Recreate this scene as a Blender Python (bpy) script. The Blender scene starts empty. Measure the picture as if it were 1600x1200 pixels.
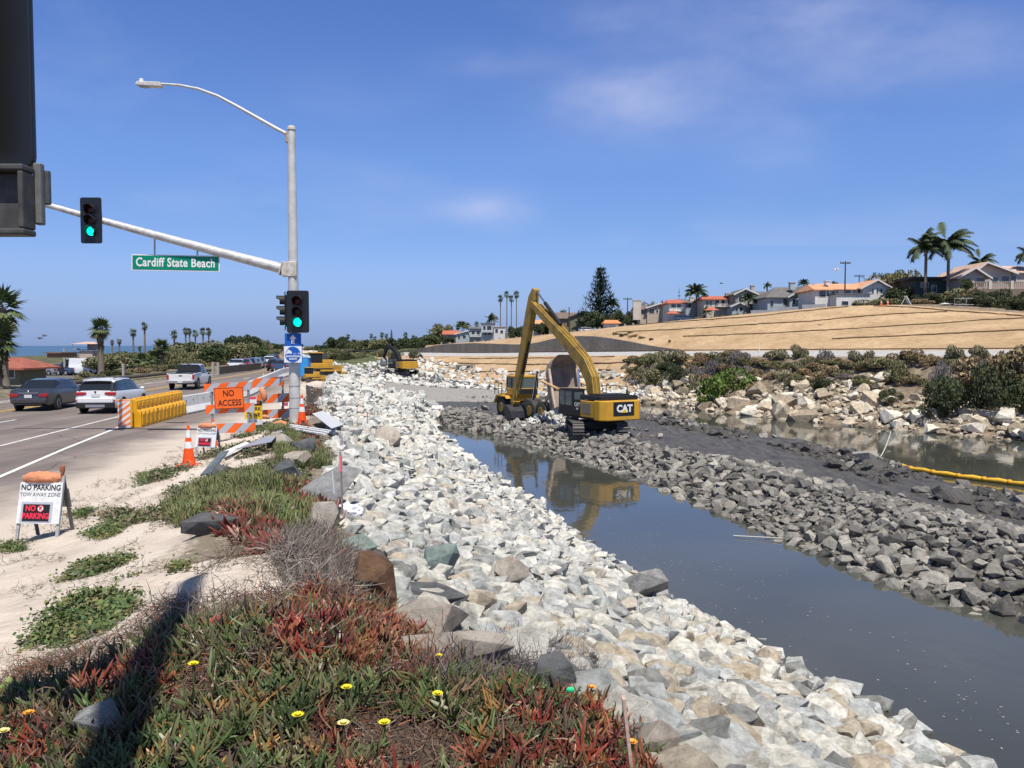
import bpy, bmesh, math, random
import numpy as np
from mathutils import Vector, Matrix, Euler
random.seed(7); RNG = np.random.default_rng(11)
SC = bpy.context.scene
COL = SC.collection
# ---------------------------------------------------------------- camera, sky, sun, exposure
FPX = 1294.0; CAMZ = 3.1; PITCH = math.atan(60/FPX)
cd = bpy.data.cameras.new('camera'); cam = bpy.data.objects.new('camera', cd); COL.objects.link(cam)
cd.sensor_width = 36.0; cd.lens = FPX/1600*36.0; cd.clip_start = 0.05; cd.clip_end = 30000
cam.location = (0, 0, CAMZ); cam.rotation_euler = (math.pi/2-PITCH, 0, 0)
SC.camera = cam
SUN_EL = math.radians(65); SUN_H = Vector((0.27, -0.96)).normalized()      # horizontal direction towards the sun
SUN_ROT = math.atan2(SUN_H.x, SUN_H.y)
sd = bpy.data.lights.new('sun', 'SUN'); sd.energy = 5.0; sd.angle = math.radians(0.5); sd.color = (1.0, 0.95, 0.87)
sun = bpy.data.objects.new('sun', sd); COL.objects.link(sun)
sdir = Vector((SUN_H.x*math.cos(SUN_EL), SUN_H.y*math.cos(SUN_EL), math.sin(SUN_EL)))
sun.rotation_euler = sdir.to_track_quat('Z', 'Y').to_euler(); sun.location = (0, -20, 60)
W = bpy.data.worlds.new('World'); SC.world = W; W.use_nodes = True
def sky_nodes():
    nt = W.node_tree; N = nt.nodes; L = nt.links; N.clear()
    out = N.new('ShaderNodeOutputWorld'); bg = N.new('ShaderNodeBackground'); bg.inputs[1].default_value = 0.0905
    sk = N.new('ShaderNodeTexSky'); sk.sky_type = 'NISHITA'; sk.sun_disc = False
    sk.sun_elevation = SUN_EL; sk.sun_rotation = SUN_ROT; sk.altitude = 10; sk.air_density = 1.0; sk.dust_density = 0.35; sk.ozone_density = 2.2
    tc = N.new('ShaderNodeTexCoord'); sep = N.new('ShaderNodeSeparateXYZ'); L.new(tc.outputs['Generated'], sep.inputs[0])
    rp = N.new('ShaderNodeValToRGB'); L.new(sep.outputs['Z'], rp.inputs[0])
    e = rp.color_ramp.elements
    e[0].position = 0.0; e[0].color = (0.41, 0.60, 1.33, 1)
    e[1].position = 1.0; e[1].color = (.58, .56, .54, 1)
    for p, c in ((0.023, (.43, .58, 1.20)), (0.046, (.563, .68, 1.18)), (0.092, (.695, .81, 1.25)), (0.145, (.69, .845, 1.26)), (0.22, (.765, .935, 1.38)), (.367, (.69, .89, 1.40)), (.45, (.72, .90, 1.36)), (.60, (.58, .62, .70))):
        x = e.new(p); x.color = (*c, 1)
    mul = N.new('ShaderNodeMix'); mul.data_type = 'RGBA'; mul.blend_type = 'MULTIPLY'; mul.inputs[0].default_value = 1
    L.new(sk.outputs[0], mul.inputs[6]); L.new(rp.outputs[0], mul.inputs[7])
    def M(op, a, b=None):
        m = N.new('ShaderNodeMath'); m.operation = op
        for i, q in enumerate((a, b)):
            if q is None: continue
            if isinstance(q, (int, float)): m.inputs[i].default_value = q
            else: L.new(q, m.inputs[i])
        return m.outputs[0]
    ns = N.new('ShaderNodeTexNoise'); ns.inputs['Scale'].default_value = 3.2; ns.inputs['Detail'].default_value = 7; ns.inputs['Roughness'].default_value = 0.55
    mp = N.new('ShaderNodeMapping'); mp.inputs['Scale'].default_value = (1.0, 1.0, 2.6); mp.inputs['Rotation'].default_value = (0, 0.35, 0)
    L.new(tc.outputs['Generated'], mp.inputs[0]); L.new(mp.outputs[0], ns.inputs['Vector'])
    # wisps: soft elliptical veils broken up by noise (px, py, half width, half height in picture units of the view direction)
    tot = None
    az = M('DIVIDE', sep.outputs['X'], sep.outputs['Y']); el = M('DIVIDE', sep.outputs['Z'], sep.outputs['Y'])
    for px, py, w, h, a in ((765, 322, 70, 30, .20), (770, 102, 95, 26, .17), (975, 175, 150, 75, .17), (560, 150, 120, 40, .10), (1260, 30, 260, 60, .26), (1420, 90, 330, 60, .16), (1200, 245, 90, 45, .12), (300, 320, 110, 28, .07), (940, 45, 90, 40, .14), (965, 372, 40, 16, .05)):
        dx = M('DIVIDE', M('SUBTRACT', az, (px-800)/FPX), w/FPX); dy = M('DIVIDE', M('SUBTRACT', el, (540-py)/FPX), h/FPX)
        r2 = M('ADD', M('MULTIPLY', dx, dx), M('MULTIPLY', dy, dy))
        g = M('MULTIPLY', M('POWER', 2.718, M('MULTIPLY', r2, -1.3)), a)
        tot = g if tot is None else M('ADD', tot, g)
    mr = N.new('ShaderNodeMapRange'); mr.inputs[1].default_value = 0.36; mr.inputs[2].default_value = 0.66; L.new(ns.outputs[0], mr.inputs[0])
    fr = M('MULTIPLY', tot, M('ADD', M('MULTIPLY', mr.outputs[0], 2.1), 0.25))
    front = M('GREATER_THAN', sep.outputs['Y'], 0.05); fr = M('MULTIPLY', fr, front)
    # thin high veil everywhere else
    mr2 = N.new('ShaderNodeMapRange'); mr2.inputs[1].default_value = 0.52; mr2.inputs[2].default_value = 0.8; mr2.inputs[4].default_value = 0.2; L.new(ns.outputs[0], mr2.inputs[0])
    fr = M('ADD', fr, M('MULTIPLY', mr2.outputs[0], M('GREATER_THAN', el, 0.12)))
    mx = N.new('ShaderNodeMix'); mx.data_type = 'RGBA'; L.new(fr, mx.inputs[0]); L.new(mul.outputs[2], mx.inputs[6]); mx.inputs[7].default_value = (6.0, 6.4, 8.6, 1)
    L.new(mx.outputs[2], bg.inputs[0]); L.new(bg.outputs[0], out.inputs[0])
sky_nodes()
SC.view_settings.view_transform = 'Standard'; SC.view_settings.look = 'None'; SC.view_settings.exposure = 0.21; SC.view_settings.gamma = 1
SC.render.engine = 'CYCLES'
SC.cycles.max_bounces = 5; SC.cycles.diffuse_bounces = 2; SC.cycles.glossy_bounces = 3; SC.cycles.transparent_max_bounces = 6
SC.cycles.use_adaptive_sampling = True

# ---------------------------------------------------------------- view helpers
CA, SA = math.cos(PITCH), math.sin(PITCH)
def ray(px, py):
    xc = (px-800)/FPX; yc = (600-py)/FPX
    d = Vector((xc, CA+yc*SA, -SA+yc*CA)); return d/d.y
def at(px, py, d):            # point seen at a pixel of the photograph at depth d
    r = ray(px, py); return Vector((r.x*d, d, CAMZ+r.z*d))
def gz(px, py, z):            # point seen at a pixel on level z
    r = ray(px, py); t = (z-CAMZ)/r.z; return Vector((r.x*t, t, z))
def proj(x, y, z):
    y = np.maximum(y, .01)
    f = y*CA-(z-CAMZ)*SA; u = y*SA+(z-CAMZ)*CA
    return 800+FPX*x/f, 600-FPX*u/f
def inpoly(px, py, poly):
    px = np.asarray(px, float); py = np.asarray(py, float); r = np.zeros(px.shape, bool); n = len(poly)
    for i in range(n):
        x0, y0 = poly[i]; x1, y1 = poly[(i+1) % n]
        if y0 == y1: continue
        c = ((y0 > py) != (y1 > py)) & (px < (x1-x0)*(py-y0)/(y1-y0)+x0); r ^= c
    return r
# ---------------------------------------------------------------- numpy value noise
def _h(ix, iy, s):
    n = (ix.astype(np.int64)*374761393+iy.astype(np.int64)*668265263+s*1274126177) & 0xffffffff
    n = ((n ^ (n >> 13))*1274126177) & 0xffffffff
    return ((n ^ (n >> 16)) & 0xffff)/65535.0
def vn(x, y, s=0):
    x = np.asarray(x, float); y = np.asarray(y, float)
    ix = np.floor(x); iy = np.floor(y); fx = x-ix; fy = y-iy
    fx = fx*fx*(3-2*fx); fy = fy*fy*(3-2*fy)
    a = _h(ix, iy, s); b = _h(ix+1, iy, s); c = _h(ix, iy+1, s); d = _h(ix+1, iy+1, s)
    return (a+(b-a)*fx)*(1-fy)+(c+(d-c)*fx)*fy
def fbm(x, y, o=4, s=0):
    r = 0; a = 1; t = 0
    for i in range(o):
        r = r+a*(vn(x*2**i, y*2**i, s+i)-.5)*2; t += a; a *= .5
    return r/t
# ---------------------------------------------------------------- materials
MATS = {}
def mat(name, col, rough=.8, var=0, scale=4, bump=0, bscale=30, metal=0, col2=None, spec=.3, attr=None, rnd=0, emit=0, detail=5, ramp=(.35, .65), coat=0, stretch=None, bdist=.02):
    if name in MATS: return MATS[name]
    m = bpy.data.materials.new(name); m.use_nodes = True; nt = m.node_tree; N = nt.nodes; L = nt.links
    b = N['Principled BSDF']; b.inputs['Roughness'].default_value = rough; b.inputs['Metallic'].default_value = metal
    b.inputs['Specular IOR Level'].default_value = spec
    if coat: b.inputs['Coat Weight'].default_value = coat; b.inputs['Coat Roughness'].default_value = .08
    c4 = (*col, 1)
    cur = None
    tc = None
    def coords():
        nonlocal tc
        if tc is None:
            tc = N.new('ShaderNodeTexCoord').outputs['Object']
            if stretch:
                mp = N.new('ShaderNodeMapping'); mp.inputs['Scale'].default_value = stretch; L.new(tc, mp.inputs[0]); tc = mp.outputs[0]
        return tc
    if col2 is not None or var:
        n = N.new('ShaderNodeTexNoise'); n.inputs['Scale'].default_value = scale; n.inputs['Detail'].default_value = detail; n.inputs['Roughness'].default_value = .6
        L.new(coords(), n.inputs['Vector'])
        r = N.new('ShaderNodeValToRGB'); r.color_ramp.elements[0].position = ramp[0]; r.color_ramp.elements[1].position = ramp[1]
        r.color_ramp.elements[0].color = c4
        c2 = col2 if col2 is not None else tuple(min(1, q*(1+var)) for q in col)
        if col2 is None: r.color_ramp.elements[0].color = (*[q*(1-var) for q in col], 1)
        r.color_ramp.elements[1].color = (*c2, 1); L.new(n.outputs[0], r.inputs[0]); cur = r.outputs[0]
    if attr:
        a = N.new('ShaderNodeAttribute'); a.attribute_name = attr
        mx = N.new('ShaderNodeMix'); mx.data_type = 'RGBA'; mx.blend_type = 'MULTIPLY'; mx.inputs[0].default_value = 1
        if cur: L.new(cur, mx.inputs[6])
        else: mx.inputs[6].default_value = c4
        L.new(a.outputs['Color'], mx.inputs[7]); cur = mx.outputs[2]
    if rnd:
        oi = N.new('ShaderNodeObjectInfo'); mr = N.new('ShaderNodeMapRange'); mr.inputs[3].default_value = 1-rnd; mr.inputs[4].default_value = 1+rnd
        L.new(oi.outputs['Random'], mr.inputs[0])
        mx = N.new('ShaderNodeMix'); mx.data_type = 'RGBA'; mx.blend_type = 'MULTIPLY'; mx.inputs[0].default_value = 1
        if cur: L.new(cur, mx.inputs[6])
        else: mx.inputs[6].default_value = c4
        L.new(mr.outputs[0], mx.inputs[7]); cur = mx.outputs[2]
    if cur: L.new(cur, b.inputs['Base Color'])
    else: b.inputs['Base Color'].default_value = c4
    if bump:
        n2 = N.new('ShaderNodeTexNoise'); n2.inputs['Scale'].default_value = bscale; n2.inputs['Detail'].default_value = 6; n2.inputs['Roughness'].default_value = .65
        L.new(coords(), n2.inputs['Vector'])
        bp = N.new('ShaderNodeBump'); bp.inputs['Strength'].default_value = bump; bp.inputs['Distance'].default_value = bdist
        L.new(n2.outputs[0], bp.inputs['Height']); L.new(bp.outputs[0], b.inputs['Normal'])
    if emit:
        b.inputs['Emission Color'].default_value = c4; b.inputs['Emission Strength'].default_value = emit
    MATS[name] = m; return m
def rockmat(name, cols, bump=.6, scale=9, dark=.75, vein=.25):
    m = bpy.data.materials.new(name); m.use_nodes = True; nt = m.node_tree; N = nt.nodes; L = nt.links
    b = N['Principled BSDF']; b.inputs['Roughness'].default_value = .9; b.inputs['Specular IOR Level'].default_value = .2
    ge = N.new('ShaderNodeNewGeometry'); oi = N.new('ShaderNodeObjectInfo')
    ad = N.new('ShaderNodeMath'); ad.operation = 'ADD'; L.new(ge.outputs['Random Per Island'], ad.inputs[0]); L.new(oi.outputs['Random'], ad.inputs[1])
    fr = N.new('ShaderNodeMath'); fr.operation = 'FRACT'; L.new(ad.outputs[0], fr.inputs[0])
    r = N.new('ShaderNodeValToRGB'); e = r.color_ramp.elements; n = len(cols); r.color_ramp.interpolation = 'LINEAR'
    e[0].position = 0; e[0].color = (*cols[0], 1); e[1].position = 1; e[1].color = (*cols[-1], 1)
    for i in range(1, n-1): q = e.new(i/(n-1)); q.color = (*cols[i], 1)
    L.new(fr.outputs[0], r.inputs[0])
    pos = ge.outputs['Position']
    n1 = N.new('ShaderNodeTexNoise'); n1.inputs['Scale'].default_value = scale; n1.inputs['Detail'].default_value = 8; n1.inputs['Roughness'].default_value = .68; L.new(pos, n1.inputs['Vector'])
    r1 = N.new('ShaderNodeValToRGB'); r1.color_ramp.elements[0].position = .33; r1.color_ramp.elements[0].color = (dark, dark*.985, dark*.96, 1); r1.color_ramp.elements[1].position = .6; r1.color_ramp.elements[1].color = (1.12, 1.12, 1.12, 1)
    L.new(n1.outputs[0], r1.inputs[0])
    mx = N.new('ShaderNodeMix'); mx.data_type = 'RGBA'; mx.blend_type = 'MULTIPLY'; mx.inputs[0].default_value = 1
    L.new(r.outputs[0], mx.inputs[6]); L.new(r1.outputs[0], mx.inputs[7])
    # brown iron stains and pale veins, fixed to the stone
    n3 = N.new('ShaderNodeTexNoise'); n3.inputs['Scale'].default_value = 1.7; n3.inputs['Detail'].default_value = 4; n3.inputs['Distortion'].default_value = 1.5; L.new(pos, n3.inputs['Vector'])
    m3 = N.new('ShaderNodeMapRange'); m3.inputs[1].default_value = .58; m3.inputs[2].default_value = .72; m3.inputs[4].default_value = vein; L.new(n3.outputs[0], m3.inputs[0])
    mx2 = N.new('ShaderNodeMix'); mx2.data_type = 'RGBA'; mx2.blend_type = 'MULTIPLY'; L.new(m3.outputs[0], mx2.inputs[0]); L.new(mx.outputs[2], mx2.inputs[6]); mx2.inputs[7].default_value = (.78, .62, .45, 1)
    L.new(mx2.outputs[2], b.inputs['Base Color'])
    n2 = N.new('ShaderNodeTexNoise'); n2.inputs['Scale'].default_value = scale*1.3; n2.inputs['Detail'].default_value = 10; n2.inputs['Roughness'].default_value = .78; L.new(pos, n2.inputs['Vector'])
    bp = N.new('ShaderNodeBump'); bp.inputs['Strength'].default_value = bump; bp.inputs['Distance'].default_value = .06; L.new(n2.outputs[0], bp.inputs['Height']); L.new(bp.outputs[0], b.inputs['Normal'])
    MATS[name] = m; return m
# ---------------------------------------------------------------- object helpers
def link(name, me, parent=None):
    o = bpy.data.objects.new(name, me); COL.objects.link(o)
    if parent is not None: o.parent = parent
    return o
def tag(o, label=None, cat=None, group=None, kind=None):
    if label: o['label'] = label
    if cat: o['category'] = cat
    if group: o['group'] = group
    if kind: o['kind'] = kind
    return o
def thing(name, label, cat, loc, rz=0, group=None, s=1.0):
    o = bpy.data.objects.new(name, None); COL.objects.link(o); o.empty_display_size = .3
    o.location = loc; o.rotation_euler = (0, 0, rz); o.scale = (s, s, s)
    return tag(o, label, cat, group)
def copy_tree(o, parent=None):
    c = o.copy(); COL.objects.link(c); c.parent = parent
    for ch in list(o.children): copy_tree(ch, c)
    return c
class MB:
    def __init__(s): s.v = []; s.f = []; s.m = []
    def add(s, vs, fs, m=0):
        b = len(s.v); s.v += [tuple(v) for v in vs]; s.f += [tuple(b+i for i in f) for f in fs]; s.m += [m]*len(fs); return s
    def box(s, c, d, m=0, R=None, taper=1.0):
        c = Vector(c); vs = []
        for z in (-1, 1):
            k = taper if z > 0 else 1
            for x, y in ((-1, -1), (1, -1), (1, 1), (-1, 1)):
                p = Vector((x*d[0]/2*k, y*d[1]/2*k, z*d[2]/2))
                if R is not None: p = R @ p
                vs.append(c+p)
        return s.add(vs, [(3, 2, 1, 0), (4, 5, 6, 7), (0, 1, 5, 4), (1, 2, 6, 5), (2, 3, 7, 6), (3, 0, 4, 7)], m)
    def b2(s, a, b, m=0):      # box by two corners
        return s.box([(a[i]+b[i])/2 for i in range(3)], [abs(b[i]-a[i]) for i in range(3)], m)
    def tube(s, pts, rs, n=10, m=0, cap=True, sq=1.0):
        pts = [Vector(p) for p in pts]
        if not hasattr(rs, '__len__'): rs = [rs]*len(pts)
        vs = []; prev = None
        for i, p in enumerate(pts):
            t = (pts[min(i+1, len(pts)-1)]-pts[max(i-1, 0)]).normalized()
            if prev is None:
                a = Vector((0, 0, 1)) if abs(t.z) < .9 else Vector((1, 0, 0))
                u = t.cross(a).normalized()
            else: u = (prev-t*prev.dot(t)).normalized()
            prev = u; w = t.cross(u)
            for k in range(n):
                q = 2*math.pi*k/n; vs.append(p+(u*math.cos(q)+w*math.sin(q)*sq)*rs[i])
        fs = []
        for i in range(len(pts)-1):
            for k in range(n):
                a = i*n+k; b = i*n+(k+1) % n; fs.append((a, b, b+n, a+n))
        if cap: fs.append(tuple(range(n))[::-1]); fs.append(tuple(range((len(pts)-1)*n, len(pts)*n)))
        return s.add(vs, fs, m)
    def cyl(s, a, b, r0, r1=None, n=12, m=0): return s.tube([a, b], [r0, r0 if r1 is None else r1], n, m)
    def prism(s, poly, a0, a1, axis='x', m=0):
        n = len(poly); vs = []
        for a in (a0, a1):
            for u, w in poly:
                vs.append({'x': (a, u, w), 'y': (u, a, w), 'z': (u, w, a)}[axis])
        fs = [tuple(range(n)), tuple(range(2*n-1, n-1, -1))]
        for i in range(n): j = (i+1) % n; fs.append((j, i, i+n, j+n))
        return s.add(vs, fs, m)
    def ell(s, c, r, n=12, k=7, m=0):
        vs = []; fs = []
        for i in range(k+1):
            th = math.pi*i/k
            for j in range(n):
                ph = 2*math.pi*j/n; vs.append((c[0]+r[0]*math.sin(th)*math.cos(ph), c[1]+r[1]*math.sin(th)*math.sin(ph), c[2]+r[2]*math.cos(th)))
        for i in range(k):
            for j in range(n): a = i*n+j; b = i*n+(j+1) % n; fs.append((a, a+n, b+n, b))
        return s.add(vs, fs, m)
    def build(s, name, mats, parent=None, smooth=False, bevel=0, seg=2):
        me = bpy.data.meshes.new(name); me.from_pydata(s.v, [], s.f)
        if not isinstance(mats, (list, tuple)): mats = [mats]
        for q in mats: me.materials.append(q)
        me.polygons.foreach_set('material_index', s.m)
        bm = bmesh.new(); bm.from_mesh(me); bmesh.ops.recalc_face_normals(bm, faces=bm.faces); bm.to_mesh(me); bm.free()
        o = link(name, me, parent)
        if smooth:
            me.polygons.foreach_set('use_smooth', [True]*len(me.polygons))
            if smooth != 'all': me.set_sharp_from_angle(angle=math.radians(38))
        if bevel:
            b = o.modifiers.new('bevel', 'BEVEL'); b.width = bevel; b.segments = seg; b.limit_method = 'ANGLE'; b.angle_limit = math.radians(35)
        return o
def npmesh(name, V, F, mats, parent=None, mi=None, col=None, smooth=False):
    """V (n,3), F (m,k) all the same k"""
    V = np.asarray(V, np.float32); F = np.asarray(F, np.int32); k = F.shape[1]
    me = bpy.data.meshes.new(name); me.vertices.add(len(V)); me.vertices.foreach_set('co', V.ravel())
    me.loops.add(F.size); me.loops.foreach_set('vertex_index', F.ravel())
    me.polygons.add(len(F)); me.polygons.foreach_set('loop_start', np.arange(0, F.size, k, dtype=np.int32))
    if not isinstance(mats, (list, tuple)): mats = [mats]
    for q in mats: me.materials.append(q)
    if mi is not None: me.polygons.foreach_set('material_index', np.asarray(mi, np.int32))
    me.polygons.foreach_set('use_smooth', np.full(len(F), bool(smooth)))
    if col is not None:
        a = me.color_attributes.new('col', 'FLOAT_COLOR', 'POINT'); c = np.ones((len(V), 4), np.float32); c[:, :3] = col; a.data.foreach_set('color', c.ravel())
    me.update(calc_edges=True); me.validate()
    return link(name, me, parent)
def randrot(n, tilt=None):
    if tilt is None:
        q = RNG.normal(size=(n, 4)); q /= np.linalg.norm(q, axis=1)[:, None]
    else:
        a = RNG.uniform(0, 2*np.pi, n); b = RNG.uniform(0, 2*np.pi, n); t = RNG.normal(0, tilt, n)/2
        # rotation z by a then tilt about horizontal axis b
        q1 = np.stack([np.cos(a/2), 0*a, 0*a, np.sin(a/2)], 1); q2 = np.stack([np.cos(t), np.sin(t)*np.cos(b), np.sin(t)*np.sin(b), 0*t], 1)
        w1, x1, y1, z1 = q2.T; w2, x2, y2, z2 = q1.T
        q = np.stack([w1*w2-x1*x2-y1*y2-z1*z2, w1*x2+x1*w2+y1*z2-z1*y2, w1*y2-x1*z2+y1*w2+z1*x2, w1*z2+x1*y2-y1*x2+z1*w2], 1)
    w, x, y, z = q.T
    return np.stack([np.stack([1-2*(y*y+z*z), 2*(x*y-w*z), 2*(x*z+w*y)], 1), np.stack([2*(x*y+w*z), 1-2*(x*x+z*z), 2*(y*z-w*x)], 1), np.stack([2*(x*z-w*y), 2*(y*z+w*x), 1-2*(x*x+y*y)], 1)], 1)
def merged(name, protos, idx, pos, rot, scl, mats, parent=None, col=None, smooth=False):
    """many small shapes as one mesh; protos: list of (V, F tris, vertex colour or None)"""
    Vs = []; Fs = []; Cs = []; base = 0; idx = np.asarray(idx); scl = np.asarray(scl)
    if scl.ndim == 1: scl = np.repeat(scl[:, None], 3, 1)
    for p, pr in enumerate(protos):
        V, F = pr[0], pr[1]; sel = np.where(idx == p)[0]
        if not len(sel): continue
        X = np.einsum('nij,nvj->nvi', rot[sel], V[None]*scl[sel][:, None, :])+pos[sel][:, None, :]
        n = len(V); Vs.append(X.reshape(-1, 3)); Fs.append((F[None]+(np.arange(len(sel))*n)[:, None, None]+base).reshape(-1, F.shape[1])); base += n*len(sel)
        if col is not None:
            c = np.repeat(col[sel][:, None, :], n, 1)
            if len(pr) > 2 and pr[2] is not None: c = c*pr[2][None]
            Cs.append(c.reshape(-1, 3))
    return npmesh(name, np.concatenate(Vs), np.concatenate(Fs), mats, parent, None, np.concatenate(Cs) if col is not None else None, smooth)
def text(body, size, m, parent, loc, rot=(math.pi/2, 0, 0), name='lettering', sx=1.0, bold=0.0, ext=.002, spacing=1.0):
    cu = bpy.data.curves.new('t', 'FONT'); cu.body = body; cu.size = size; cu.align_x = 'CENTER'; cu.align_y = 'CENTER'; cu.offset = bold; cu.extrude = ext; cu.space_line = .85; cu.space_character = spacing; cu.resolution_u = 3
    t = bpy.data.objects.new('t', cu); COL.objects.link(t)
    dg = bpy.context.evaluated_depsgraph_get(); me = bpy.data.meshes.new_from_object(t.evaluated_get(dg)); bpy.data.objects.remove(t)
    me.materials.clear(); me.materials.append(m)
    o = link(name, me, parent); o.location = loc; o.rotation_euler = rot; o.scale = (sx, 1, 1)
    return o
# ---------------------------------------------------------------- terrain break lines: x(y), z(y), roughness
def T_(s):   # "y:x y:x" -> arrays
    p = [tuple(map(float, q.split(':'))) for q in s.split()]
    return np.array([a for a, _ in p]), np.array([b for _, b in p])
def tab(s):
    a, b = T_(s); return lambda y: np.interp(y, a, b)
roadL = tab('-40:-24 0:-27.5 65:-31 93:-33.8 125:-36.5 190:-53 250:-72 350:-100 600:-165 2500:-640')
roadR = tab('-40:-8 0:-7.2 13:-7.9 17:-8.4 25:-9.7 36:-10.6 50:-13.2 67:-17 100:-24 145:-33.5 190:-44 250:-63 350:-91 600:-156 2500:-630')
ridge = tab('-40:-1 0:-1 4:-1.2 7:-2 10:-3.2 15:-4.5 21:-6 28:-7.4 40:-9.6 50:-12.1 60:-14.3 80:-18.6 100:-23 145:-32.8 200:-46 250:-62 350:-90')
crest = tab('-40:3 0:1.4 2:1.05 4.5:.35 6.6:-.85 10.3:-1.9 14.7:-3.3 21:-4.6 28:-6.3 34:-7.9 58:-13.0 72:-16.2 100:-22 145:-31.5 200:-45 250:-61 350:-89')
wNear = tab('-40:22 0:10.8 13:7.1 18.8:5.4 22.2:3.6 28:2.2 39.4:-.6 54:-3.9 66:-5.9 80:-9 100:-15 133:-26 160:-32')
cwN = tab('-40:30 0:18 10:15.2 19.9:12.4 21.9:11.1 29.9:9.2 42.3:6.3 54:2.2 62:-1.6 68:-5.2 80:-8.5 100:-14 133:-25 160:-31')
cwF = tab('-40:40 20:25 33:21.2 48:20.6 58:17.9 72:13.9 90:8 108:0 125:-12 133:-20 160:-29')
shore = tab('-40:95 30:53 57.8:35.9 65.7:30.5 75.4:24.2 91:17.6 108:9.5 120:.5 133:-10 160:-24 190:-40')
rail = tab('-40:121 0:95.6 75:47.6 133:10.5 160:-6.8 190:-25 250:-50 350:-80 600:-145 2500:-600')
sTop = tab('-40:170 0:146 60:107 90:88 115.7:71.5 132:61 142:55 153:47.5 183:28.3 212:9.8 258:-19 350:-58 600:-122 2500:-560')
zs = tab('-40:5.5 60:7 115.7:7.6 132:9.6 142:9.8 153:9.3 183:7.8 212:5.6 258:3.4 350:3.5 600:6 2500:6')
railz = tab('-40:3 75:2.72 110:2.35 160:1.62 190:1.5 350:1.5 2500:2')
c = lambda v: (lambda y: 0*np.asarray(y, float)+v)
mid1 = lambda y: (wNear(y)+cwN(y))/2
north = lambda a: tab('66:%g 74:-2.9 100:-2.7 130:-2.6 150:-1.6 175:.3 220:.8 350:.5' % a)
LINES = [
 (c(-6000), c(-7), 0), (lambda y: roadL(y)-150, c(-5), .1), (lambda y: roadL(y)-95, tab('0:-2 2500:-2'), .3), (lambda y: roadL(y)-70, tab('0:1.0 110:.9 200:.3 400:-.5'), .5), (lambda y: roadL(y)-60, tab('0:.9 110:.6 200:0 400:-.5'), .4),
 (lambda y: roadL(y)-50, tab('50:0 75:-.9 190:-.9 260:0'), 0), (lambda y: roadL(y)-12, tab('50:0 75:-.9 190:-.9 260:0'), 0), (lambda y: roadL(y)-5, c(.35), .12), (lambda y: roadL(y)-.35, c(.14), 0), (roadL, c(0), 0), (roadR, c(0.0), .0),
 (lambda y: roadR(y)*.62+ridge(y)*.38, tab('0:.55 7:.38 15:.28 25:.2 40:.12 100:.03'), .16), (ridge, tab('-5:1.6 0:1.5 4:1.42 7:1.13 10:.93 15:.72 21:.52 28:.42 40:.3 60:.25 80:.15 145:.0'), .2),
 (crest, tab('-5:1.4 2:1.25 4.5:1.1 6.6:.9 10.3:.68 14.7:.5 21:.38 28:.34 58:.15 72:.05 100:-.1 145:-.2'), .15),
 (wNear, north(-3.65), .15), (mid1, north(-5.0), .1), (cwN, north(-3.65), .15),
 (lambda y: cwN(y)+np.interp(y, [0, 30, 60, 75], [4.2, 3.2, 2.6, 2.0]), tab('0:-2.0 20:-2.3 45:-2.75 66:-2.75 74:-2.8 130:-2.5 150:-1.5 175:.6 220:1.1 350:.8'), .22),
 (lambda y: cwN(y)*.42+cwF(y)*.58, tab('0:-2.9 20:-3.1 66:-3.12 74:-2.95 130:-2.6 150:-1.4 175:1.0 220:1.6 350:1'), .1),
 (lambda y: cwF(y)-1.6, tab('0:-2.9 66:-2.95 100:-2.9 130:-2.6 150:-1.3 175:1.2 220:2 350:1'), .3),
 (cwF, tab('0:-3.68 100:-3.68 118:-3.5 130:-2.7 150:-1.2 175:1.4 220:2.2 350:1.2'), .12),
 (lambda y: (cwF(y)+shore(y))/2, tab('0:-4.7 100:-4.6 120:-3.9 130:-2.7 150:-1.0 175:1.5 220:2.4 350:1.4'), .1),
 (shore, tab('0:-3.7 118:-3.7 130:-2.5 150:-.8 175:1.4 220:2.4 350:1.4'), .12),
 (lambda y: shore(y)+4, tab('0:-2.3 90:-2.3 110:-2.6 130:-2.0 150:-.3 175:1.4 220:2.2 350:1.4'), .35),
 (lambda y: rail(y)-8, lambda y: railz(y)-.7-np.interp(y, [0, 90, 110], [0, 0, .3]), .25), (lambda y: rail(y)-4.5, lambda y: railz(y)-.55, .05), (lambda y: rail(y)-2.4, railz, .03),
 (lambda y: rail(y)+2.4, railz, .03), (lambda y: rail(y)+5, lambda y: railz(y)-.45, .05), (lambda y: rail(y)+8, lambda y: railz(y)-.1, .05), (lambda y: rail(y)*.45+sTop(y)*.55, lambda y: railz(y)*.4+zs(y)*.6, .12), (sTop, zs, .05),
 (lambda y: sTop(y)+12, lambda y: zs(y)+.15, .1), (lambda y: sTop(y)+110, lambda y: zs(y)+5.5, 1.0), (lambda y: sTop(y)+900, lambda y: zs(y)+24, 3), (c(6000), c(10), 0)]
NL = len(LINES)
def sect(y):
    y = np.asarray(y, float); X = [LINES[0][0](y)]
    for l in LINES[1:]: X.append(np.maximum(l[0](y), X[-1]+.25))
    return np.stack(X, -1), np.stack([l[1](y)+0*y for l in LINES], -1), np.array([l[2] for l in LINES])
def mound(x, y):   # sand mound and hummocks on the berm
    g = lambda cx, cy, sx, sy, h: h*np.exp(-((x-cx)/sx)**2-((y-cy)/sy)**2)
    return g(-2.35, 6.6, .9, 1.1, .22)+g(-3.2, 9.6, .8, 1.3, .16)+g(-1.2, 4.4, .8, .6, .1)-g(-3.6, 6.5, .8, 1.4, .12)
def rough(x, y):
    return fbm(x*.16, y*.16, 3, 3)*.9+fbm(x*.8, y*.8, 3, 9)*.55
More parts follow.
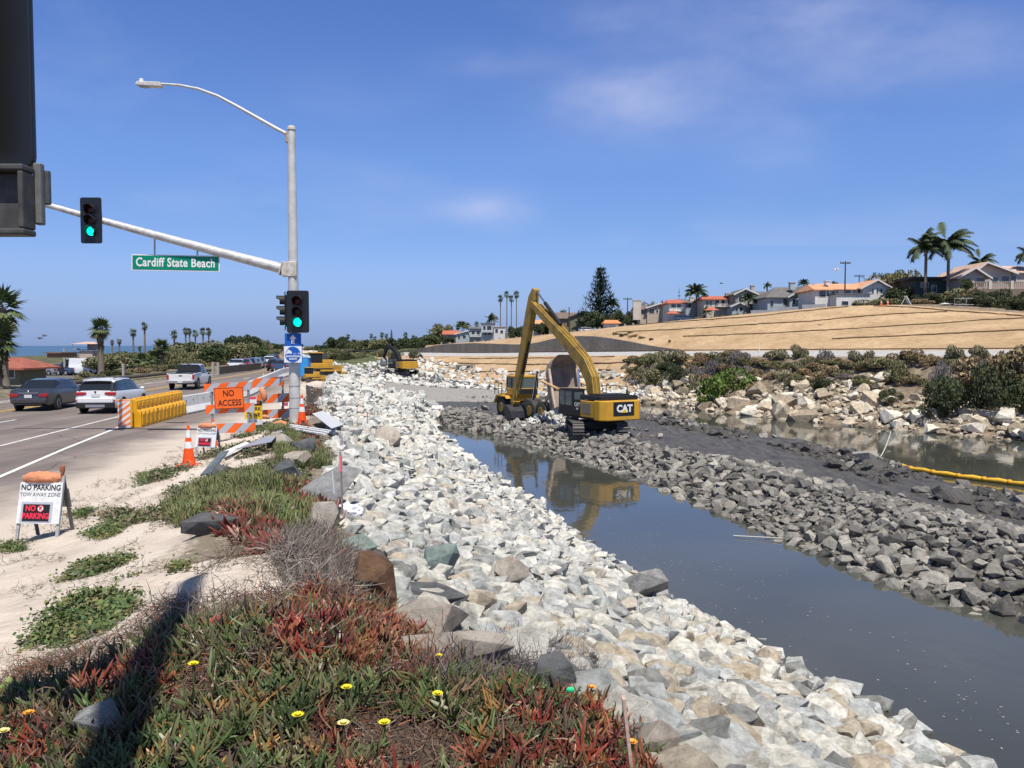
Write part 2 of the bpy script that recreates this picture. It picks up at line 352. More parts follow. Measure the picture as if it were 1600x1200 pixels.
def H(x, y):
    x = np.atleast_1d(np.asarray(x, float)); y = np.atleast_1d(np.asarray(y, float)); X, Z, A = sect(y)
    i = np.clip((X <= x[:, None]).sum(1)-1, 0, NL-2); r = np.arange(len(x))
    t = (x-X[r, i])/(X[r, i+1]-X[r, i])
    return Z[r, i]*(1-t)+Z[r, i+1]*t+(A[i]*(1-t)+A[i+1]*t)*rough(x, y)+mound(x, y)
def Hh(x, y): return float(H(x, y)[0])
def Tt(px, py, tmax=600):     # where the ray through a pixel meets the ground
    r = ray(px, py); t = np.exp(np.linspace(math.log(1.5), math.log(tmax), 3000)); z = CAMZ+r.z*t; h = H(r.x*t, t)
    k = np.where(z <= h)[0]; d = t[k[0]] if len(k) else tmax
    return Vector((r.x*d, d, Hh(r.x*d, d)))
rows = np.concatenate([np.arange(-40, 0, 4), np.arange(0, 2, .4), np.arange(2, 9, .07), np.arange(9, 24, .2), np.arange(24, 75, .6), np.arange(75, 200, 2.), np.arange(200, 400, 8), np.geomspace(400, 6000, 14)])
def strip(name, i0, i1, subs, mats, pick=None, attr=None):
    X, Z, A = sect(rows); xs = []; 
    for i in range(i0, i1):
        n = subs[i-i0]
        for k in range(n): xs.append(X[:, i]*(1-k/n)+X[:, i+1]*k/n)
    xs.append(X[:, i1]); G = np.stack(xs, 1); Y = np.repeat(rows[:, None], G.shape[1], 1)
    xx = G.ravel().copy(); 
    Hz = H(xx+1e-6, Y.ravel())
    V = np.stack([G.ravel(), Y.ravel(), Hz], 1); R, Cn = G.shape
    a = (np.arange(R-1)[:, None]*Cn+np.arange(Cn-1)[None]).ravel(); F = np.stack([a, a+1, a+1+Cn, a+Cn], 1)
    mi = None
    if pick: ce = V[F].mean(1); mi = pick(ce[:, 0], ce[:, 1])
    o = npmesh(name, V, F, mats, None, mi, attr(V) if attr else None, smooth=True); tag(o, kind='structure'); return o
# ---- pixel regions of the berm (photograph units)
ICE = [(0, 1090), (90, 1085), (170, 1050), (250, 1000), (310, 975), (420, 975), (470, 935), (520, 925), (590, 950), (640, 985), (690, 1035), (760, 1070), (860, 1085), (940, 1095), (990, 1120), (1030, 1200), (1060, 1500), (-400, 1500), (-200, 1080)]
LIT = ICE
M_sand = mat('sand', (.60, .50, .40), .95, 0, 1.6, .5, 22, col2=(.70, .61, .50), ramp=(.3, .7), bdist=.03)
def bermmat():
    m = mat('berm_sand', (.50, .42, .34), .95, 0, 1.3, 1, 9, col2=(.66, .575, .485), ramp=(.32, .62), bdist=.07); nt = m.node_tree; N = nt.nodes; L = nt.links
    b = N['Principled BSDF']; src = b.inputs['Base Color'].links[0].from_socket
    a = N.new('ShaderNodeAttribute'); a.attribute_name = 'col'; sp = N.new('ShaderNodeSeparateColor'); L.new(a.outputs['Color'], sp.inputs[0])
    tc = N.new('ShaderNodeTexCoord')
    def lay(src, fac, c1, c2, sc, lo, hi):
        n = N.new('ShaderNodeTexNoise'); n.inputs['Scale'].default_value = sc; n.inputs['Detail'].default_value = 7; n.inputs['Roughness'].default_value = .75; L.new(tc.outputs['Object'], n.inputs['Vector'])
        r = N.new('ShaderNodeValToRGB'); r.color_ramp.elements[0].position = .35; r.color_ramp.elements[1].position = .65; r.color_ramp.elements[0].color = (*c1, 1); r.color_ramp.elements[1].color = (*c2, 1); L.new(n.outputs[0], r.inputs[0])
        ad = N.new('ShaderNodeMath'); ad.operation = 'ADD'; L.new(n.outputs[0], ad.inputs[0]); L.new(fac, ad.inputs[1])
        mr = N.new('ShaderNodeMapRange'); mr.inputs[1].default_value = lo; mr.inputs[2].default_value = hi; L.new(ad.outputs[0], mr.inputs[0])
        mx = N.new('ShaderNodeMix'); mx.data_type = 'RGBA'; L.new(mr.outputs[0], mx.inputs[0]); L.new(src, mx.inputs[6]); L.new(r.outputs[0], mx.inputs[7]); return mx.outputs[2]
    c1 = lay(src, sp.outputs[0], (.030, .022, .017), (.16, .11, .08), 24, .9, 1.15)       # dead leaf litter
    c2 = lay(c1, sp.outputs[1], (.13, .11, .08), (.27, .22, .16), 9, 1.0, 1.25)         # brown soil with roots
    L.new(c2, b.inputs['Base Color']); return m
def bermattr(V):
    px, py = proj(V[:, 0], V[:, 1], V[:, 2]); ok = V[:, 1] > 1
    lit = (inpoly(px, py, LIT) & ok).astype(float); lit = np.maximum(lit, ((V[:, 1] < 3) & (V[:, 0] > -3.5)).astype(float))
    soil = np.clip((V[:, 0]-roadR(V[:, 1])*.45-crest(V[:, 1])*.55)/1.2+.2, 0, 1)*(V[:, 1] > 8)*.75
    return np.stack([lit, soil, 0*lit], 1)
M_berm = bermmat()
def roadmat():
    m = mat('asphalt', (.165, .138, .124), .9, 0, .35, .35, 60, col2=(.215, .182, .165), ramp=(.3, .7), bdist=.01); nt = m.node_tree; N = nt.nodes; L = nt.links
    b = N['Principled BSDF']; src = b.inputs['Base Color'].links[0].from_socket; tc = N.new('ShaderNodeTexCoord')
    # tyre-polished bands along the lanes and mottling
    mp = N.new('ShaderNodeMapping'); mp.inputs['Scale'].default_value = (.9, .045, 1); mp.inputs['Rotation'].default_value = (0, 0, .1); L.new(tc.outputs['Object'], mp.inputs[0])
    n = N.new('ShaderNodeTexNoise'); n.inputs['Scale'].default_value = 1.3; n.inputs['Detail'].default_value = 6; L.new(mp.outputs[0], n.inputs['Vector'])
    r = N.new('ShaderNodeValToRGB'); r.color_ramp.elements[0].position = .35; r.color_ramp.elements[1].position = .65; r.color_ramp.elements[0].color = (.78, .78, .78, 1); r.color_ramp.elements[1].color = (1.12, 1.1, 1.08, 1); L.new(n.outputs[0], r.inputs[0])
    mx = N.new('ShaderNodeMix'); mx.data_type = 'RGBA'; mx.blend_type = 'MULTIPLY'; mx.inputs[0].default_value = 1; L.new(src, mx.inputs[6]); L.new(r.outputs[0], mx.inputs[7])
    # thin cracks
    v = N.new('ShaderNodeTexVoronoi'); v.feature = 'DISTANCE_TO_EDGE'; v.inputs['Scale'].default_value = .22
    n4 = N.new('ShaderNodeTexNoise'); n4.inputs['Scale'].default_value = .8; L.new(tc.outputs['Object'], n4.inputs['Vector'])
    mx4 = N.new('ShaderNodeMix'); mx4.data_type = 'RGBA'; mx4.inputs[0].default_value = .35; L.new(tc.outputs['Object'], mx4.inputs[6]); L.new(n4.outputs[1], mx4.inputs[7]); L.new(mx4.outputs[2], v.inputs['Vector'])
    cr = N.new('ShaderNodeMapRange'); cr.inputs[1].default_value = .0; cr.inputs[2].default_value = .006; cr.inputs[3].default_value = .55; cr.inputs[4].default_value = 1; L.new(v.outputs['Distance'], cr.inputs[0])
    mx5 = N.new('ShaderNodeMix'); mx5.data_type = 'RGBA'; mx5.blend_type = 'MULTIPLY'; mx5.inputs[0].default_value = 1; L.new(mx.outputs[2], mx5.inputs[6]); L.new(cr.outputs[0], mx5.inputs[7])
    a = N.new('ShaderNodeAttribute'); a.attribute_name = 'col'; sp = N.new('ShaderNodeSeparateColor'); L.new(a.outputs['Color'], sp.inputs[0])
    n2 = N.new('ShaderNodeTexNoise'); n2.inputs['Scale'].default_value = .55; n2.inputs['Detail'].default_value = 9; n2.inputs['Roughness'].default_value = .65; L.new(tc.outputs['Object'], n2.inputs['Vector'])
    ad = N.new('ShaderNodeMath'); ad.operation = 'ADD'; L.new(n2.outputs[0], ad.inputs[0]); L.new(sp.outputs[0], ad.inputs[1])
    mr = N.new('ShaderNodeMapRange'); mr.inputs[1].default_value = .75; mr.inputs[2].default_value = 1.35; L.new(ad.outputs[0], mr.inputs[0])
    mx2 = N.new('ShaderNodeMix'); mx2.data_type = 'RGBA'; L.new(mr.outputs[0], mx2.inputs[0]); L.new(mx5.outputs[2], mx2.inputs[6]); mx2.inputs[7].default_value = (.50, .43, .36, 1)
    L.new(mx2.outputs[2], b.inputs['Base Color']); return m
def roadattr(V):
    d = roadR(V[:, 1])-V[:, 0]; s = np.clip(1-d/3.2, 0, 1)**1.2*.95+np.clip(1-d/7, 0, 1)*.22
    s = s*np.clip(1.5-V[:, 1]/70, .25, 1); return np.stack([s, s, s], 1)
M_road = roadmat()
M_lot = mat('lot_asphalt', (.13, .12, .115), .9, .15, .5)
M_verge = mat('verge_soil', (.10, .095, .055), .95, 0, 2, .8, 8, col2=(.26, .22, .15), bdist=.1)
M_scrub = mat('scrub_ground', (.060, .075, .035), .95, 0, .5, 1, 5, col2=(.17, .15, .08), bdist=.3)
M_rub = mat('rubble_fines', (.05, .047, .042), .95, 0, 6, 1, 14, col2=(.20, .19, .17), bdist=.1)
M_mud = mat('wet_mud', (.050, .047, .043), .6, 0, 1.6, 1, 4, col2=(.14, .13, .117), bdist=.22, spec=.4, ramp=(.3, .7), stretch=(1.7, .42, 1))
M_gravelpad = mat('crushed_gravel', (.20, .19, .17), .9, 0, 3, .8, 10, col2=(.36, .34, .31), bdist=.05)
M_bank = mat('bank_soil', (.13, .10, .07), .95, 0, 1.2, .8, 5, col2=(.30, .24, .17), bdist=.15)
M_ballast = mat('rail_ballast', (.30, .295, .285), .95, 0, 5, .8, 12, col2=(.50, .49, .475), bdist=.05)
M_redgr = mat('reddish_gravel', (.27, .22, .19), .95, 0, 4, .8, 12, col2=(.42, .35, .31), bdist=.05)
def tanmat():
    m = mat('erosion_matting', (.36, .245, .135), .95, 0, .16, .6, 2.5, col2=(.49, .345, .205), ramp=(.35, .65), bdist=.12); nt = m.node_tree; N = nt.nodes; L = nt.links
    b = N['Principled BSDF']; src = b.inputs['Base Color'].links[0].from_socket; tc = N.new('ShaderNodeTexCoord')
    n = N.new('ShaderNodeTexNoise'); n.inputs['Scale'].default_value = 1.4; n.inputs['Detail'].default_value = 8; n.inputs['Roughness'].default_value = .7; L.new(tc.outputs['Object'], n.inputs['Vector'])
    r = N.new('ShaderNodeValToRGB'); r.color_ramp.elements[0].position = .33; r.color_ramp.elements[0].color = (.72, .70, .66, 1); r.color_ramp.elements[1].position = .55; r.color_ramp.elements[1].color = (1.05, 1.05, 1.05, 1); L.new(n.outputs[0], r.inputs[0])
    mx = N.new('ShaderNodeMix'); mx.data_type = 'RGBA'; mx.blend_type = 'MULTIPLY'; mx.inputs[0].default_value = 1; L.new(src, mx.inputs[6]); L.new(r.outputs[0], mx.inputs[7]); L.new(mx.outputs[2], b.inputs['Base Color']); return m
M_tan = tanmat()
M_green = mat('green_slope', (.055, .075, .028), .95, 0, .35, 1, 3, col2=(.15, .16, .07), bdist=.4)
strip('beach', 0, 5, (1, 2, 8, 6, 6), [M_sand, M_scrub], lambda x, y: np.where((y > 115+fbm(x*.05, y*.05, 2, 3)*20) | (fbm(x*.09, y*.09, 3, 12) > .12), 1, 0))
strip('parking_lot', 5, 6, (4,), M_lot)
strip('verge', 6, 9, (3, 4, 1), M_verge)
strip('road', 9, 10, (30,), M_road, attr=roadattr)
strip('berm', 10, 13, (44, 40, 26), M_berm, attr=bermattr)
def pk_slope(x, y): return np.where(y > 150, 1, 0)
strip('riprap_slope', 13, 14, (26,), [M_rub, M_green], pk_slope)
def pk_cw(x, y):
    pad = (y > 72+fbm(x*.3, y*.3, 2, 4)*3) & (y < 150) & (x < cwF(y)-2) & (x > wNear(y)-1)
    return np.where(y > 152, 2, np.where(pad & (y > 86), 1, 0))
strip('channel_bed', 14, 17, (6, 8, 8), [M_mud, M_gravelpad, M_green], pk_cw)
strip('mud_causeway', 17, 20, (24, 24, 8), [M_mud, M_gravelpad, M_green], pk_cw)
strip('lagoon_bed', 20, 22, (5, 5), [M_mud, M_gravelpad, M_green], pk_cw)
def pk_bank(x, y):
    return np.where(y > 172, 1, np.where(y > 101+fbm(x*.2, y*.2, 2, 6)*4, 2, 0))
strip('far_bank', 22, 24, (8, 16), [M_bank, M_green, M_tan], pk_bank)
strip('rail_bed', 24, 28, (4, 3, 3, 3), [M_redgr, M_ballast, M_tan], lambda x, y: np.where(np.abs(x-rail(y)) < 4.3, 1, np.where((y > 101), 2, 0)))
strip('graded_slope', 28, 31, (3, 16, 14), M_tan)
strip('hillside', 31, 35, (5, 12, 8, 2), [M_bank, M_scrub], lambda x, y: np.where(x > sTop(y)+7, 1, 0))
# ---- water
def watermat(name, base, wave, rough=.04):
    m = bpy.data.materials.new(name); m.use_nodes = True; nt = m.node_tree; N = nt.nodes; L = nt.links; b = N['Principled BSDF']
    b.inputs['Roughness'].default_value = rough; b.inputs['IOR'].default_value = 1.33; b.inputs['Specular IOR Level'].default_value = .5
    tc = N.new('ShaderNodeTexCoord'); mp = N.new('ShaderNodeMapping'); mp.inputs['Scale'].default_value = (1, .55, 1); mp.inputs['Rotation'].default_value = (0, 0, .35); L.new(tc.outputs['Object'], mp.inputs[0])
    n0 = N.new('ShaderNodeTexNoise'); n0.inputs['Scale'].default_value = .12; n0.inputs['Detail'].default_value = 4; L.new(tc.outputs['Object'], n0.inputs['Vector'])
    r0 = N.new('ShaderNodeValToRGB'); r0.color_ramp.elements[0].position = .35; r0.color_ramp.elements[1].position = .65; r0.color_ramp.elements[0].color = (*base, 1); r0.color_ramp.elements[1].color = (*[q*1.35 for q in base], 1); L.new(n0.outputs[0], r0.inputs[0]); L.new(r0.outputs[0], b.inputs['Base Color'])
    n = N.new('ShaderNodeTexNoise'); n.inputs['Scale'].default_value = 2.4; n.inputs['Detail'].default_value = 3; n.inputs['Roughness'].default_value = .5; L.new(mp.outputs[0], n.inputs['Vector'])
    n3 = N.new('ShaderNodeTexNoise'); n3.inputs['Scale'].default_value = .22; L.new(tc.outputs['Object'], n3.inputs['Vector'])
    pw = N.new('ShaderNodeMapRange'); pw.inputs[1].default_value = .42; pw.inputs[2].default_value = .66; pw.inputs[3].default_value = wave*.35; pw.inputs[4].default_value = wave; L.new(n3.outputs[0], pw.inputs[0])
    bp = N.new('ShaderNodeBump'); bp.inputs['Distance'].default_value = .03; L.new(pw.outputs[0], bp.inputs['Strength']); L.new(n.outputs[0], bp.inputs['Height']); L.new(bp.outputs[0], b.inputs['Normal']); return m
WZ = -3.6
M_water = watermat('murky_channel_water', (.052, .054, .045), .30)
ys = np.array([-60., -20, 0, 20, 40, 60, 80, 100, 116, 128]); Vw = []
for y in ys: Vw += [(float(crest(y))+1.5, y, WZ), (float(rail(y))-9, y, WZ)]
Fw = [(2*i, 2*i+1, 2*i+3, 2*i+2) for i in range(len(ys)-1)]
tag(npmesh('water', Vw, Fw, M_water), kind='structure')
M_sea = mat('sea_water', (.055, .12, .21), .5, .1, .02, .4, .3, spec=.5, bdist=.3)
sv = [(-20000, -3000, -3.62), (-100, -3000, -3.62), (-100, 200, -3.62), (-160, 420, -3.62), (-1600, 6000, -3.62), (-3000, 26000, -3.62), (-20000, 26000, -3.62)]
me = bpy.data.meshes.new('sea'); me.from_pydata(sv, [], [tuple(range(7))]); me.materials.append(M_sea); tag(link('sea', me), kind='structure')
# far land beyond the terrain sheet reaches the horizon on the right
tag(npmesh('ground', [(-1500, 5900, 3), (15000, 5900, 3), (15000, 26000, 3), (-2500, 26000, 3)], [(0, 1, 2, 3)], M_scrub), kind='structure')
# ---- road markings (thin sheets over the asphalt)
M_wp = mat('white_road_paint', (.68, .67, .64), .8, .12, 2.0); M_yp = mat('yellow_road_paint', (.62, .40, .08), .8, .15, 2)
def paint(name, pts, w, m, dash=None):
    mb = MB(); P = [Vector((p[0], p[1], .008)) for p in pts]; segs = []
    for a, b in zip(P[:-1], P[1:]): segs.append((a, b))
    if dash:
        out = []; on, per = dash; acc = 0
        for a, b in segs:
            L_ = (b-a).length; t = -acc % per
            while t < L_: out.append((a.lerp(b, t/L_), a.lerp(b, min(1, (t+on)/L_)))); t += per
            acc += L_
        segs = out
    for a, b in segs:
        d = (b-a).normalized(); n = Vector((-d.y, d.x, 0))*w/2
        mb.add([a-n, b-n, b+n, a+n], [(0, 1, 2, 3)])
    return tag(mb.build(name, m), kind='structure')
g0 = lambda px, py: gz(px, py, 0.0)
paint('lane_line', [g0(-60, 771), g0(0, 745), g0(100, 702), g0(187, 667)], .13, M_wp)
paint('edge_line', [g0(-80, 712), g0(0, 697), g0(100, 672), g0(190, 650), (-18.4, 46), (-21.3, 66), (-24.5, 92), (-33, 130), (-47, 175)], .11, M_wp)
yl = lambda y: roadL(y)*.56+roadR(y)*.44 if False else np.interp(y, [0, 35, 55.7, 69.2, 89, 111, 150, 190, 250, 350], [-22.2, -23.8, -25.2, -26.7, -28.9, -31.8, -40.5, -52, -70, -98])
yy = [0, 20, 35, 46, 55.7, 69.2, 89, 111, 150, 190, 250, 350]
paint('centre_line', [(float(yl(y))-.16, y) for y in yy], .12, M_yp); paint('centre_line', [(float(yl(y))+.16, y) for y in yy], .12, M_yp)
paint('lane_dashes', [(float(yl(y))+3.4-.01*y, y) for y in [0, 20, 34.5, 46, 55.7, 69.2, 89, 111, 150]], .12, M_wp, (3, 11))
paint('lane_dashes', [(float(yl(y))-3.3, y) for y in [0, 20, 35, 46, 55.7, 69.2, 89, 111]], .12, M_wp, (3, 11))
paint('edge_line', [(float(roadL(y))+1.6, y) for y in yy[:-3]], .11, M_wp)
# ---------------------------------------------------------------- rocks
def rockproto(seed, n=16, detail=0, flat=.75, elong=1.25):
    r = np.random.default_rng(seed); P = r.normal(size=(n, 3)); P /= np.linalg.norm(P, axis=1)[:, None]; P *= r.uniform(.8, 1.08, n)[:, None]; P *= [elong, 1, flat]
    bm = bmesh.new()
    for p in P: bm.verts.new(p)
    bmesh.ops.convex_hull(bm, input=bm.verts)
    for v in [v for v in bm.verts if not v.link_faces]: bm.verts.remove(v)
    if detail:
        bmesh.ops.dissolve_limit(bm, angle_limit=math.radians(14), verts=bm.verts, edges=bm.edges)
        bmesh.ops.bevel(bm, geom=list(bm.edges), offset=.018, segments=1, affect='EDGES', profile=.5)
        bmesh.ops.triangulate(bm, faces=bm.faces)
        if detail > 1:
            bmesh.ops.subdivide_edges(bm, edges=bm.edges, cuts=1); bmesh.ops.triangulate(bm, faces=bm.faces)
            for v in bm.verts:
                d = float(fbm(v.co.x*3.2+v.co.z*1.9+seed, v.co.y*3.2-v.co.z*1.5+seed, 3, seed)); v.co *= 1+d*.055
    bmesh.ops.triangulate(bm, faces=bm.faces); bmesh.ops.recalc_face_normals(bm, faces=bm.faces)
    bm.verts.ensure_lookup_table(); bm.verts.index_update(); V = np.array([v.co[:] for v in bm.verts]); F = np.array([[v.index for v in f.verts] for f in bm.faces]); bm.free(); return V, F, None
R_hi = [rockproto(100+i, 15+i % 7, 2, [.62, .75, .9][i % 3], [1.05, 1.2, 1.35][i % 3]) for i in range(14)]
R_mid = [rockproto(200+i, 14+i % 6, 1, [.62, .75, .9][i % 3], [1.05, 1.2, 1.35][i % 3]) for i in range(10)]
R_lo = [rockproto(300+i, 10+i % 4, 0, .75) for i in range(8)]
M_white = rockmat('white_riprap_stone', [(.66, .635, .56), (.48, .49, .47), (.76, .74, .67), (.42, .44, .42), (.72, .70, .62), (.56, .50, .41), (.67, .67, .64), (.30, .31, .30), (.78, .76, .70)], 1.0, 8, .55, .32)
M_grey = rockmat('grey_wet_stone', [(.27, .255, .225), (.19, .18, .165), (.34, .32, .285), (.14, .135, .125), (.30, .28, .25), (.23, .22, .20), (.40, .375, .335)], .9, 8, .6, .3)
M_tanrock = rockmat('tan_boulder_stone', [(.54, .47, .36), (.40, .34, .26), (.62, .56, .45), (.30, .255, .19), (.50, .42, .31), (.68, .62, .52)], .9, 3, .55, .4)
M_dark = rockmat('dark_boulder_stone', [(.12, .13, .135), (.085, .09, .095), (.15, .155, .155)], .9, 6, .55, .25)
M_brown = rockmat('brown_boulder_stone', [(.20, .115, .07), (.17, .10, .065)], 1, 5, .5, .3)
M_pale = rockmat('pale_boulder_stone', [(.38, .33, .275), (.44, .39, .33), (.34, .31, .27)], .9, 5, .6, .3)
M_greyb = rockmat('grey_boulder_stone', [(.27, .27, .27), (.33, .33, .32), (.24, .245, .25)], .9, 5, .55, .3)
M_greenst = rockmat('greenish_boulder_stone', [(.25, .31, .28), (.22, .28, .26)], .9, 5, .6, .2)
def jitter(x0, x1, y0, y1, s, keep=None):
    gx, gy = np.meshgrid(np.arange(x0, x1, s), np.arange(y0, y1, s)); x = gx.ravel()+RNG.uniform(-.5, .5, gx.size)*s; y = gy.ravel()+RNG.uniform(-.5, .5, gx.size)*s
    if keep is not None: k = keep(x, y); x, y = x[k], y[k]
    return x, y
def field(keep, lo, hi, layers, sizefun):
    """layers: (y0, y1, spacing, mean radius, spread, lift)"""
    X = []; Y = []; S = []; Lf = []
    for y0, y1, sp, r, spd, lf in layers:
        x, y = jitter(lo, hi, y0, y1, sp, keep); s = r*np.exp(RNG.normal(0, spd, len(x)))*sizefun(x, y); X.append(x); Y.append(y); S.append(s); Lf.append(s*lf)
    X, Y, S, Lf = map(np.concatenate, (X, Y, S, Lf)); Z = H(X, Y)+Lf; return X, Y, Z, S
def scatter_rocks(kind, group, label, cat, fld, m, tones, nbig, protos_near=R_hi, stuff_label=None, neary=22):
    X, Y, Z, S = fld; px, py = proj(X, Y, Z); vis = (px > -60) & (px < 1660) & (py < 1260) & (Z+S*.5 > WZ)
    sc = np.where(vis, S/np.maximum(Y, 1), 0); order = np.argsort(-sc); big = order[:nbig]; rest = order[nbig:]
    rot = randrot(len(X), .45); scl = np.stack([S*RNG.uniform(.85, 1.2, len(X)), S*RNG.uniform(.8, 1.1, len(X)), S*RNG.uniform(.75, 1.05, len(X))], 1)
    meshes = {}
    for tn, tm, _ in tones:
        for q, (V, F, _c) in enumerate(protos_near):
            me = bpy.data.meshes.new(kind); me.from_pydata(V.tolist(), [], F.tolist()); me.materials.append(tm); meshes[tn, q] = me
    tw = np.array([t[2] for t in tones]); tw = tw/tw.sum(); seen = {}
    for i in big:
        tn = tones[RNG.choice(len(tones), p=tw)][0]; o = bpy.data.objects.new(kind, meshes[tn, int(RNG.integers(len(protos_near)))]); COL.objects.link(o)
        o.matrix_world = Matrix.Translation((X[i], Y[i], Z[i])) @ Matrix(rot[i].tolist()).to_4x4() @ Matrix.Diagonal((*scl[i], 1))
        tag(o, label(px[i], py[i], S[i], tn), cat, group)
    for nm, sel, pr in (('near', rest[Y[rest] < neary], R_mid), ('far', rest[Y[rest] >= neary], R_lo)):
        if len(sel):
            o = merged(kind+'_pile', pr, RNG.integers(len(pr), size=len(sel)), np.stack([X, Y, Z], 1)[sel], rot[sel], scl[sel], m)
            tag(o, stuff_label[0 if nm == 'near' else 1], 'rock pile', group, 'stuff')
def zone(px, tbl):
    for a, w in tbl:
        if px < a: return w
    return tbl[-1][1]
T_W = [('cream', rockmat('cream_riprap_stone', [(.64, .61, .53), (.75, .725, .645), (.68, .655, .575)], 1.0, 8, .55, .3), 4), ('bluish-grey', rockmat('bluish_riprap_stone', [(.46, .48, .46), (.58, .59, .57), (.52, .54, .52)], 1.0, 8, .55, .15), 2.4), ('tan', rockmat('tan_riprap_stone', [(.52, .45, .34), (.58, .50, .39)], 1.0, 8, .55, .4), 1.4), ('dark grey', rockmat('dark_riprap_stone', [(.24, .25, .235), (.31, .31, .29)], 1.0, 8, .55, .2), 1)]
T_G = [('dark grey', rockmat('dark_rubble_stone', [(.14, .135, .125), (.19, .18, .165)], .9, 8, .6, .2), 2), ('mid-grey', rockmat('mid_rubble_stone', [(.24, .23, .205), (.29, .275, .25)], .9, 8, .6, .3), 3), ('pale grey', rockmat('pale_rubble_stone', [(.36, .34, .30), (.42, .395, .35)], .9, 8, .6, .3), 1.5)]
T_T = [('pale', rockmat('pale_bank_stone', [(.64, .58, .47), (.72, .67, .57)], .9, 4, .55, .3), 3), ('tan', rockmat('ochre_bank_stone', [(.50, .42, .31), (.56, .48, .37)], .9, 4, .55, .4), 3), ('brown', rockmat('brown_bank_stone', [(.30, .25, .18), (.36, .30, .22)], .9, 4, .55, .4), 1.5)]
def szw(s, a, b): return 'small' if s < a else ('mid-sized' if s < b else 'large')
def lab_white(px, py, s, tn):
    w = 'at the waterline' if px > np.interp(py, [700, 850, 930, 1000, 1200], [690, 880, 975, 1130, 1440]) else ('beside the berm plants' if px < np.interp(py, [700, 830, 950, 1050, 1200], [545, 640, 760, 900, 1120]) else 'mid-slope')
    return szw(s, .15, .22)+' '+tn+' riprap rock '+w+', '+zone(py, [(760, 'level with the signal pole base'), (860, 'level with the pink-topped stake'), (950, 'level with the rusty brown boulder'), (1050, 'level with the sandy boulders'), (1130, 'level with the green paint mark'), (9999, 'level with the wooden stake')])
def lab_grey(px, py, s, tn): return szw(s, .17, .26)+' '+tn+' rubble rock, '+('at the waterline, ' if py > np.interp(px, [700, 860, 1000, 1200, 1450, 1600], [655, 688, 730, 812, 915, 950]) else 'higher up, ')+zone(px, [(880, 'left of the excavator'), (1010, 'in front of the excavator tracks'), (1150, 'right of the excavator'), (1250, 'above the rope on the water'), (1400, 'between rope and right end'), (1500, 'near the paler right end'), (9999, 'at the right edge')])
def lab_tan(px, py, s, tn): return szw(s, .4, .65)+' '+tn+' boulder on the far bank, '+('lower part, ' if py > np.interp(px, [990, 1600], [615, 665]) else 'upper part, ')+zone(px, [(1090, 'left of the bright green bush'), (1180, 'around the bright green bush'), (1290, 'right of the bright green bush'), (1390, 'left of the dark green bush'), (1460, 'below the tall upright boulder'), (9999, 'around the large dark bushes')])
# near bank of white riprap
def kn(x, y): 
    cr = crest(y)+fbm(x*.7+3, y*.5, 2, 21)*.5*np.clip(y/6, .3, 1)
    return (x > cr+.05) & (x < wNear(y)+.55)
def poisson(keep, x0, x1, y0, y1, n, rf, spread, lift, sep=.80, lo_=.4, hi_=2.2):
    x = RNG.uniform(x0, x1, n*4); y = RNG.uniform(y0, y1, n*4); k = keep(x, y); x, y = x[k][:n], y[k][:n]; r = rf(x, y)*np.clip(np.exp(RNG.normal(0, spread, len(x))), lo_, hi_); o = np.argsort(-r); x, y, r = x[o], y[o], r[o]
    cs = .5; grid = {}; ok = []
    for i in range(len(x)):
        gx, gy = int(x[i]//cs), int(y[i]//cs); ri = r[i]; q = int((ri+.6)//cs)+1; good = True
        for a in range(gx-q, gx+q+1):
            for b in range(gy-q, gy+q+1):
                for j in grid.get((a, b), ()):
                    if (x[i]-x[j])**2+(y[i]-y[j])**2 < (sep*(ri+r[j]))**2: good = False; break
                if not good: break
            if not good: break
        if good: ok.append(i); grid.setdefault((gx, gy), []).append(i)
    x, y, r = x[ok], y[ok], r[ok]; return x, y, H(x, y)+r*lift, r
def cat4(*f): return tuple(np.concatenate(q) for q in zip(*f))
fld = cat4(poisson(kn, -4, 10, 1.2, 16, 46000, lambda x, y: .075+.085*np.clip((x-crest(y))/(wNear(y)-crest(y)), 0, 1)+.02*np.clip((8-y)/4, 0, 1), .55, .30), field(kn, -30, 14, [(1.2, 16, .22, .07, .4, -.25), (16, 34, .26, .08, .35, -.1), (34, 72, .36, .14, .3, .0)], lambda x, y: 1.0), poisson(kn, -9, 8, 16, 34, 32000, lambda x, y: .115+.02*(y > 22), .42, .3), poisson(kn, -17, 3, 34, 72, 18000, lambda x, y: .19, .38, .3))
scatter_rocks('riprap_rock', 'white riprap rocks on the near bank', lab_white, 'rock', fld, M_white, T_W, 300, stuff_label=['small white broken stones filling the near bank', 'white riprap covering the bank beside the distant road'])
# far fill of white rock where the near bank joins the causeway
def kf(x, y): return ((x > crest(y)+.3) & (x < cwN(y)-.5+np.clip(y-66, 0, 30)*.10) & ((y < 100) | (x < crest(y)+9+fbm(x*.1, y*.1, 2, 8)*4))) | ((y > 128) & (x > crest(y)) & (x < shore(y)+3) & (fbm(x*.08, y*.08, 2, 5) > -.1)) | ((x > shore(y)-.8) & (x < shore(y)+7) & (y > 97)) | ((y > 112) & (x > cwF(y)-6) & (x < shore(y)+2))
X, Y, Z, S = field(kf, -50, 40, [(72, 160, 1.15, .42, .3, .2), (72, 125, .9, .3, .3, .3)], lambda x, y: 1.0)
o = merged('white_rock_fill', R_lo, RNG.integers(8, size=len(X)), np.stack([X, Y, Z], 1), randrot(len(X), .5), S, M_white); tag(o, 'white rock fill at the far end of the channel before the tan slope', 'rock pile', None, 'stuff')
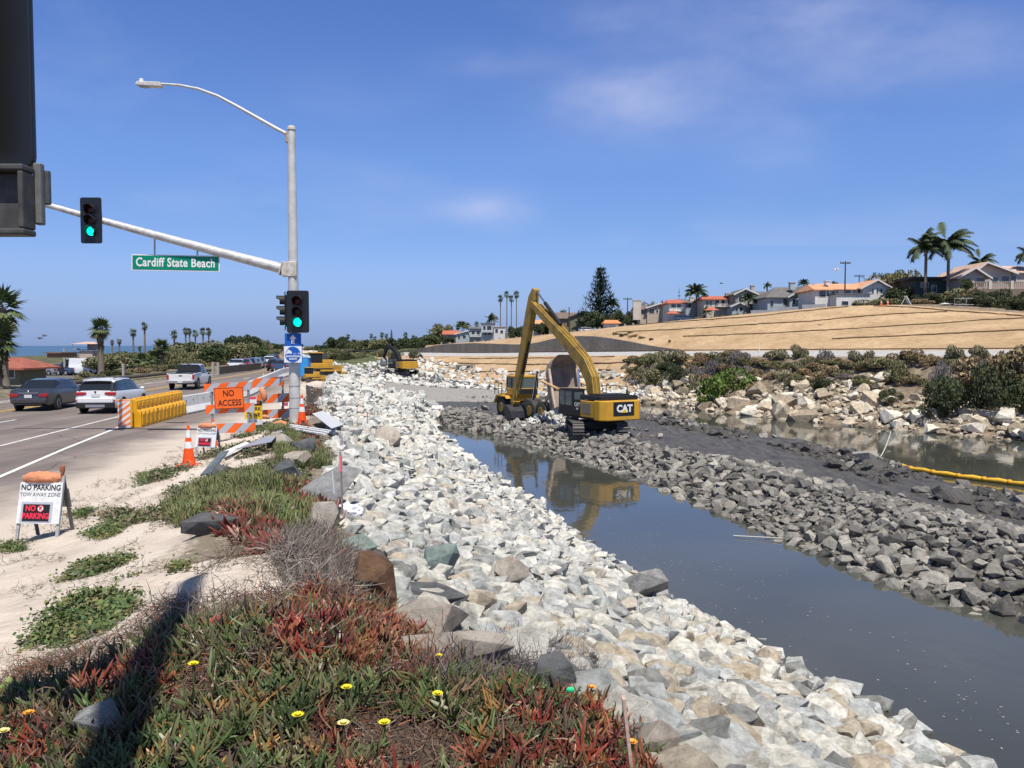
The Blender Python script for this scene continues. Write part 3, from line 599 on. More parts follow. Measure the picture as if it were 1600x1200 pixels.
# grey causeway
def kc(x, y):
    top = cwN(y)+np.interp(y, [0, 20, 30, 45, 60, 75], [9.5, 8.2, 6.6, 4.6, 3.8, 3.2])+fbm(x*.4, y*.4, 2, 31)*1.6
    return (x > cwN(y)-.45) & (x < top)
fld = cat4(poisson(kc, 5, 26, 8, 32, 34000, lambda x, y: .097*np.interp(y, [12, 20, 25, 30], [1.9, 1.5, 1.2, 1.0])*np.where((x-cwN(y) < 1.8) & (y < 29), 1.35, .95), .4, .3), field(kc, -9, 26, [(8, 32, .26, .11, .3, .0), (32, 76, .36, .14, .3, .05)], lambda x, y: 1.0), poisson(kc, -9, 14, 32, 76, 22000, lambda x, y: .155, .42, .3))
scatter_rocks('rubble_rock', 'grey rubble rocks on the causeway', lab_grey, 'rock', fld, M_grey, T_G, 260, stuff_label=['small grey rubble on the causeway edge', 'small grey rubble on the far part of the causeway edge'], neary=30)
# pale rocks at the near right end of the causeway, and loose stones in the mud
def kl(x, y): return (x > cwN(y)+3) & (x < cwF(y)+.3) & (fbm(x*.35, y*.35, 3, 40) > np.where(x > cwF(y)-3.8, .02, .34))
X, Y, Z, S = field(kl, -12, 30, [(14, 95, .6, .17, .4, .25)], lambda x, y: 1.0)
o = merged('loose_mud_stones', R_lo, RNG.integers(8, size=len(X)), np.stack([X, Y, Z], 1), randrot(len(X), .5), S, M_grey); tag(o, 'loose grey stones scattered in the causeway mud', 'rock pile', None, 'stuff')
def km(x, y): return (x > cwF(y)-4.5) & (x < cwF(y)+.2) & (fbm(x*.25, y*.25, 3, 44) > -.12)
X, Y, Z, S = field(km, -12, 30, [(14, 95, .42, .17, .5, .05)], lambda x, y: 1.0)
o = merged('mud_clods', R_mid, RNG.integers(10, size=len(X)), np.stack([X, Y, Z], 1), randrot(len(X), .6), np.stack([S*1.2, S*1.1, S*.9], 1), M_mud); tag(o, 'dark clods of dredged mud along the far edge of the causeway', 'mud', None, 'stuff')
# far bank boulders
def kb(x, y):
    u = (x-shore(y))/(rail(y)-8-shore(y)); return (u > -.02) & (u < .62+fbm(x*.12, y*.12, 2, 50)*.25) & (y < 103) & (fbm(x*.22, y*.22, 2, 51) > -.5+u*.65)
fld = field(kb, 5, 60, [(50, 104, .95, .40, .45, .3), (50, 104, .62, .24, .35, .3), (50, 104, 4.4, .72, .25, .3)], lambda x, y: np.interp((x-shore(y)), [0, 12], [1.1, .85]))
scatter_rocks('bank_boulder', 'tan boulders on the far bank', lab_tan, 'boulder', fld, M_tanrock, T_T, 200, protos_near=R_mid, stuff_label=['small tan stones on the far bank', 'small tan stones between the boulders of the far bank'])
# single large boulders on the berm
def boulder(px, py, w, h, m, label, seed, depthk=.8, sink=.25, rz=0, pr=None):
    b = Tt(px, py); k = b.y/FPX; V, F, _ = rockproto(seed, 15, 2, 1, 1); V = V.copy(); r = np.abs(V).max(0); V = V/r
    V[:, 0] *= w*k/2; V[:, 1] *= w*k/2*depthk; V[:, 2] *= h*k/2*(1+sink)
    me = bpy.data.meshes.new('boulder'); me.from_pydata(V.tolist(), [], F.tolist()); me.materials.append(m); o = link('boulder', me)
    o.location = (b.x, b.y+w*k/2*depthk*.6, b.z+h*k/2*(1-sink*.9)); o.rotation_euler = (0, 0, rz); tag(o, label, 'boulder'); return o
BL = [(582, 945, 92, 85, M_brown, 'rusty brown boulder between dead brush and white riprap', 1, .8),
 (668, 948, 125, 40, M_dark, 'low dark slab boulder beside the rusty brown boulder', 2, .6),
 (672, 1000, 150, 62, M_pale, 'pale sandy boulder behind the red ice plant', 3, .7),
 (712, 1052, 190, 60, M_pale, 'wide sand-dusted boulder above the grey dead shrub', 4, .6),
 (868, 1095, 80, 70, M_dark, 'dark wedge boulder with a bright green paint spot', 5, .6),
 (148, 1165, 110, 62, M_greyb, 'grey boulder half hidden by ice plant in the near left', 6, .7),
 (322, 838, 92, 32, M_dark, 'dark slate slab lying on sand beside the dark red ice plant', 7, .6),
 (438, 752, 62, 34, M_dark, 'dark rounded boulder in grass below the fallen panels', 8, .7),
 (512, 790, 100, 62, M_greyb, 'large flat grey boulder behind the pink-topped stake', 9, .6),
 (500, 790, 60, 45, M_greenst, 'greenish boulder with dark red plants in front', 10, .6),
 (505, 838, 50, 52, M_pale, 'upright grey-tan block beside red plants and the stake', 11, .8),
 (560, 870, 75, 40, M_greenst, 'dark green boulder with a white fleck among the riprap', 12, .7),
 (604, 700, 50, 32, M_pale, 'tan boulder behind the large flat grey boulder', 13, .7),
 (478, 712, 50, 30, M_dark, 'black boulder under the fallen white panel', 14, .7),
 (345, 748, 60, 22, M_dark, 'dark slate wedge in green plants by the orange cone', 15, .6),
 (462, 730, 44, 24, M_pale, 'sandy boulder beside the black boulder', 16, .7),
 (430, 698, 50, 22, M_pale, 'pale stone behind the fallen panels', 17, .7),
 (800, 925, 58, 55, M_pale, 'tan pointed boulder in the middle of the riprap', 18, .8),
 (1030, 1200, 85, 70, M_pale, 'large pale boulder behind the wooden stake', 19, .8),
 (1010, 940, 90, 50, M_greyb, 'rounded grey boulder on the water edge of the white riprap', 20, .7),
 (690, 900, 60, 60, M_greenst, 'pale blue-green block among the white riprap', 21, .7)]
for px, py, w, h, m, lb, sd_, dk in BL: boulder(px, py, w, h, m, lb, 500+sd_, dk)
# dark filter fabric on the slope behind the pole
mb = MB(); P0 = [Tt(x, y) for x, y in ((478, 604), (505, 612), (530, 640), (545, 660), (505, 655), (480, 640))]
for p in P0: p.z += .12
mb.add(P0, [tuple(range(6))]); tag(mb.build('filter_fabric', mat('black_fabric', (.03, .032, .035), .8)), 'black filter fabric spread over the bank behind the pole', 'fabric sheet')
# green paint marks
mb = MB(); p = at(891, 1078, 3.75); mb.ell(p, (.02, .008, .014)); tag(mb.build('paint_mark', mat('green_paint', (.03, .6, .25), .6)), 'bright green paint mark on the dark wedge boulder', 'paint mark')
# foam flecks on the channel
n = 280; a = RNG.uniform(0, 1, n); fx = []; fy = []
while len(fx) < n:
    y = RNG.uniform(13, 40)**1; cxx = np.interp(y, [13, 40], [.15, .3]); u = np.clip(RNG.normal(.28, .16), .02, .98); lo_, hi_ = float(wNear(y)), float(cwN(y))
    if vn(u*7, y*.4, 5) < .35+.0: continue
    fx.append(lo_+(hi_-lo_)*u); fy.append(y)
s = RNG.uniform(.008, .028, n); disc = (np.array([[math.cos(q)*(1+.3*math.sin(3*q)), math.sin(q)*.6, 0] for q in np.linspace(0, 2*math.pi, 8)[:-1]]+[[0, 0, .1]]), np.array([[i, (i+1) % 7, 7] for i in range(7)]), None)
o = merged('foam_flecks', [disc], np.zeros(n, int), np.stack([fx, fy, np.full(n, WZ+.004)], 1), randrot(n, .0001), s, mat('foam', (.36, .36, .33), .8)); tag(o, 'pale foam flecks floating on the near channel', 'foam', None, 'stuff')
# ---------------------------------------------------------------- ground plants of the berm
def leaf_clump(seed, n=16, L=.085, w=.0075, up=.8):
    r = np.random.default_rng(seed); V = []; F = []; C = []
    for i in range(n):
        a = r.uniform(0, 2*math.pi); el = r.uniform(.15, 1.35)*up; l = L*r.uniform(.6, 1.25); ww = w*r.uniform(.8, 1.3); o0 = r.normal(0, .022, 3)*[1, 1, .3]
        d = np.array([math.cos(a)*math.cos(el), math.sin(a)*math.cos(el), math.sin(el)]); s = np.array([-math.sin(a), math.cos(a), 0]); nrm = np.cross(s, d)
        cv = r.uniform(.0, .35); b = len(V)
        for t, k in ((0, .8), (.5, 1.0), (.85, .65)):
            c_ = o0+d*l*t+np.array([0, 0, 1])*cv*l*t*t; 
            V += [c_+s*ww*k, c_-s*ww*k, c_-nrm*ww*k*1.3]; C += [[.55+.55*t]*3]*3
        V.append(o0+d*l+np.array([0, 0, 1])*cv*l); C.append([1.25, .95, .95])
        for q in (0, 3):
            for k in range(3): k2 = (k+1) % 3; F += [[b+q+k, b+q+k2, b+q+3+k2], [b+q+k, b+q+3+k2, b+q+3+k]]
        for k in range(3): F.append([b+6+k, b+6+(k+1) % 3, b+9])
    return np.array(V), np.array(F), np.array(C)
def blade_clump(seed, n=14, L=.2, w=.006, spread=.5, droop=.4):
    r = np.random.default_rng(seed); V = []; F = []; C = []
    for i in range(n):
        a = r.uniform(0, 2*math.pi); el = math.pi/2-abs(r.normal(0, spread)); l = L*r.uniform(.5, 1.2); o0 = r.normal(0, .03, 3)*[1, 1, 0]; s = np.array([-math.sin(a), math.cos(a), 0]); b = len(V)
        d = np.array([math.cos(a)*math.cos(el), math.sin(a)*math.cos(el), math.sin(el)])
        for t, k in ((0, 1), (.55, .8)):
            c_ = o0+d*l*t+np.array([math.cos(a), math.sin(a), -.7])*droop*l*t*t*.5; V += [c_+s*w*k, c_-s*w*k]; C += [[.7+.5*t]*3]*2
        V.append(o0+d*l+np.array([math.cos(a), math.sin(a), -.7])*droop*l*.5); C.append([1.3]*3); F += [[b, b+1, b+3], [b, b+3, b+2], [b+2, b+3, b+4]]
    return np.array(V), np.array(F), np.array(C)
def leafy_clump(seed, n=34, L=.05, R=.09, hgt=.05):
    r = np.random.default_rng(seed); V = []; F = []; C = []
    for i in range(n):
        p = np.array([r.normal(0, R*.6), r.normal(0, R*.6), abs(r.normal(0, hgt*.6))]); l = L*r.uniform(.4, .9)
        u = r.normal(size=3); u[2] *= .5; u /= np.linalg.norm(u); w_ = np.cross(u, r.normal(size=3)+[0, 0, 2]); w_ /= np.linalg.norm(w_)+1e-9; b = len(V); k = r.uniform(.6, 1.35)
        V += [p-u*l*.5, p+w_*l*.32, p+u*l*.5, p-w_*l*.32]; C += [[k]*3]*4; F += [[b, b+1, b+2], [b, b+2, b+3]]
    return np.array(V), np.array(F), np.array(C)
def twig_clump(seed, n=9, L=.22, w=.0035):
    r = np.random.default_rng(seed); V = []; F = []; C = []
    for i in range(n):
        p = r.normal(0, .05, 3)*[1, 1, .4]+[0, 0, .02]; a = r.uniform(0, 2*math.pi); d = np.array([math.cos(a), math.sin(a), r.normal(.2, .35)]); k = r.uniform(.5, 1.5)
        for sgm in range(3):
            d = d+r.normal(0, .4, 3); d /= np.linalg.norm(d); q = p+d*L/3*r.uniform(.6, 1.3); s = np.cross(d, [0, 0, 1.]); s /= np.linalg.norm(s)+1e-9; u = np.cross(s, d); b = len(V); ww = w*(1-.25*sgm)
            V += [p+s*ww, p-s*ww*.5+u*ww, p-s*ww*.5-u*ww, q+s*ww*.7, q-s*ww*.35+u*ww*.7, q-s*ww*.35-u*ww*.7]; C += [[k]*3]*6
            for e in range(3): e2 = (e+1) % 3; F += [[b+e, b+e2, b+3+e2], [b+e, b+3+e2, b+3+e]]
            p = q
    return np.array(V), np.array(F), np.array(C)
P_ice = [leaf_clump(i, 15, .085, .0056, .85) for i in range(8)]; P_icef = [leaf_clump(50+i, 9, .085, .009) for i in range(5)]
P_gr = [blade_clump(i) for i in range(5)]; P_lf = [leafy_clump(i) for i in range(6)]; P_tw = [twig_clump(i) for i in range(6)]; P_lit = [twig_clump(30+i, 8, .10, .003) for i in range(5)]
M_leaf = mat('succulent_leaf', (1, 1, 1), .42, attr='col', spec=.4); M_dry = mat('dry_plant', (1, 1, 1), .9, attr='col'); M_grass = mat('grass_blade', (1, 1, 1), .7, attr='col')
def region(polys, x0, x1, y0, y1, s, noise=None, thr=0., extra=None):
    x, y = jitter(x0, x1, y0, y1, s); z = H(x, y); px, py = proj(x, y, z); k = np.zeros(len(x), bool)
    for p in polys: k |= inpoly(px, py, p)
    if noise: k &= fbm(x*noise, y*noise, 3, 77) > thr
    x, y, z, px, py = x[k], y[k], z[k], px[k], py[k]; return x, y, z, px, py
def plants(name, label, cat, reg, protos, m, colf, smin, smax, tilt=.2, lift=0):
    x, y, z, px, py = reg; n = len(x)
    if not n: return
    c = colf(x, y, px, py, n); o = merged(name, protos, RNG.integers(len(protos), size=n), np.stack([x, y, z+lift], 1), randrot(n, tilt), RNG.uniform(smin, smax, n), m, None, c); return tag(o, label, cat, None, 'stuff')
def pal(cols, jit=.2):
    cols = np.array(cols)
    def f(x, y, px, py, n): return cols[RNG.integers(len(cols), size=n)]*RNG.uniform(1-jit, 1+jit, (n, 1))
    return f
REDP = [[(440, 925), (545, 915), (600, 955), (690, 1040), (640, 1075), (560, 1060), (470, 1030), (400, 1005), (420, 960)], [(735, 1115), (860, 1095), (990, 1125), (1010, 1200), (1010, 1260), (760, 1210), (820, 1150)], [(100, 1100), (180, 1055), (250, 1030), (270, 1095), (150, 1130)], [(0, 1150), (60, 1130), (110, 1180), (60, 1230), (0, 1230)]]
def icecol(x, y, px, py, n):
    red = np.zeros(n, bool)
    for p in REDP: red |= inpoly(px+RNG.normal(0, 14, n), py+RNG.normal(0, 10, n), p)
    red |= (fbm(x*1.8, y*1.8, 3, 13) > .40)
    g = np.array([[.085, .125, .040], [.115, .155, .055], [.065, .095, .035], [.15, .155, .06], [.12, .11, .05]]); r = np.array([[.28, .055, .035], [.20, .045, .035], [.30, .10, .05], [.13, .045, .035], [.24, .12, .06]])
    c_ = np.where((red & (RNG.uniform(0, 1, n) < .82))[:, None], r[RNG.integers(5, size=n)], g[RNG.integers(5, size=n)]); c_ = np.where((RNG.uniform(0, 1, n) < .06)[:, None], [.30, .16, .05], c_); c_ = np.where((RNG.uniform(0, 1, n) < .12)[:, None], [.10, .075, .05], c_)
    return c_*RNG.uniform(.75, 1.25, (n, 1))
ice = region([ICE], -6, 2.2, 1.6, 7.4, .074); k = (fbm(ice[0]*2.6, ice[1]*2.6, 3, 17) > -.42)
ice = tuple(a[k] for a in ice)
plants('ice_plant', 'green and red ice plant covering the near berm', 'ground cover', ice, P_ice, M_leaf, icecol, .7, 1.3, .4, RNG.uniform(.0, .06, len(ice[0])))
lit = region([ICE, [(190, 1010), (250, 940), (400, 935), (470, 920), (520, 940), (470, 985), (300, 1020), (230, 1060)], [(0, 1060), (200, 1000), (260, 1040), (120, 1110), (0, 1110)]], -6, 2.2, 1.6, 8, .06, 1.5, -.25)
plants('leaf_litter', 'dry brown stems and litter under the ice plant', 'plant litter', lit, P_lit, M_dry, pal([[.16, .105, .075], [.22, .165, .125], [.09, .065, .05], [.13, .08, .055], [.18, .07, .04]]), .7, 1.2, .3, .0)
RED2 = [[(335, 800), (385, 790), (430, 830), (440, 870), (400, 865), (345, 835)], [(430, 752), (470, 758), (520, 800), (525, 835), (490, 820), (450, 785)], [(500, 840), (530, 870), (525, 900), (505, 880)], [(470, 660), (495, 690), (500, 712), (470, 700)], [(465, 610), (490, 620), (495, 650), (470, 650)]]
r2 = region(RED2, -9, -1, 6, 45, .11); plants('red_ice_plant', 'dark red ice plant mounds on the berm crest by the grass', 'ground cover', r2, P_icef, M_leaf, pal([[.20, .05, .04], [.13, .045, .035], [.24, .08, .05], [.09, .09, .04]]), 1.2, 2.2, .4)
# green leafy patches on the sand
GP = [[(85, 915), (130, 880), (200, 868), (225, 880), (215, 900), (150, 915), (100, 930)], [(45, 1005), (70, 965), (120, 930), (190, 925), (215, 955), (170, 985), (100, 1015)], [(135, 835), (180, 815), (195, 830), (160, 845)], [(0, 852), (30, 850), (40, 862), (0, 864)], [(105, 805), (145, 795), (140, 808), (110, 812)], [(215, 740), (265, 735), (260, 750), (220, 752)], [(260, 885), (295, 878), (300, 890), (270, 896)], [(0, 1090), (40, 1085), (60, 1110), (0, 1120)]]
for i, (pg, lb) in enumerate(zip(GP, ['leafy green plant patch on the sand right of the near A-frame', 'large leafy green plant patch on sand nearest the ice plant', 'small green plant patch between near A-frame and grass', 'low plant patch at the foot of the near A-frame, left edge', 'tiny plant patch behind the near A-frame leg', 'dry green patch by the road edge left of the orange cone', 'round pale-green patch on the sand mound', 'leafy patch at the left edge beside the ice plant'])):
    q = region([pg], -10, -1, 3, 26, .075 if i not in (5,) else .11, 1.8, -.35); plants('sand_plant', lb, 'ground cover', q, P_lf, M_grass, pal([[.085, .13, .04], [.06, .10, .035], [.13, .16, .05], [.16, .15, .06]]), .8, 1.6, .3)
GR = [[(150, 800), (200, 770), (245, 740), (275, 720), (300, 700), (360, 690), (450, 690), (480, 740), (500, 800), (470, 835), (400, 835), (330, 810), (280, 820), (230, 815), (180, 828)], [(345, 680), (420, 655), (460, 660), (470, 700), (400, 690)], [(425, 640), (450, 640), (452, 655), (425, 655)]]
q = region(GR, -9, -1.5, 8, 40, .14, 1.0, .0); plants('green_weeds', 'green leafy weeds on the berm between cone and grey boulders', 'ground cover', q, P_lf, M_grass, pal([[.085, .12, .045], [.06, .085, .035], [.12, .135, .055], [.15, .125, .07], [.17, .13, .09]]), 1.0, 2.2, .3)
q = region([[(300, 760), (400, 735), (470, 760), (500, 800), (490, 835), (430, 840), (340, 800)], [(250, 790), (300, 770), (330, 800), (280, 825)], [(420, 660), (500, 700), (520, 730), (440, 740)]], -8, -1.5, 8, 30, .07, 1.2, -.5); plants('tall_grass', 'fresh green grass on the berm above the dark slate slab', 'grass', q, P_gr, M_grass, pal([[.13, .17, .055], [.11, .14, .05], [.20, .19, .09], [.13, .12, .06]]), .6, 1.3, .2)
q = region([[(0, 840), (140, 760), (300, 690), (420, 700), (440, 860), (480, 930), (250, 1000), (120, 1060), (0, 1080)]], -11, -1, 4, 26, .2, 2.2, .12); plants('sand_debris', 'small dry sprigs and debris strewn over the sand', 'plant litter', q, P_lit, M_dry, pal([[.14, .10, .08], [.10, .10, .05], [.22, .17, .13]]), .6, 1.3, .3)
# dead brush
DB = [([(445, 850), (480, 830), (530, 850), (560, 900), (550, 950), (500, 940), (455, 920), (430, 880)], 'tangled grey dead brush beside the rusty brown boulder', .045, [[.20, .165, .14], [.27, .235, .20], [.12, .10, .085]], 1.0), ([(180, 1030), (250, 960), (300, 935), (440, 925), (480, 935), (460, 955), (330, 990), (230, 1060)], 'dead twigs and roots across the sand mound', .125, [[.28, .24, .20], [.16, .125, .10], [.36, .31, .27]], .9), ([(640, 1060), (700, 1040), (790, 1020), (900, 1010), (930, 1060), (880, 1090), (780, 1085), (690, 1090)], 'grey-black dead shrub beneath the sand-dusted boulder', .045, [[.10, .085, .09], [.16, .13, .13], [.07, .06, .065]], .8), ([(330, 870), (420, 840), (470, 880), (450, 910), (350, 900)], 'thin dry twigs on the bright sand crest', .16, [[.16, .12, .09]], .9), ([(495, 600), (520, 640), (505, 660), (470, 640)], 'dry brown weeds behind the signal pole', .3, [[.18, .13, .09]], 3), ([(620, 1050), (700, 1040), (690, 1070), (640, 1080)], 'dry reddish stems by the wide sandy boulder', .08, [[.2, .1, .07]], 1)]
for pg, lb, sp, cl, sc_ in DB:
    q = region([pg], -12, 1.5, 2.5, 60, sp if sc_ < 2 else .5); plants('dead_brush', lb, 'dead brush', q, P_tw, M_dry, pal(cl, .3), .6*sc_, 1.2*sc_, .6, .02)
# driftwood, stakes
def stick(name, label, a, b, r, m, da=None, db=None):
    pa = Tt(*a); pb = Tt(*b); pa.z += r*1.5; pb.z += r*1.5+(.05 if db is None else db); mb = MB(); n = 6; pts = [pa.lerp(pb, i/n)+Vector((random.uniform(-1, 1), random.uniform(-1, 1), random.uniform(0, 1)))*r*1.2 for i in range(n+1)]
    mb.tube(pts, [r*(.6+.6*random.random()) for _ in pts], 7); return tag(mb.build(name, m, smooth=True), label, 'driftwood' if name == 'driftwood' else name)
M_wood = mat('weathered_wood', (.30, .25, .21), .9, .3, 20, .6, 40)
stick('driftwood', 'pale grey driftwood branch lying across the litter, lower left', (95, 1092), (165, 1018), .016, M_wood)
stick('driftwood', 'thin bleached stick arching over the dead twigs', (300, 985), (400, 955), .007, M_wood); stick('driftwood', 'short white twig in the green ice plant', (575, 1100), (560, 1060), .006, mat('bleached_wood', (.6, .56, .5), .8))
# yellow flowers of the ice plant
M_yel = mat('yellow_petal', (.80, .70, .03), .6); M_yel2 = mat('cream_petal', (.78, .72, .30), .6); M_org = mat('orange_petal', (.75, .33, .05), .6)
FL = [(303, 1074, M_yel, 'small yellow ice plant flower at the edge of the dark shadow'), (542, 1113, M_yel, 'yellow ice plant flower right of the lone white twig'), (466, 1160, M_yel, 'bright yellow flower left of the cream flower'), (537, 1173, M_yel2, 'open cream flower, bottom centre'), (601, 1171, M_yel, 'bright yellow flower right of the cream flower'), (684, 1122, M_yel, 'yellow flower in green leaves left of the red patch'), (924, 1106, M_org, 'orange-yellow flower near the green paint mark'), (46, 1152, M_org, 'orange flower at the far left edge'), (7, 1182, M_yel2, 'pale flower in the bottom left corner'), (686, 1055, M_yel, 'tiny yellow flower below the sandy boulder'), (987, 1200, M_org, 'orange flower at the foot of the stake')]
for px, py, m, lb in FL:
    b = Tt(px, py+8); r = .024 if py > 1060 else .018; t = thing('flower', lb, 'flower', (b.x, b.y, b.z+.13), random.uniform(0, 6), 'ice plant flowers')
    mb = MB()
    for ring, (n_, l_, e_) in enumerate(((14, 1.0, .35), (10, .75, .8))):
        for i in range(n_):
            a = 2*math.pi*(i+.5*ring)/n_; d = Vector((math.cos(a)*math.cos(e_), math.sin(a)*math.cos(e_), math.sin(e_))); s_ = Vector((-math.sin(a), math.cos(a), 0))*r*.16; mb.add([s_*.5, d*r*l_+s_, d*r*l_*1.25, d*r*l_-s_, -s_*.5], [(0, 1, 2, 3, 4)])
    mb.build('petals', m, t); mb = MB(); mb.ell((0, 0, r*.25), (r*.35, r*.35, r*.25), 8, 4); mb.build('flower_centre', mat('pollen', (.6, .4, .05), .8), t)
    mb = MB(); mb.cyl((0, 0, -.12), (0, 0, 0), .004, .006, 6); mb.build('stem', mat('stem_green', (.08, .12, .04), .6), t)
# ---------------------------------------------------------------- shared materials
M_galv = mat('painted_steel', (.55, .55, .52), .55, .12, 3, .1, 20, metal=.15); M_galv2 = mat('galvanised_steel', (.42, .43, .44), .5, .15, 8, metal=.5)
M_blk = mat('black_enamel', (.012, .013, .014), .35, spec=.5); M_blkm = mat('black_plastic', (.02, .02, .022), .6)
M_white_s = mat('white_sheeting', (.70, .70, .68), .5, .06, 6); M_silver = mat('silver_sheeting', (.40, .43, .48), .45); M_orange = mat('orange_sheeting', (.82, .14, .02), .5, .05, 5)
M_coneo = mat('cone_orange', (.85, .09, .01), .5, .1, 6); M_green = mat('green_sign', (.0, .22, .13), .45); M_blue = mat('blue_sign', (.01, .10, .42), .45); M_blk_t = mat('black_lettering', (.015, .015, .015), .6)
M_red_t = mat('red_lettering', (.75, .03, .07), .55); M_white_t = mat('white_lettering', (.75, .75, .74), .5); M_wwood = mat('white_painted_wood', (.66, .67, .66), .7, .12, 10, .2, 30); M_gwood = mat('grey_wood_leg', (.33, .34, .34), .8, .2, 12)
M_sandbag = mat('orange_sandbag', (.62, .25, .13), .8, .12, 12, .6, 30, bdist=.03); M_lens_off = mat('unlit_red_lens', (.05, .004, .004), .25); M_lens_y = mat('unlit_amber_lens', (.05, .015, .004), .25)
M_glow = mat('lit_green_lens', (.0, .85, .55), .3, emit=1.6); M_yb = mat('yellow_barrier_plastic', (.72, .36, .015), .5, .1, 3, .15, 10); M_conc = mat('white_painted_concrete', (.60, .60, .58), .8, .08, 1.5, .3, 20)
M_tyre = mat('tyre_rubber', (.018, .018, .019), .8); M_rim = mat('alloy_rim', (.42, .43, .45), .35, metal=.7); M_glass = mat('dark_car_glass', (.015, .02, .025), .06, spec=.8); M_chrome = mat('chrome_trim', (.6, .6, .6), .2, metal=.9)
M_tail = mat('red_tail_lamp', (.35, .01, .015), .2, spec=.6, coat=.5); M_plate = mat('licence_plate', (.6, .6, .6), .5)
# ---------------------------------------------------------------- far signal pole with mast arm
PB = Vector((-7.36, 28.0, 0)); PB.z = Hh(PB.x, PB.y)-.02
sp = thing('signal_pole', 'tall grey signal pole with mast arm and curved luminaire arm rising from the berm', 'traffic light pole', PB)
zt = at(458, 203, 28).z-PB.z; za = at(455, 421, 28).z-PB.z
mb = MB(); mb.tube([(0, 0, -.3), (0, 0, zt*.5), (0, 0, zt)], [.19, .165, .125], 20); mb.build('pole', M_galv, sp, smooth=True)
mb = MB(); mb.cyl((0, 0, zt), (0, 0, zt+.05), .15, .14, 20); mb.ell((0, 0, zt+.05), (.14, .14, .1), 16, 8); mb.build('pole_cap', mat('rusty_cap', (.48, .42, .36), .7, .3, 20), sp, smooth=True)
mb = MB(); mb.box((-.24, -.0, za+.0), (.24, .34, .48)); mb.box((-.38, 0, za+.03), (.05, .40, .46), R=Euler((0, .27, 0)).to_matrix()); mb.box((0, -.14, za), (.3, .1, .5)); mb.build('arm_bracket', mat('stained_steel', (.50, .46, .40), .7, .25, 8), sp, bevel=.02)
tip = at(62, 317, 27.4)-PB; mpt = [Vector((-.38, 0, za+.03))]
for i in range(1, 9):
    t = i/8; p = mpt[0].lerp(tip, t); p.z -= .03*math.sin(math.pi*t); mpt.append(p)
ext = tip+(tip-mpt[-2]).normalized()*2.2; mpt.append(ext)
mb = MB(); mb.tube(mpt, [.175-.011*i for i in range(10)], 16); mb.build('mast_arm', mat('worn_arm_steel', (.52, .51, .48), .55, .22, 6, .1, 20, metal=.15), sp, smooth=True)
lp = [at(x, y, 28-.0*i)-PB for i, (x, y) in enumerate(((453, 212), (430, 200), (400, 183), (370, 166), (340, 150), (310, 139), (280, 133), (250, 131)))]
mb = MB(); mb.tube(lp, [.065, .062, .058, .054, .05, .046, .042, .04], 12); mb.build('luminaire_arm', M_galv, sp, smooth=True)
mb = MB(); mb.box((-.13, 0, lp[0].z-.06), (.12, .18, .34)); mb.build('arm_clamp', mat('rusty_clamp', (.42, .30, .20), .8, .3, 10), sp, bevel=.02)
lh = lp[-1]; lum = MB(); lum.prism([(-.78, -.05), (-.72, .06), (-.1, .04), (.05, .03), (.08, -.12), (-.35, -.10), (-.74, -.07)], -.14, .14, 'y'); o = lum.build('lamp_head', mat('lamp_housing', (.55, .53, .50), .6, .15, 8), sp, bevel=.02); o.location = lh
mb = MB(); mb.cyl((-.62, 0, .04), (-.62, 0, .17), .07, .06, 10); q = mb.build('photocell', M_white_t, o); mb = MB(); mb.ell((-.5, 0, -.09), (.2, .11, .05)); mb.build('lamp_lens', mat('lamp_glass', (.35, .36, .37), .2), o)
def signal_head(parent, loc, rz, lit=2, name='signal_head', plate=True, bw=.66, bh=1.4):
    """a three section head with backplate, facing -y before turning; visors and lenses are its own pieces"""
    mb = MB(); mb.box((0, .08, 0), (.34, .18, 1.06))
    if plate:
        pts = [];
        for cx_, cz_, a0 in ((bw/2-.07, bh/2-.07, 0), (-bw/2+.07, bh/2-.07, 90), (-bw/2+.07, -bh/2+.07, 180), (bw/2-.07, -bh/2+.07, 270)):
            for k in range(5): a = math.radians(a0+k*22.5); pts.append((cx_+.07*math.cos(a), cz_+.07*math.sin(a)))
        mb.prism(pts, .0, .02, 'y')
    o = mb.build(name, M_blk, parent, bevel=.01); o.location = loc; o.rotation_euler = (0, 0, rz)
    for i in range(3):
        z = .35-i*.35; lens = MB(); lens.ell((0, -.01, z), (.145, .05, .145), 20, 10); lens.build('lens', (M_lens_off, M_lens_y, M_glow)[i] if i != lit else M_glow, o, smooth='all') if True else None
        v = MB(); n = 18; vs = []; fs = []
        for k in range(n+1):
            a = math.radians(-50+280*k/n); ln = .27 if 20 < math.degrees(a) < 160 else .16
            for (y_, r_) in ((0, .165), (-ln, .165), (-ln, .155), (0, .155)): vs.append((r_*math.cos(a), y_, z+r_*math.sin(a)))
        for k in range(n):
            for e in range(4): e2 = (e+1) % 4; fs.append((k*4+e, k*4+e2, k*4+4+e2, k*4+4+e))
        v.add(vs, fs); v.build('visor', M_blkm, o, smooth=True)
    return o
c1 = at(147.5, 346, 27.6)-PB; signal_head(sp, c1+Vector((0, -.22, 0)), .02, bw=.70, bh=1.50)
mb = MB(); mb.box((c1.x, -.05, c1.z+.05), (.08, .2, .7)); mb.build('head_clamp', M_galv2, sp)
c2 = at(465.5, 487, 27.6)-PB; signal_head(sp, Vector((c2.x, -.42, c2.z)), .03, bw=.74, bh=1.40)
signal_head(sp, Vector((-.30, .0, c2.z+.04)), -1.25, lit=-1, bw=.5, bh=1.3)
mb = MB(); mb.box((.06, -.22, c2.z+.6), (.06, .3, .06)); mb.box((.06, -.22, c2.z-.6), (.06, .3, .06)); mb.build('head_bracket', M_blkm, sp)
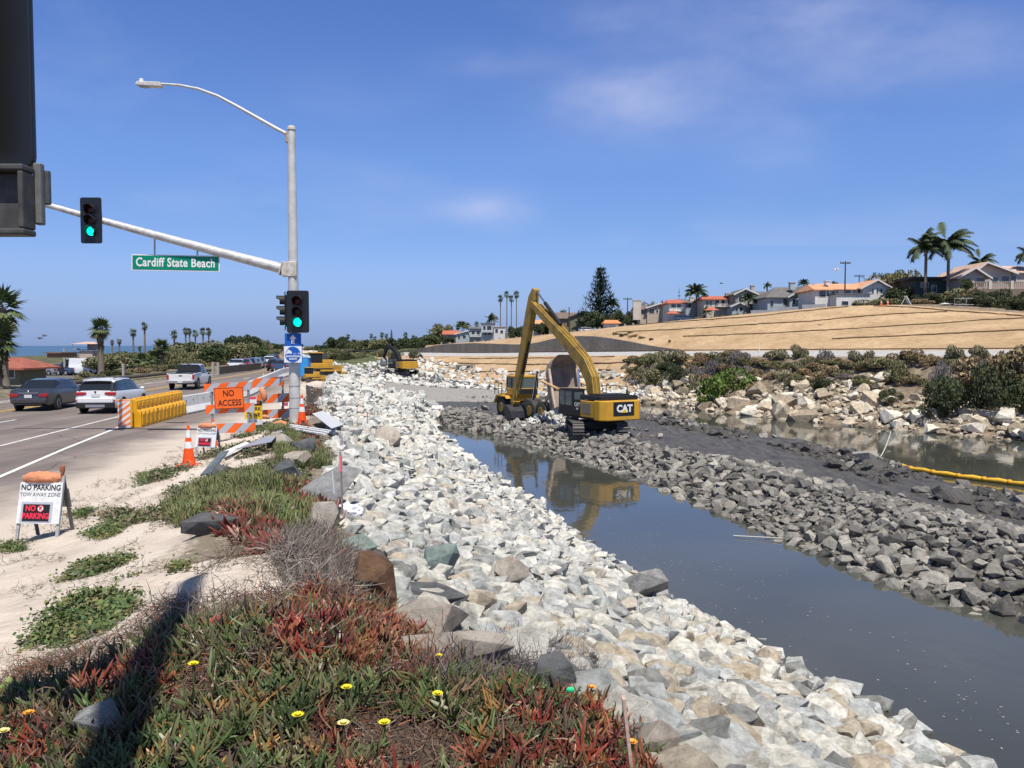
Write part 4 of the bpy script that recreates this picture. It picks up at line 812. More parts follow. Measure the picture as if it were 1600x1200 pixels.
# pole bands
for z in (.55, .9, 1.3): mb = MB(); mb.cyl((0, 0, z), (0, 0, z+.018), .192, .192, 20); mb.build('band', M_galv2, sp)
# street name sign hanging from the arm
def rect_px(x0, x1, y0, y1, d): a = at((x0+x1)/2, (y0+y1)/2, d); return a, (x1-x0)*d/FPX, (y1-y0)*d/FPX
cN, wN, hN = rect_px(206, 343, 398.5, 423.5, 27.85); ns = thing('street_sign', 'green street name sign reading Cardiff State Beach hung from the mast arm', 'street sign', cN); ns.rotation_euler = (0, .018, 0)
mb = MB(); mb.box((0, 0, 0), (wN, .02, hN)); mb.build('sign_border', M_white_t, ns, bevel=.004); mb = MB(); mb.box((0, -.013, 0), (wN-.07, .01, hN-.07)); mb.build('sign_face', M_green, ns, bevel=.003)
text('Cardiff State Beach', .40, M_white_t, ns, (0, -.022, 0), sx=.80, bold=.010, spacing=1.06)
for px, yt in ((241, 372), (308, 391)):
    a = at(px, yt, 27.85)-cN; mb = MB(); mb.cyl((a.x, 0, hN/2), (a.x, 0, a.z+.06), .03, .03, 8); mb.build('hanger', M_galv2, ns)
# tsunami evacuation signs on the pole
cA, wA, hA = rect_px(445, 470.5, 521, 540, 27.7); ar = thing('arrow_sign', 'small blue sign with a white up arrow above the evacuation route sign', 'sign', cA)
mb = MB(); mb.box((0, 0, 0), (wA, .01, hA)); mb.build('sign_panel', M_blue, ar, bevel=.003); mb = MB(); w = wA
mb.prism([(-.05, -.15), (.05, -.15), (.05, .02), (.12, .02), (0, .16), (-.12, .02), (-.05, .02)], -.012, -.007, 'y'); mb.build('arrow_symbol', M_white_t, ar)
cE, wE, hE = rect_px(443, 472.5, 540, 567.5, 27.68); ev = thing('evacuation_sign', 'square blue and white tsunami evacuation route sign with a breaking wave on the pole', 'sign', cE)
mb = MB(); mb.box((0, 0, 0), (wE, .01, hE)); mb.build('sign_panel', M_blue, ev, bevel=.003); mb = MB(); mb.box((0, -.007, 0), (wE-.04, .006, hE-.04)); mb.build('white_field', M_white_t, ev)
R_ = .26
def disc_pts(a0, a1, r, n=24, cx_=0, cz_=0): return [(cx_+r*math.cos(math.radians(a0+(a1-a0)*k/n)), cz_+r*math.sin(math.radians(a0+(a1-a0)*k/n))) for k in range(n+1)]
mb = MB(); mb.prism(disc_pts(182, 358, R_), -.016, -.011, 'y'); mb.build('roundel_base', M_blue, ev)
wave = disc_pts(8, 128, R_, 20)+[(-.13, .15), (-.02, .10), (.0, .03), (.05, .0), (-.01, .035), (-.06, .12)][:0]+[(-.10, .14), (-.03, .10), (-.035, .03), (.02, .05), (.06, .02), (.10, .055), (.14, .03), (.2, .06)]
mb = MB(); mb.prism(wave, -.016, -.011, 'y'); mb.prism([(-R_, .0), (-.14, .035), (-.06, .02), (-.02, .045), (.05, .0), (.12, .03), (R_, .01), (R_*.98, -.012), (-R_*.98, -.012)], -.0165, -.0112, 'y'); mb.build('wave_emblem', M_blue, ev)
mb = MB(); mb.tube([(-.24, -.014, .05), (-.17, -.014, .16), (-.10, -.014, .22)], .008, 6); mb.build('slope_line', M_blue, ev)
text('EVACUATION', .085, M_white_t, ev, (0, -.018, -.065), bold=.003, sx=.85); text('ROUTE', .085, M_white_t, ev, (0, -.018, -.155), bold=.003, sx=.9)
# ---------------------------------------------------------------- near signal at the left edge
NP = Vector((-2.13, 3.15, 0)); NP.z = Hh(NP.x, NP.y); npole = thing('signal_pole', 'near signal pole at the left edge with a dark head and square pedestrian signal', 'traffic light pole', NP)
zc = CAMZ-NP.z
px_, py_ = -.92-NP.x, .80-NP.y; mb = MB(); mb.tube([(px_, py_, -.3), (px_, py_, 12.5)], [.15, .10], 20); mb.build('pole', M_galv, npole, smooth=True)
hd = MB(); x1 = at(48, 100, 3.1).x-NP.x; pts = []; zb_ = at(30, 272, 3.1).z-NP.z; ztp = zb_+1.25; x0 = x1-.62; y0_, y1_ = -.14, .05
for cx_, cz_, a0, rr in ((x1-.09, ztp-.09, 0, .09), (x0+.09, ztp-.09, 90, .09), (x0+.07, zb_+.07, 180, .07), (x1-.07, zb_+.07, 270, .07)):
    for k in range(7): a = math.radians(a0+k*15); pts.append((cx_+rr*math.cos(a), cz_+rr*math.sin(a)))
hd.prism(pts, -.05, -.02, 'y'); hdo = hd.build('signal_head', M_blk, npole, bevel=.008); mb = MB(); mb.box(((x0+x1)/2, -.14, (ztp+zb_)/2), (.36, .18, 1.1)); mb.build('signal_housing', M_blk, npole, bevel=.05, seg=4)
# pedestrian signal box below, tunnel visor towards us
a = at(-12, 255, 2.87)-NP; b = at(37, 366, 2.87)-NP; mb = MB(); w_ = .022
yf, yb = -.28, -.20; mb.b2((a.x-.12, yf, a.z), (b.x, yb, a.z-w_)); mb.b2((a.x-.12, yf, b.z), (b.x, yb, b.z+w_)); mb.b2((b.x-.02, yf+.001, a.z-w_-.001), (b.x-.001, yb, b.z+w_+.001)); mb.b2((a.x-.12, yf, a.z-w_), (a.x-.10, yb, b.z+w_)); mb.b2((a.x-.099, yb-.03, a.z-w_-.001), (b.x-.022, yb-.002, b.z+w_+.001))
mb.build('pedestrian_signal', mat('dusty_dark_metal', (.07, .068, .065), .6, .3, 12), npole, bevel=.006)
mb = MB(); mb.b2((b.x-.01, -.2, a.z+.02), (b.x+.018, -.17, b.z+.045)); mb.b2((b.x-.01, -.17, a.z-.0), (b.x+.03, -.15, b.z+.12)); mb.build('hinge_bracket', mat('grey_bracket', (.16, .16, .15), .5, .2, 20), npole, bevel=.006)
mb = MB(); mb.tube([(px_, py_, 3.2), (px_-.4, py_+.2, 3.2), (x0+.0, -.3, 3.2), (x0+.15, -.12, 3.2)], .04, 8); mb.build('mount_arm', M_galv2, npole)
# ---------------------------------------------------------------- A-frame signs
def a_frame(px, py, s, label, rz, words=True, bag=True):
    b = Tt(px, py); t = thing('a_frame_sign', label, 'sign', b, rz, 'A-frame no parking signs'); t.scale = (s, s, s)
    lean = math.radians(13); Rf = Euler((-lean, 0, 0)).to_matrix(); Rb = Euler((lean, 0, 0)).to_matrix()
    def ff(x, u, dy=0): return Vector((x, u*math.sin(lean)+dy*math.cos(lean), u*math.cos(lean)-dy*math.sin(lean)))
    for sx in (-1, 1):
        mb = MB(); mb.box(ff(sx*.315, .49), (.045, .03, 1.0), R=Rf); mb.build('leg', M_gwood, t)
        mb = MB(); mb.box((sx*.29, .46-.49*math.sin(lean), .49*math.cos(lean)), (.045, .03, 1.0), R=Rb); mb.build('leg', mat('dark_wood_leg', (.12, .115, .11), .8, .2, 12), t)
    mb = MB(); mb.box(ff(0, .57, -.028), (.68, .022, .62), R=Rf); bd = mb.build('front_board', M_wwood, t, bevel=.004)
    mb = MB(); mb.box((0, .46-.62*math.sin(lean)+.03, .62*math.cos(lean)), (.64, .02, .3), R=Rb); mb.build('rear_board', mat('dark_board', (.20, .20, .20), .8, .2, 10), t)
    rot = (math.pi/2-lean, 0, 0)
    mb = MB(); mb.box(ff(-.03, .435, -.042), (.50, .006, .30), R=Rf); mb.build('plastic_backing', M_silver, t)
    mb = MB(); mb.box(ff(-.03, .425, -.048), (.42, .006, .25), R=Rf); mb.build('no_parking_panel', M_blk_t, t)
    if words:
        text('NO PARKING', .118, M_blk_t, t, ff(.0, .80, -.042), rot, sx=.88, bold=.002); text('TOW AWAY ZONE', .080, mat('grey_lettering', (.16, .16, .17), .7), t, ff(.0, .695, -.042), rot, sx=.92)
        text('NO', .115, M_red_t, t, ff(-.12, .487, -.053), rot, bold=.004, sx=.9); text('PARKING', .115, M_red_t, t, ff(-.03, .372, -.053), rot, bold=.004, sx=.88)
        mb = MB(); mb.cyl(ff(.04, .487, -.052), ff(.04, .487, -.055), .05, .05, 24); mb.build('roundel', M_red_t, t); mb = MB(); mb.cyl(ff(.04, .487, -.0555), ff(.04, .487, -.057), .040, .040, 24); mb.build('roundel_field', M_white_t, t)
        text('P', .075, M_blk_t, t, ff(.04, .487, -.0585), rot, bold=.003)
        mb = MB(); mb.box(ff(.04, .487, -.061), (.01, .002, .085), R=Rf @ Euler((0, -.8, 0)).to_matrix()); mb.build('slash', M_red_t, t)
    if bag:
        top = ff(0, .93); bg = thing('sandbag', label.split(',')[0].replace('A-frame', 'sandbag on top of the A-frame')+' ' if False else 'peach orange sandbag draped over the top of the '+('near' if s > .9 else 'farther')+' A-frame sign', 'sandbag', b+Matrix.Rotation(rz, 3, 'Z') @ (top*s), rz); bg.scale = (s, s, s)
        mb = MB(); pts = [(-.34, 0, .0), (-.28, 0, .02), (-.12, 0, .03), (.06, 0, .03), (.22, 0, .02), (.29, .0, .01)]; mb.tube(pts, [.02, .075, .105, .10, .085, .03], 18, sq=.95); o = mb.build('bag', M_sandbag, bg, smooth='all')
        d = o.modifiers.new('sub', 'SUBSURF'); d.levels = 2; d.render_levels = 2; tx = bpy.data.textures.new('folds', 'CLOUDS'); tx.noise_scale = .12; dm = o.modifiers.new('folds', 'DISPLACE'); dm.texture = tx; dm.strength = .05; dm.mid_level = .5
        if s > .9: mb = MB(); mb.tube([(.27, .0, .0), (.30, .01, .09), (.30, .0, .14), (.305, 0, .21)], [.02, .022, .04, .033], 10); mb.build('knot', mat('brown_bag_neck', (.35, .13, .07), .8), bg, smooth=True)
    return t
a_frame(57, 846, 1.0, 'near white A-frame sign reading no parking tow away zone, standing on sand at the left', -.08)
a_frame(320, 712, .80, 'farther white A-frame no parking sign just right of the orange cone', -.18)
a_frame(446, 640, .62, 'small white A-frame sign partly hidden behind the second barricade', .2, True, False)
# ---------------------------------------------------------------- cones
def cone(px, py, h, label, group='traffic cones', tilt=0, bands=2):
    b = Tt(px, py); t = thing('traffic_cone', label, 'traffic cone', b, random.uniform(-.3, .3), group); t.scale = (h, h, h); t.rotation_euler.x = tilt
    mb = MB(); mb.box((0, 0, .02), (.44, .44, .04)); mb.build('base', M_coneo, t, bevel=.01)
    prof = [(.04, .165), (.20, .135), (.45, .10), (.46, .10), (.60, .078), (.70, .064), (.82, .048), (.97, .032), (1.0, .03)]
    mb = MB(); mb.tube([(0, 0, z) for z, r in prof], [r for z, r in prof], 24); mb.build('cone_body', M_coneo, t, smooth=True)
    for z0, z1 in ((.44, .60), (.70, .88))[:bands]:
        r = lambda z: float(np.interp(z, [a for a, _ in prof], [b_ for _, b_ in prof]))+.003
        mb = MB(); mb.cyl((0, 0, z0), (0, 0, z1), r(z0), r(z1), 24); mb.build('reflective_band', M_white_s, t, smooth=True)
cone(295, 728, .92, 'tall orange traffic cone with two white bands at the road edge, clear of the signs')
cone(334, 697, .80, 'orange cone standing behind the farther A-frame sign'); cone(472, 664, 1.0, 'orange cone directly right of the signal pole base')
# ---------------------------------------------------------------- barricades
def striped(mbs, c, w, h, slant=1, off=0.0, n=None):
    """board with diagonal orange and silver stripes; mbs = list of (orange builder, silver builder)"""
def board(parent, x0, x1, z0, z1, y, phase=0.0, period=.42, ly=0, lz=0):
    """rail with diagonal stripes; lz lifts the right end"""
    mb = MB(); h = z1-z0; mb.add([(x0, y, z0), (x1, y+ly, z0+lz), (x1, y+ly, z1+lz), (x0, y, z1), (x0, y+.025, z0), (x1, y+ly+.025, z0+lz), (x1, y+ly+.025, z1+lz), (x0, y+.025, z1)], [(0, 1, 2, 3), (7, 6, 5, 4), (0, 4, 5, 1), (1, 5, 6, 2), (2, 6, 7, 3), (3, 7, 4, 0)])
    o = mb.build('rail', M_silver, parent); st = MB(); q = x0-h+phase*period-period
    while q < x1+h:
        poly = [(q, z0), (q+period/2, z0), (q+period/2+h, z1), (q+h, z1)]; cl = []
        for (A, zA), (B, zB) in zip(poly, poly[1:]+poly[:1]):     # clip to x0..x1
            def inside(x): return x0 <= x <= x1
            pts = [(A, zA)] if inside(A) else []
            for bx in ((x0, x1) if A < B else (x1, x0)):
                if (A-bx)*(B-bx) < 0: tt = (bx-A)/(B-A); pts.append((bx, zA+(zB-zA)*tt))
            cl += pts
        if len(cl) > 2:
            f = lambda x: (x-x0)/(x1-x0)
            st.add([(x, y+ly*f(x)-.003, z+lz*f(x)) for x, z in cl], [tuple(range(len(cl)))])
        q += period
    if st.v: st.build('stripe', M_orange, o)
    return o
def barricade(px, py, d, label, rails, posts, pz):
    b = Tt(px, py); b2 = b; k = d/FPX; t = thing('barricade', label, 'barricade', Vector((b.x*d/b.y, d, Hh(b.x*d/b.y, d))), 0, 'orange and white striped barricades'); o = Vector(t.location)
    for (x0, x1, y0, y1, lz) in rails:
        A = at(x0, y1, d)-o; B = at(x1, y0, d)-o; board(t, A.x, B.x, A.z, B.z, 0, random.random(), .55, 0, lz*k)
    for (x, ytop, ybot) in posts:
        A = at(x, ytop, d)-o; mb = MB(); mb.box((A.x, .05, (A.z-.05)/2), (.06, .05, A.z+.05)); mb.build('post', mat('barricade_post', (.22, .23, .24), .6, .2, 10), t)
        mb = MB(); mb.box((A.x, .05, .03), (.06, 1.2, .05)); mb.build('foot', mat('barricade_post', (0, 0, 0)), t)
    return t, o
t, o = barricade(360, 688, 25.2, 'three rail striped barricade carrying the orange NO ACCESS sign', [(319, 392, 600, 613, 4), (321, 397, 633, 647, 3.5), (334, 399, 662, 677, 1.5)], [(330, 612, 0), (387, 600, 0)], 0)
cS, wS, hS = rect_px(334.5, 381, 605, 639, 25.05); sg = thing('no_access_sign', 'orange sign reading NO ACCESS mounted on the front barricade', 'sign', cS); sg.rotation_euler = (0, -.05, 0)
mb = MB(); mb.box((0, 0, 0), (wS, .02, hS)); mb.build('sign_panel', M_orange, sg, bevel=.005)
mb = MB(); e = .02; q = .012
for s_ in (-1, 1): mb.box((0, -.012, s_*(hS/2-e)), (wS-2*e+q, .004, q)); mb.box((s_*(wS/2-e), -.012, 0), (q, .004, hS-2*e-q))
mb.build('border', M_blk_t, sg); text('NO', .26, M_blk_t, sg, (.0, -.013, .14), sx=.85, bold=.003); text('ACCESS', .26, M_blk_t, sg, (.02, -.013, -.15), sx=.78, bold=.003)
barricade(425, 668, 29.5, 'three rail striped barricade between the NO ACCESS barricade and the signal pole', [(394, 442, 592, 606, 4), (398, 452, 617, 631, 3), (403, 455, 641, 655, 3)], [(406, 600, 0), (441, 595, 0)], 0)
# work zone sign behind the barricades
cS, wS, hS = rect_px(382, 410, 631, 655, 28.2); wz = thing('work_zone_sign', 'yellow WORK ZONE sign with a black top strip leaning behind the barricades', 'sign', (cS.x, cS.y, Hh(cS.x, 28.2))); dz = cS.z-wz.location.z
mb = MB(); mb.box((0, 0, dz), (wS, .02, hS)); mb.build('sign_panel', mat('yellow_sheeting', (.78, .48, .02), .5), wz); mb = MB(); mb.box((.08, -.014, dz+hS/2+.03), (wS*.72, .006, .16)); mb.build('top_strip', M_blk_t, wz)
mb = MB(); mb.box((0, .0, dz-hS/2-.1), (wS, .02, .18)); mb.build('lower_board', M_white_s, wz)
text('TOW', .15, M_orange, wz, (.08, -.02, dz+hS/2+.03), sx=.8); text('WORK', .17, M_blk_t, wz, (.0, -.013, dz+.09), bold=.004); text('ZONE', .17, M_blk_t, wz, (.0, -.013, dz-.11), bold=.004)
for x in (-.2, .2): mb = MB(); mb.box((x, .03, dz/2), (.04, .03, dz+.2)); mb.build('leg', M_gwood, wz)
cS, wS, hS = rect_px(388, 401, 619, 630, 27.9); nt_ = thing('notice_sign', 'small red and white notice board between the barricades', 'sign', (cS.x, cS.y, Hh(cS.x, 27.9))); dz = cS.z-nt_.location.z
mb = MB(); mb.box((0, 0, dz-.02), (wS, .02, hS)); mb.build('sign_panel', M_white_s, nt_); mb = MB(); mb.box((0, -.014, dz+.06), (wS-.03, .006, .07)); mb.build('red_band', M_red_t, nt_); mb = MB(); mb.box((0, .03, dz/2), (.04, .03, dz)); mb.build('post', M_gwood, nt_)
for px, py, s, lb in ((407, 618, 1, 'orange sandbag hanging on the middle barricade'), (438, 668, 1, 'orange sandbag lying on the ground left of the signal pole'), (413, 655, .7, 'orange sandbag behind the lower rail of the second barricade')):
    b = Tt(px, 668) if py < 660 else Tt(px, py); 
    if py < 660: b = at(px, py, b.y+.0)
    mb = MB(); mb.tube([(-.28, 0, .06), (-.18, 0, .1), (0, 0, .13), (.16, 0, .1), (.27, 0, .04)], [.03, .1, .125, .11, .03], 14, sq=.9); oo = mb.build('sandbag', M_sandbag, None, smooth='all'); oo.location = b; oo.scale = (s, s, s); tag(oo, lb, 'sandbag')
    if py == 618: oo.rotation_euler = (0, 1.3, 0)
# ---------------------------------------------------------------- yellow crash barriers, striped marker, white concrete rail
b0 = g0(208, 668); b1 = g0(281, 648); dv = (b1-b0); Lb = dv.length; ang = math.atan2(dv.y, dv.x); n = 3; L1 = Lb/n
def yellow_unit(i):
    lb = ['yellow water-filled barrier section nearest the striped marker', 'middle yellow water-filled barrier section', 'yellow water-filled barrier section joined to the white concrete rail'][i]
    t = thing('water_barrier', lb, 'traffic barrier', b0+dv*(i/n), ang, 'yellow water-filled barriers'); L = L1-.03
    mb = MB(); mb.prism([(-.30, 0), (.30, 0), (.30, .52), (.22, .62), (.15, .66), (.15, 1.0), (.10, 1.06), (-.10, 1.06), (-.15, 1.0), (-.15, .66), (-.22, .62), (-.30, .52)], 0, L, 'x'); o = mb.build('shell', M_yb, t, bevel=.02)
    k = max(3, int(L/.42))
    for j in range(k):
        x = (j+.5)*L/k
        for c_, d_ in (((x, -.30, .30), (.26, .04, .42)), ((x, .30, .30), (.26, .04, .42)), ((x, -.155, .86), (.24, .04, .16)), ((x, .155, .86), (.24, .04, .16)), ((x, 0, 1.08), (.18, .16, .05))):
            rb = MB(); rb.box(c_, d_); rb.build('rib', M_yb, t, bevel=.02)
    sl = MB()
    for j in range(k+1):
        for s in (-1, 1): sl.box((min(L-.03, max(.03, j*L/k)), s*.303, .56), (.05, .02, .05))
    sl.build('slot', mat('barrier_slot', (.08, .04, .01), .8), t)
for i in range(n): yellow_unit(i)
cM = g0(205, 668); mk = thing('object_marker', 'orange and white diagonal striped panel on the nose of the yellow barrier', 'sign', b0+Vector((-.14, -.35, 0)), .1)
mb = MB(); mb.box((0, .05, .56), (.52, .10, 1.06)); mb.build('nose_block', M_yb, mk, bevel=.02); mb = MB(); mb.box((-.02, -.01, .55), (.44, .015, 1.05)); pn = mb.build('panel', M_white_s, mk); st = MB(); 
q = -.9
while q < 1.1:
    poly = [(-.24, q), (.20, q+.33), (.20, q+.33+.115), (-.24, q+.115)]; poly = [(x, min(1.07, max(.03, z))) for x, z in poly]
    if poly[1][1]-poly[0][1]+poly[2][1]-poly[3][1] > .08 and poly[2][1] > .03 and poly[0][1] < 1.07: st.add([(x, -.020, z) for x, z in poly], [(0, 1, 2, 3)])
    q += .235
st.build('stripe', mat('fluorescent_orange', (.85, .22, .06), .5), pn)
kp = [b1+(b1-b0).normalized()*.05, g0(330, 638), (-16.6, 52, 0), (-19.2, 65, 0), (-22.4, 80, 0), (-24.3, 92, 0), (-26.5, 104, 0), (-28.8, 116, 0)]
kp = [Vector(p) for p in kp]; segs = []
for a, b in zip(kp[:-1], kp[1:]):
    L = (b-a).length; m_ = max(1, round(L/6.1))
    for i in range(m_): segs.append((a.lerp(b, i/m_), a.lerp(b, (i+1)/m_)))
ordn = ['first', 'second', 'third', 'fourth', 'fifth', 'sixth', 'seventh', 'eighth', 'ninth', 'tenth', 'eleventh', 'twelfth', 'thirteenth', 'fourteenth', 'fifteenth', 'sixteenth', 'seventeenth', 'eighteenth', 'nineteenth', 'twentieth', 'twenty-first', 'twenty-second', 'twenty-third', 'twenty-fourth', 'twenty-fifth', 'twenty-sixth', 'twenty-seventh', 'twenty-eighth', 'twenty-ninth', 'thirtieth']
for i, (a, b) in enumerate(segs):
    L = (b-a).length-.04; an = math.atan2((b-a).y, (b-a).x); t = thing('concrete_barrier', ordn[i]+' white concrete barrier segment counted from the yellow barriers', 'traffic barrier', a, an, 'white concrete barrier segments')
    mb = MB(); mb.prism([(-.30, 0.03), (.30, 0.03), (.30, .09), (.14, .35), (.09, .82), (-.09, .82), (-.14, .35), (-.30, .09)], 0, L, 'x'); mb.build('segment', M_conc, t, bevel=.015)
    mb = MB()
    for x in (.8, L-.8): mb.box((x, 0, .03), (.5, .5, .03))
    for x in (.4, L*.33, L*.66, L-.4): mb.box((x, -.125, .62), (.05, .02, .05))
    mb.build('lifting_slot', mat('slot_shadowed_concrete', (.12, .12, .12), .9), t)
    if i in (4, 6, 8):
        w = thing('warning_lamp', 'small marker lamp on the '+ordn[i]+' concrete barrier segment', 'lamp', a.lerp(b, .5)+Vector((0, 0, .82)), an); mb = MB(); mb.box((0, 0, .08), (.1, .06, .16)); mb.build('lamp_case', M_white_s, w, bevel=.01); mb = MB(); mb.cyl((0, 0, .16), (0, 0, .24), .06, .06, 12); mb.build('lamp_lens', M_yb, w)
# ---------------------------------------------------------------- fallen boards and panels
def panel(name, pts, th, m, label, lift=.06):
    P = [Tt(x, y)+Vector((0, 0, lift+dz_)) for x, y, dz_ in pts]; n = len(P); vs = P+[p+Vector((0, 0, th)) for p in P]; mb = MB(); mb.add(vs, [tuple(range(n))[::-1], tuple(range(n, 2*n))]+[(i, (i+1) % n, (i+1) % n+n, i+n) for i in range(n)]); return tag(mb.build(name, m), label, 'panel')
M_al = mat('bare_aluminium', (.50, .52, .55), .35, .1, 5, metal=.5)
panel('fallen_panel', [(340, 724, 0), (348, 722, .02), (442, 690, .2), (434, 690, .2)], .02, M_white_s, 'long white board lying in weeds behind the orange cone'); panel('fallen_panel', [(372, 712, .1), (404, 699, .1), (441, 690, .25), (424, 706, .16)], .015, M_al, 'bare metal sheet lying on the weeds beside the long white board'); panel('fallen_panel', [(352, 720, .04), (391, 703, .08), (384, 700, .08), (348, 714, .05)], .02, M_white_s, 'short white board tucked under the bare metal sheet')
panel('fallen_panel', [(488, 664, .3), (505, 660, .35), (538, 678, .25), (518, 684, .2)], .02, mat('grey_sign_back', (.52, .53, .54), .6, .08, 4), 'white sign blank lying on rocks right of the signal pole')
for i, (a, b, lb) in enumerate((((454, 669), (515, 685), 'upper white plank at the foot of the signal pole'), ((456, 672), (512, 688), 'middle white plank at the foot of the signal pole'), ((460, 676), (508, 691), 'lowest white plank at the foot of the signal pole'))):
    A = Tt(*a)+Vector((0, 0, .1)); B = Tt(*b)+Vector((0, 0, .22)); d = (B-A); mb = MB(); R = d.to_track_quat('X', 'Z').to_matrix(); mb.box((A+B)/2, (d.length, .1, .04), R=R); tag(mb.build('plank', M_wwood), lb, 'plank')
panel('fallen_panel', [(313, 752, .04), (345, 735, .3), (358, 733, .3), (330, 752, .08)], .03, mat('slate_sheet', (.10, .12, .14), .7, .2, 8), 'dark slate coloured board propped in the green plants')
# stakes
def stake(px, py0, py1, d, label, w, m, flag=None, lean=0, mark=None):
    a = at(px, py1, d); b = at(px+lean, py0, d); t = thing('survey_stake', label, 'stake', a); h = b-a; mb = MB(); R = Vector((h.x, h.y, h.z)).to_track_quat('Z', 'Y').to_matrix(); mb.box(h/2, (w, w*.35, h.length+.1), R=R); mb.build('stake_shaft', m, t)
    if flag: mb = MB(); mb.box(h*.86, (w*1.15, w*.6, h.length*.28), R=R); mb.build('pink_flagging', flag, t)
    if mark: text(mark, w*1.1, mat('pencil_mark', (.12, .05, .03), .8), t, h*.22+Vector((0, -w*.18-.003, 0)), (math.pi/2, 1.4, 0))
    return t
M_pink = mat('pink_flagging_tape', (.80, .20, .24), .6); M_lath = mat('lath_wood', (.52, .36, .28), .8, .15, 12, .3, 30)
gq = Tt(985, 1230).y
stake(990, 1108, 1235, min(gq, 3.5), 'pale wooden stake with pencilled number standing in the ice plant, bottom centre', .040, M_lath, None, -14, '16')
stake(535, 712, 800, 11.6, 'tall pink-topped survey stake beside the large flat grey boulder', .05, mat('grey_stake', (.28, .22, .2), .8), M_pink, -3); stake(522, 742, 765, 11.2, 'short white-topped survey stake left of the tall pink one', .035, M_white_s, None, -2)
stake(574, 646, 660, 33, 'small pink-topped stake far out in the white riprap', .07, mat('grey_stake', (0, 0, 0)), M_pink); stake(523, 622, 650, 36, 'thin red stake rising from white riprap behind the pole', .04, mat('red_stake', (.4, .06, .04), .7), None, 3)
pb = Tt(545, 812); mb = MB(); mb.ell((0, 0, .1), (.22, .16, .14), 14, 8); o = mb.build('plastic_bag', mat('white_plastic_film', (.7, .7, .75), .4), smooth=False); o.location = pb; d = o.modifiers.new('s', 'SUBSURF'); d.levels = d.render_levels = 2; tx = bpy.data.textures.new('crumple', 'CLOUDS'); tx.noise_scale = .07; dm = o.modifiers.new('crumple', 'DISPLACE'); dm.texture = tx; dm.strength = .12; tag(o, 'crumpled white plastic bag at the foot of the pink-topped stake', 'bag')
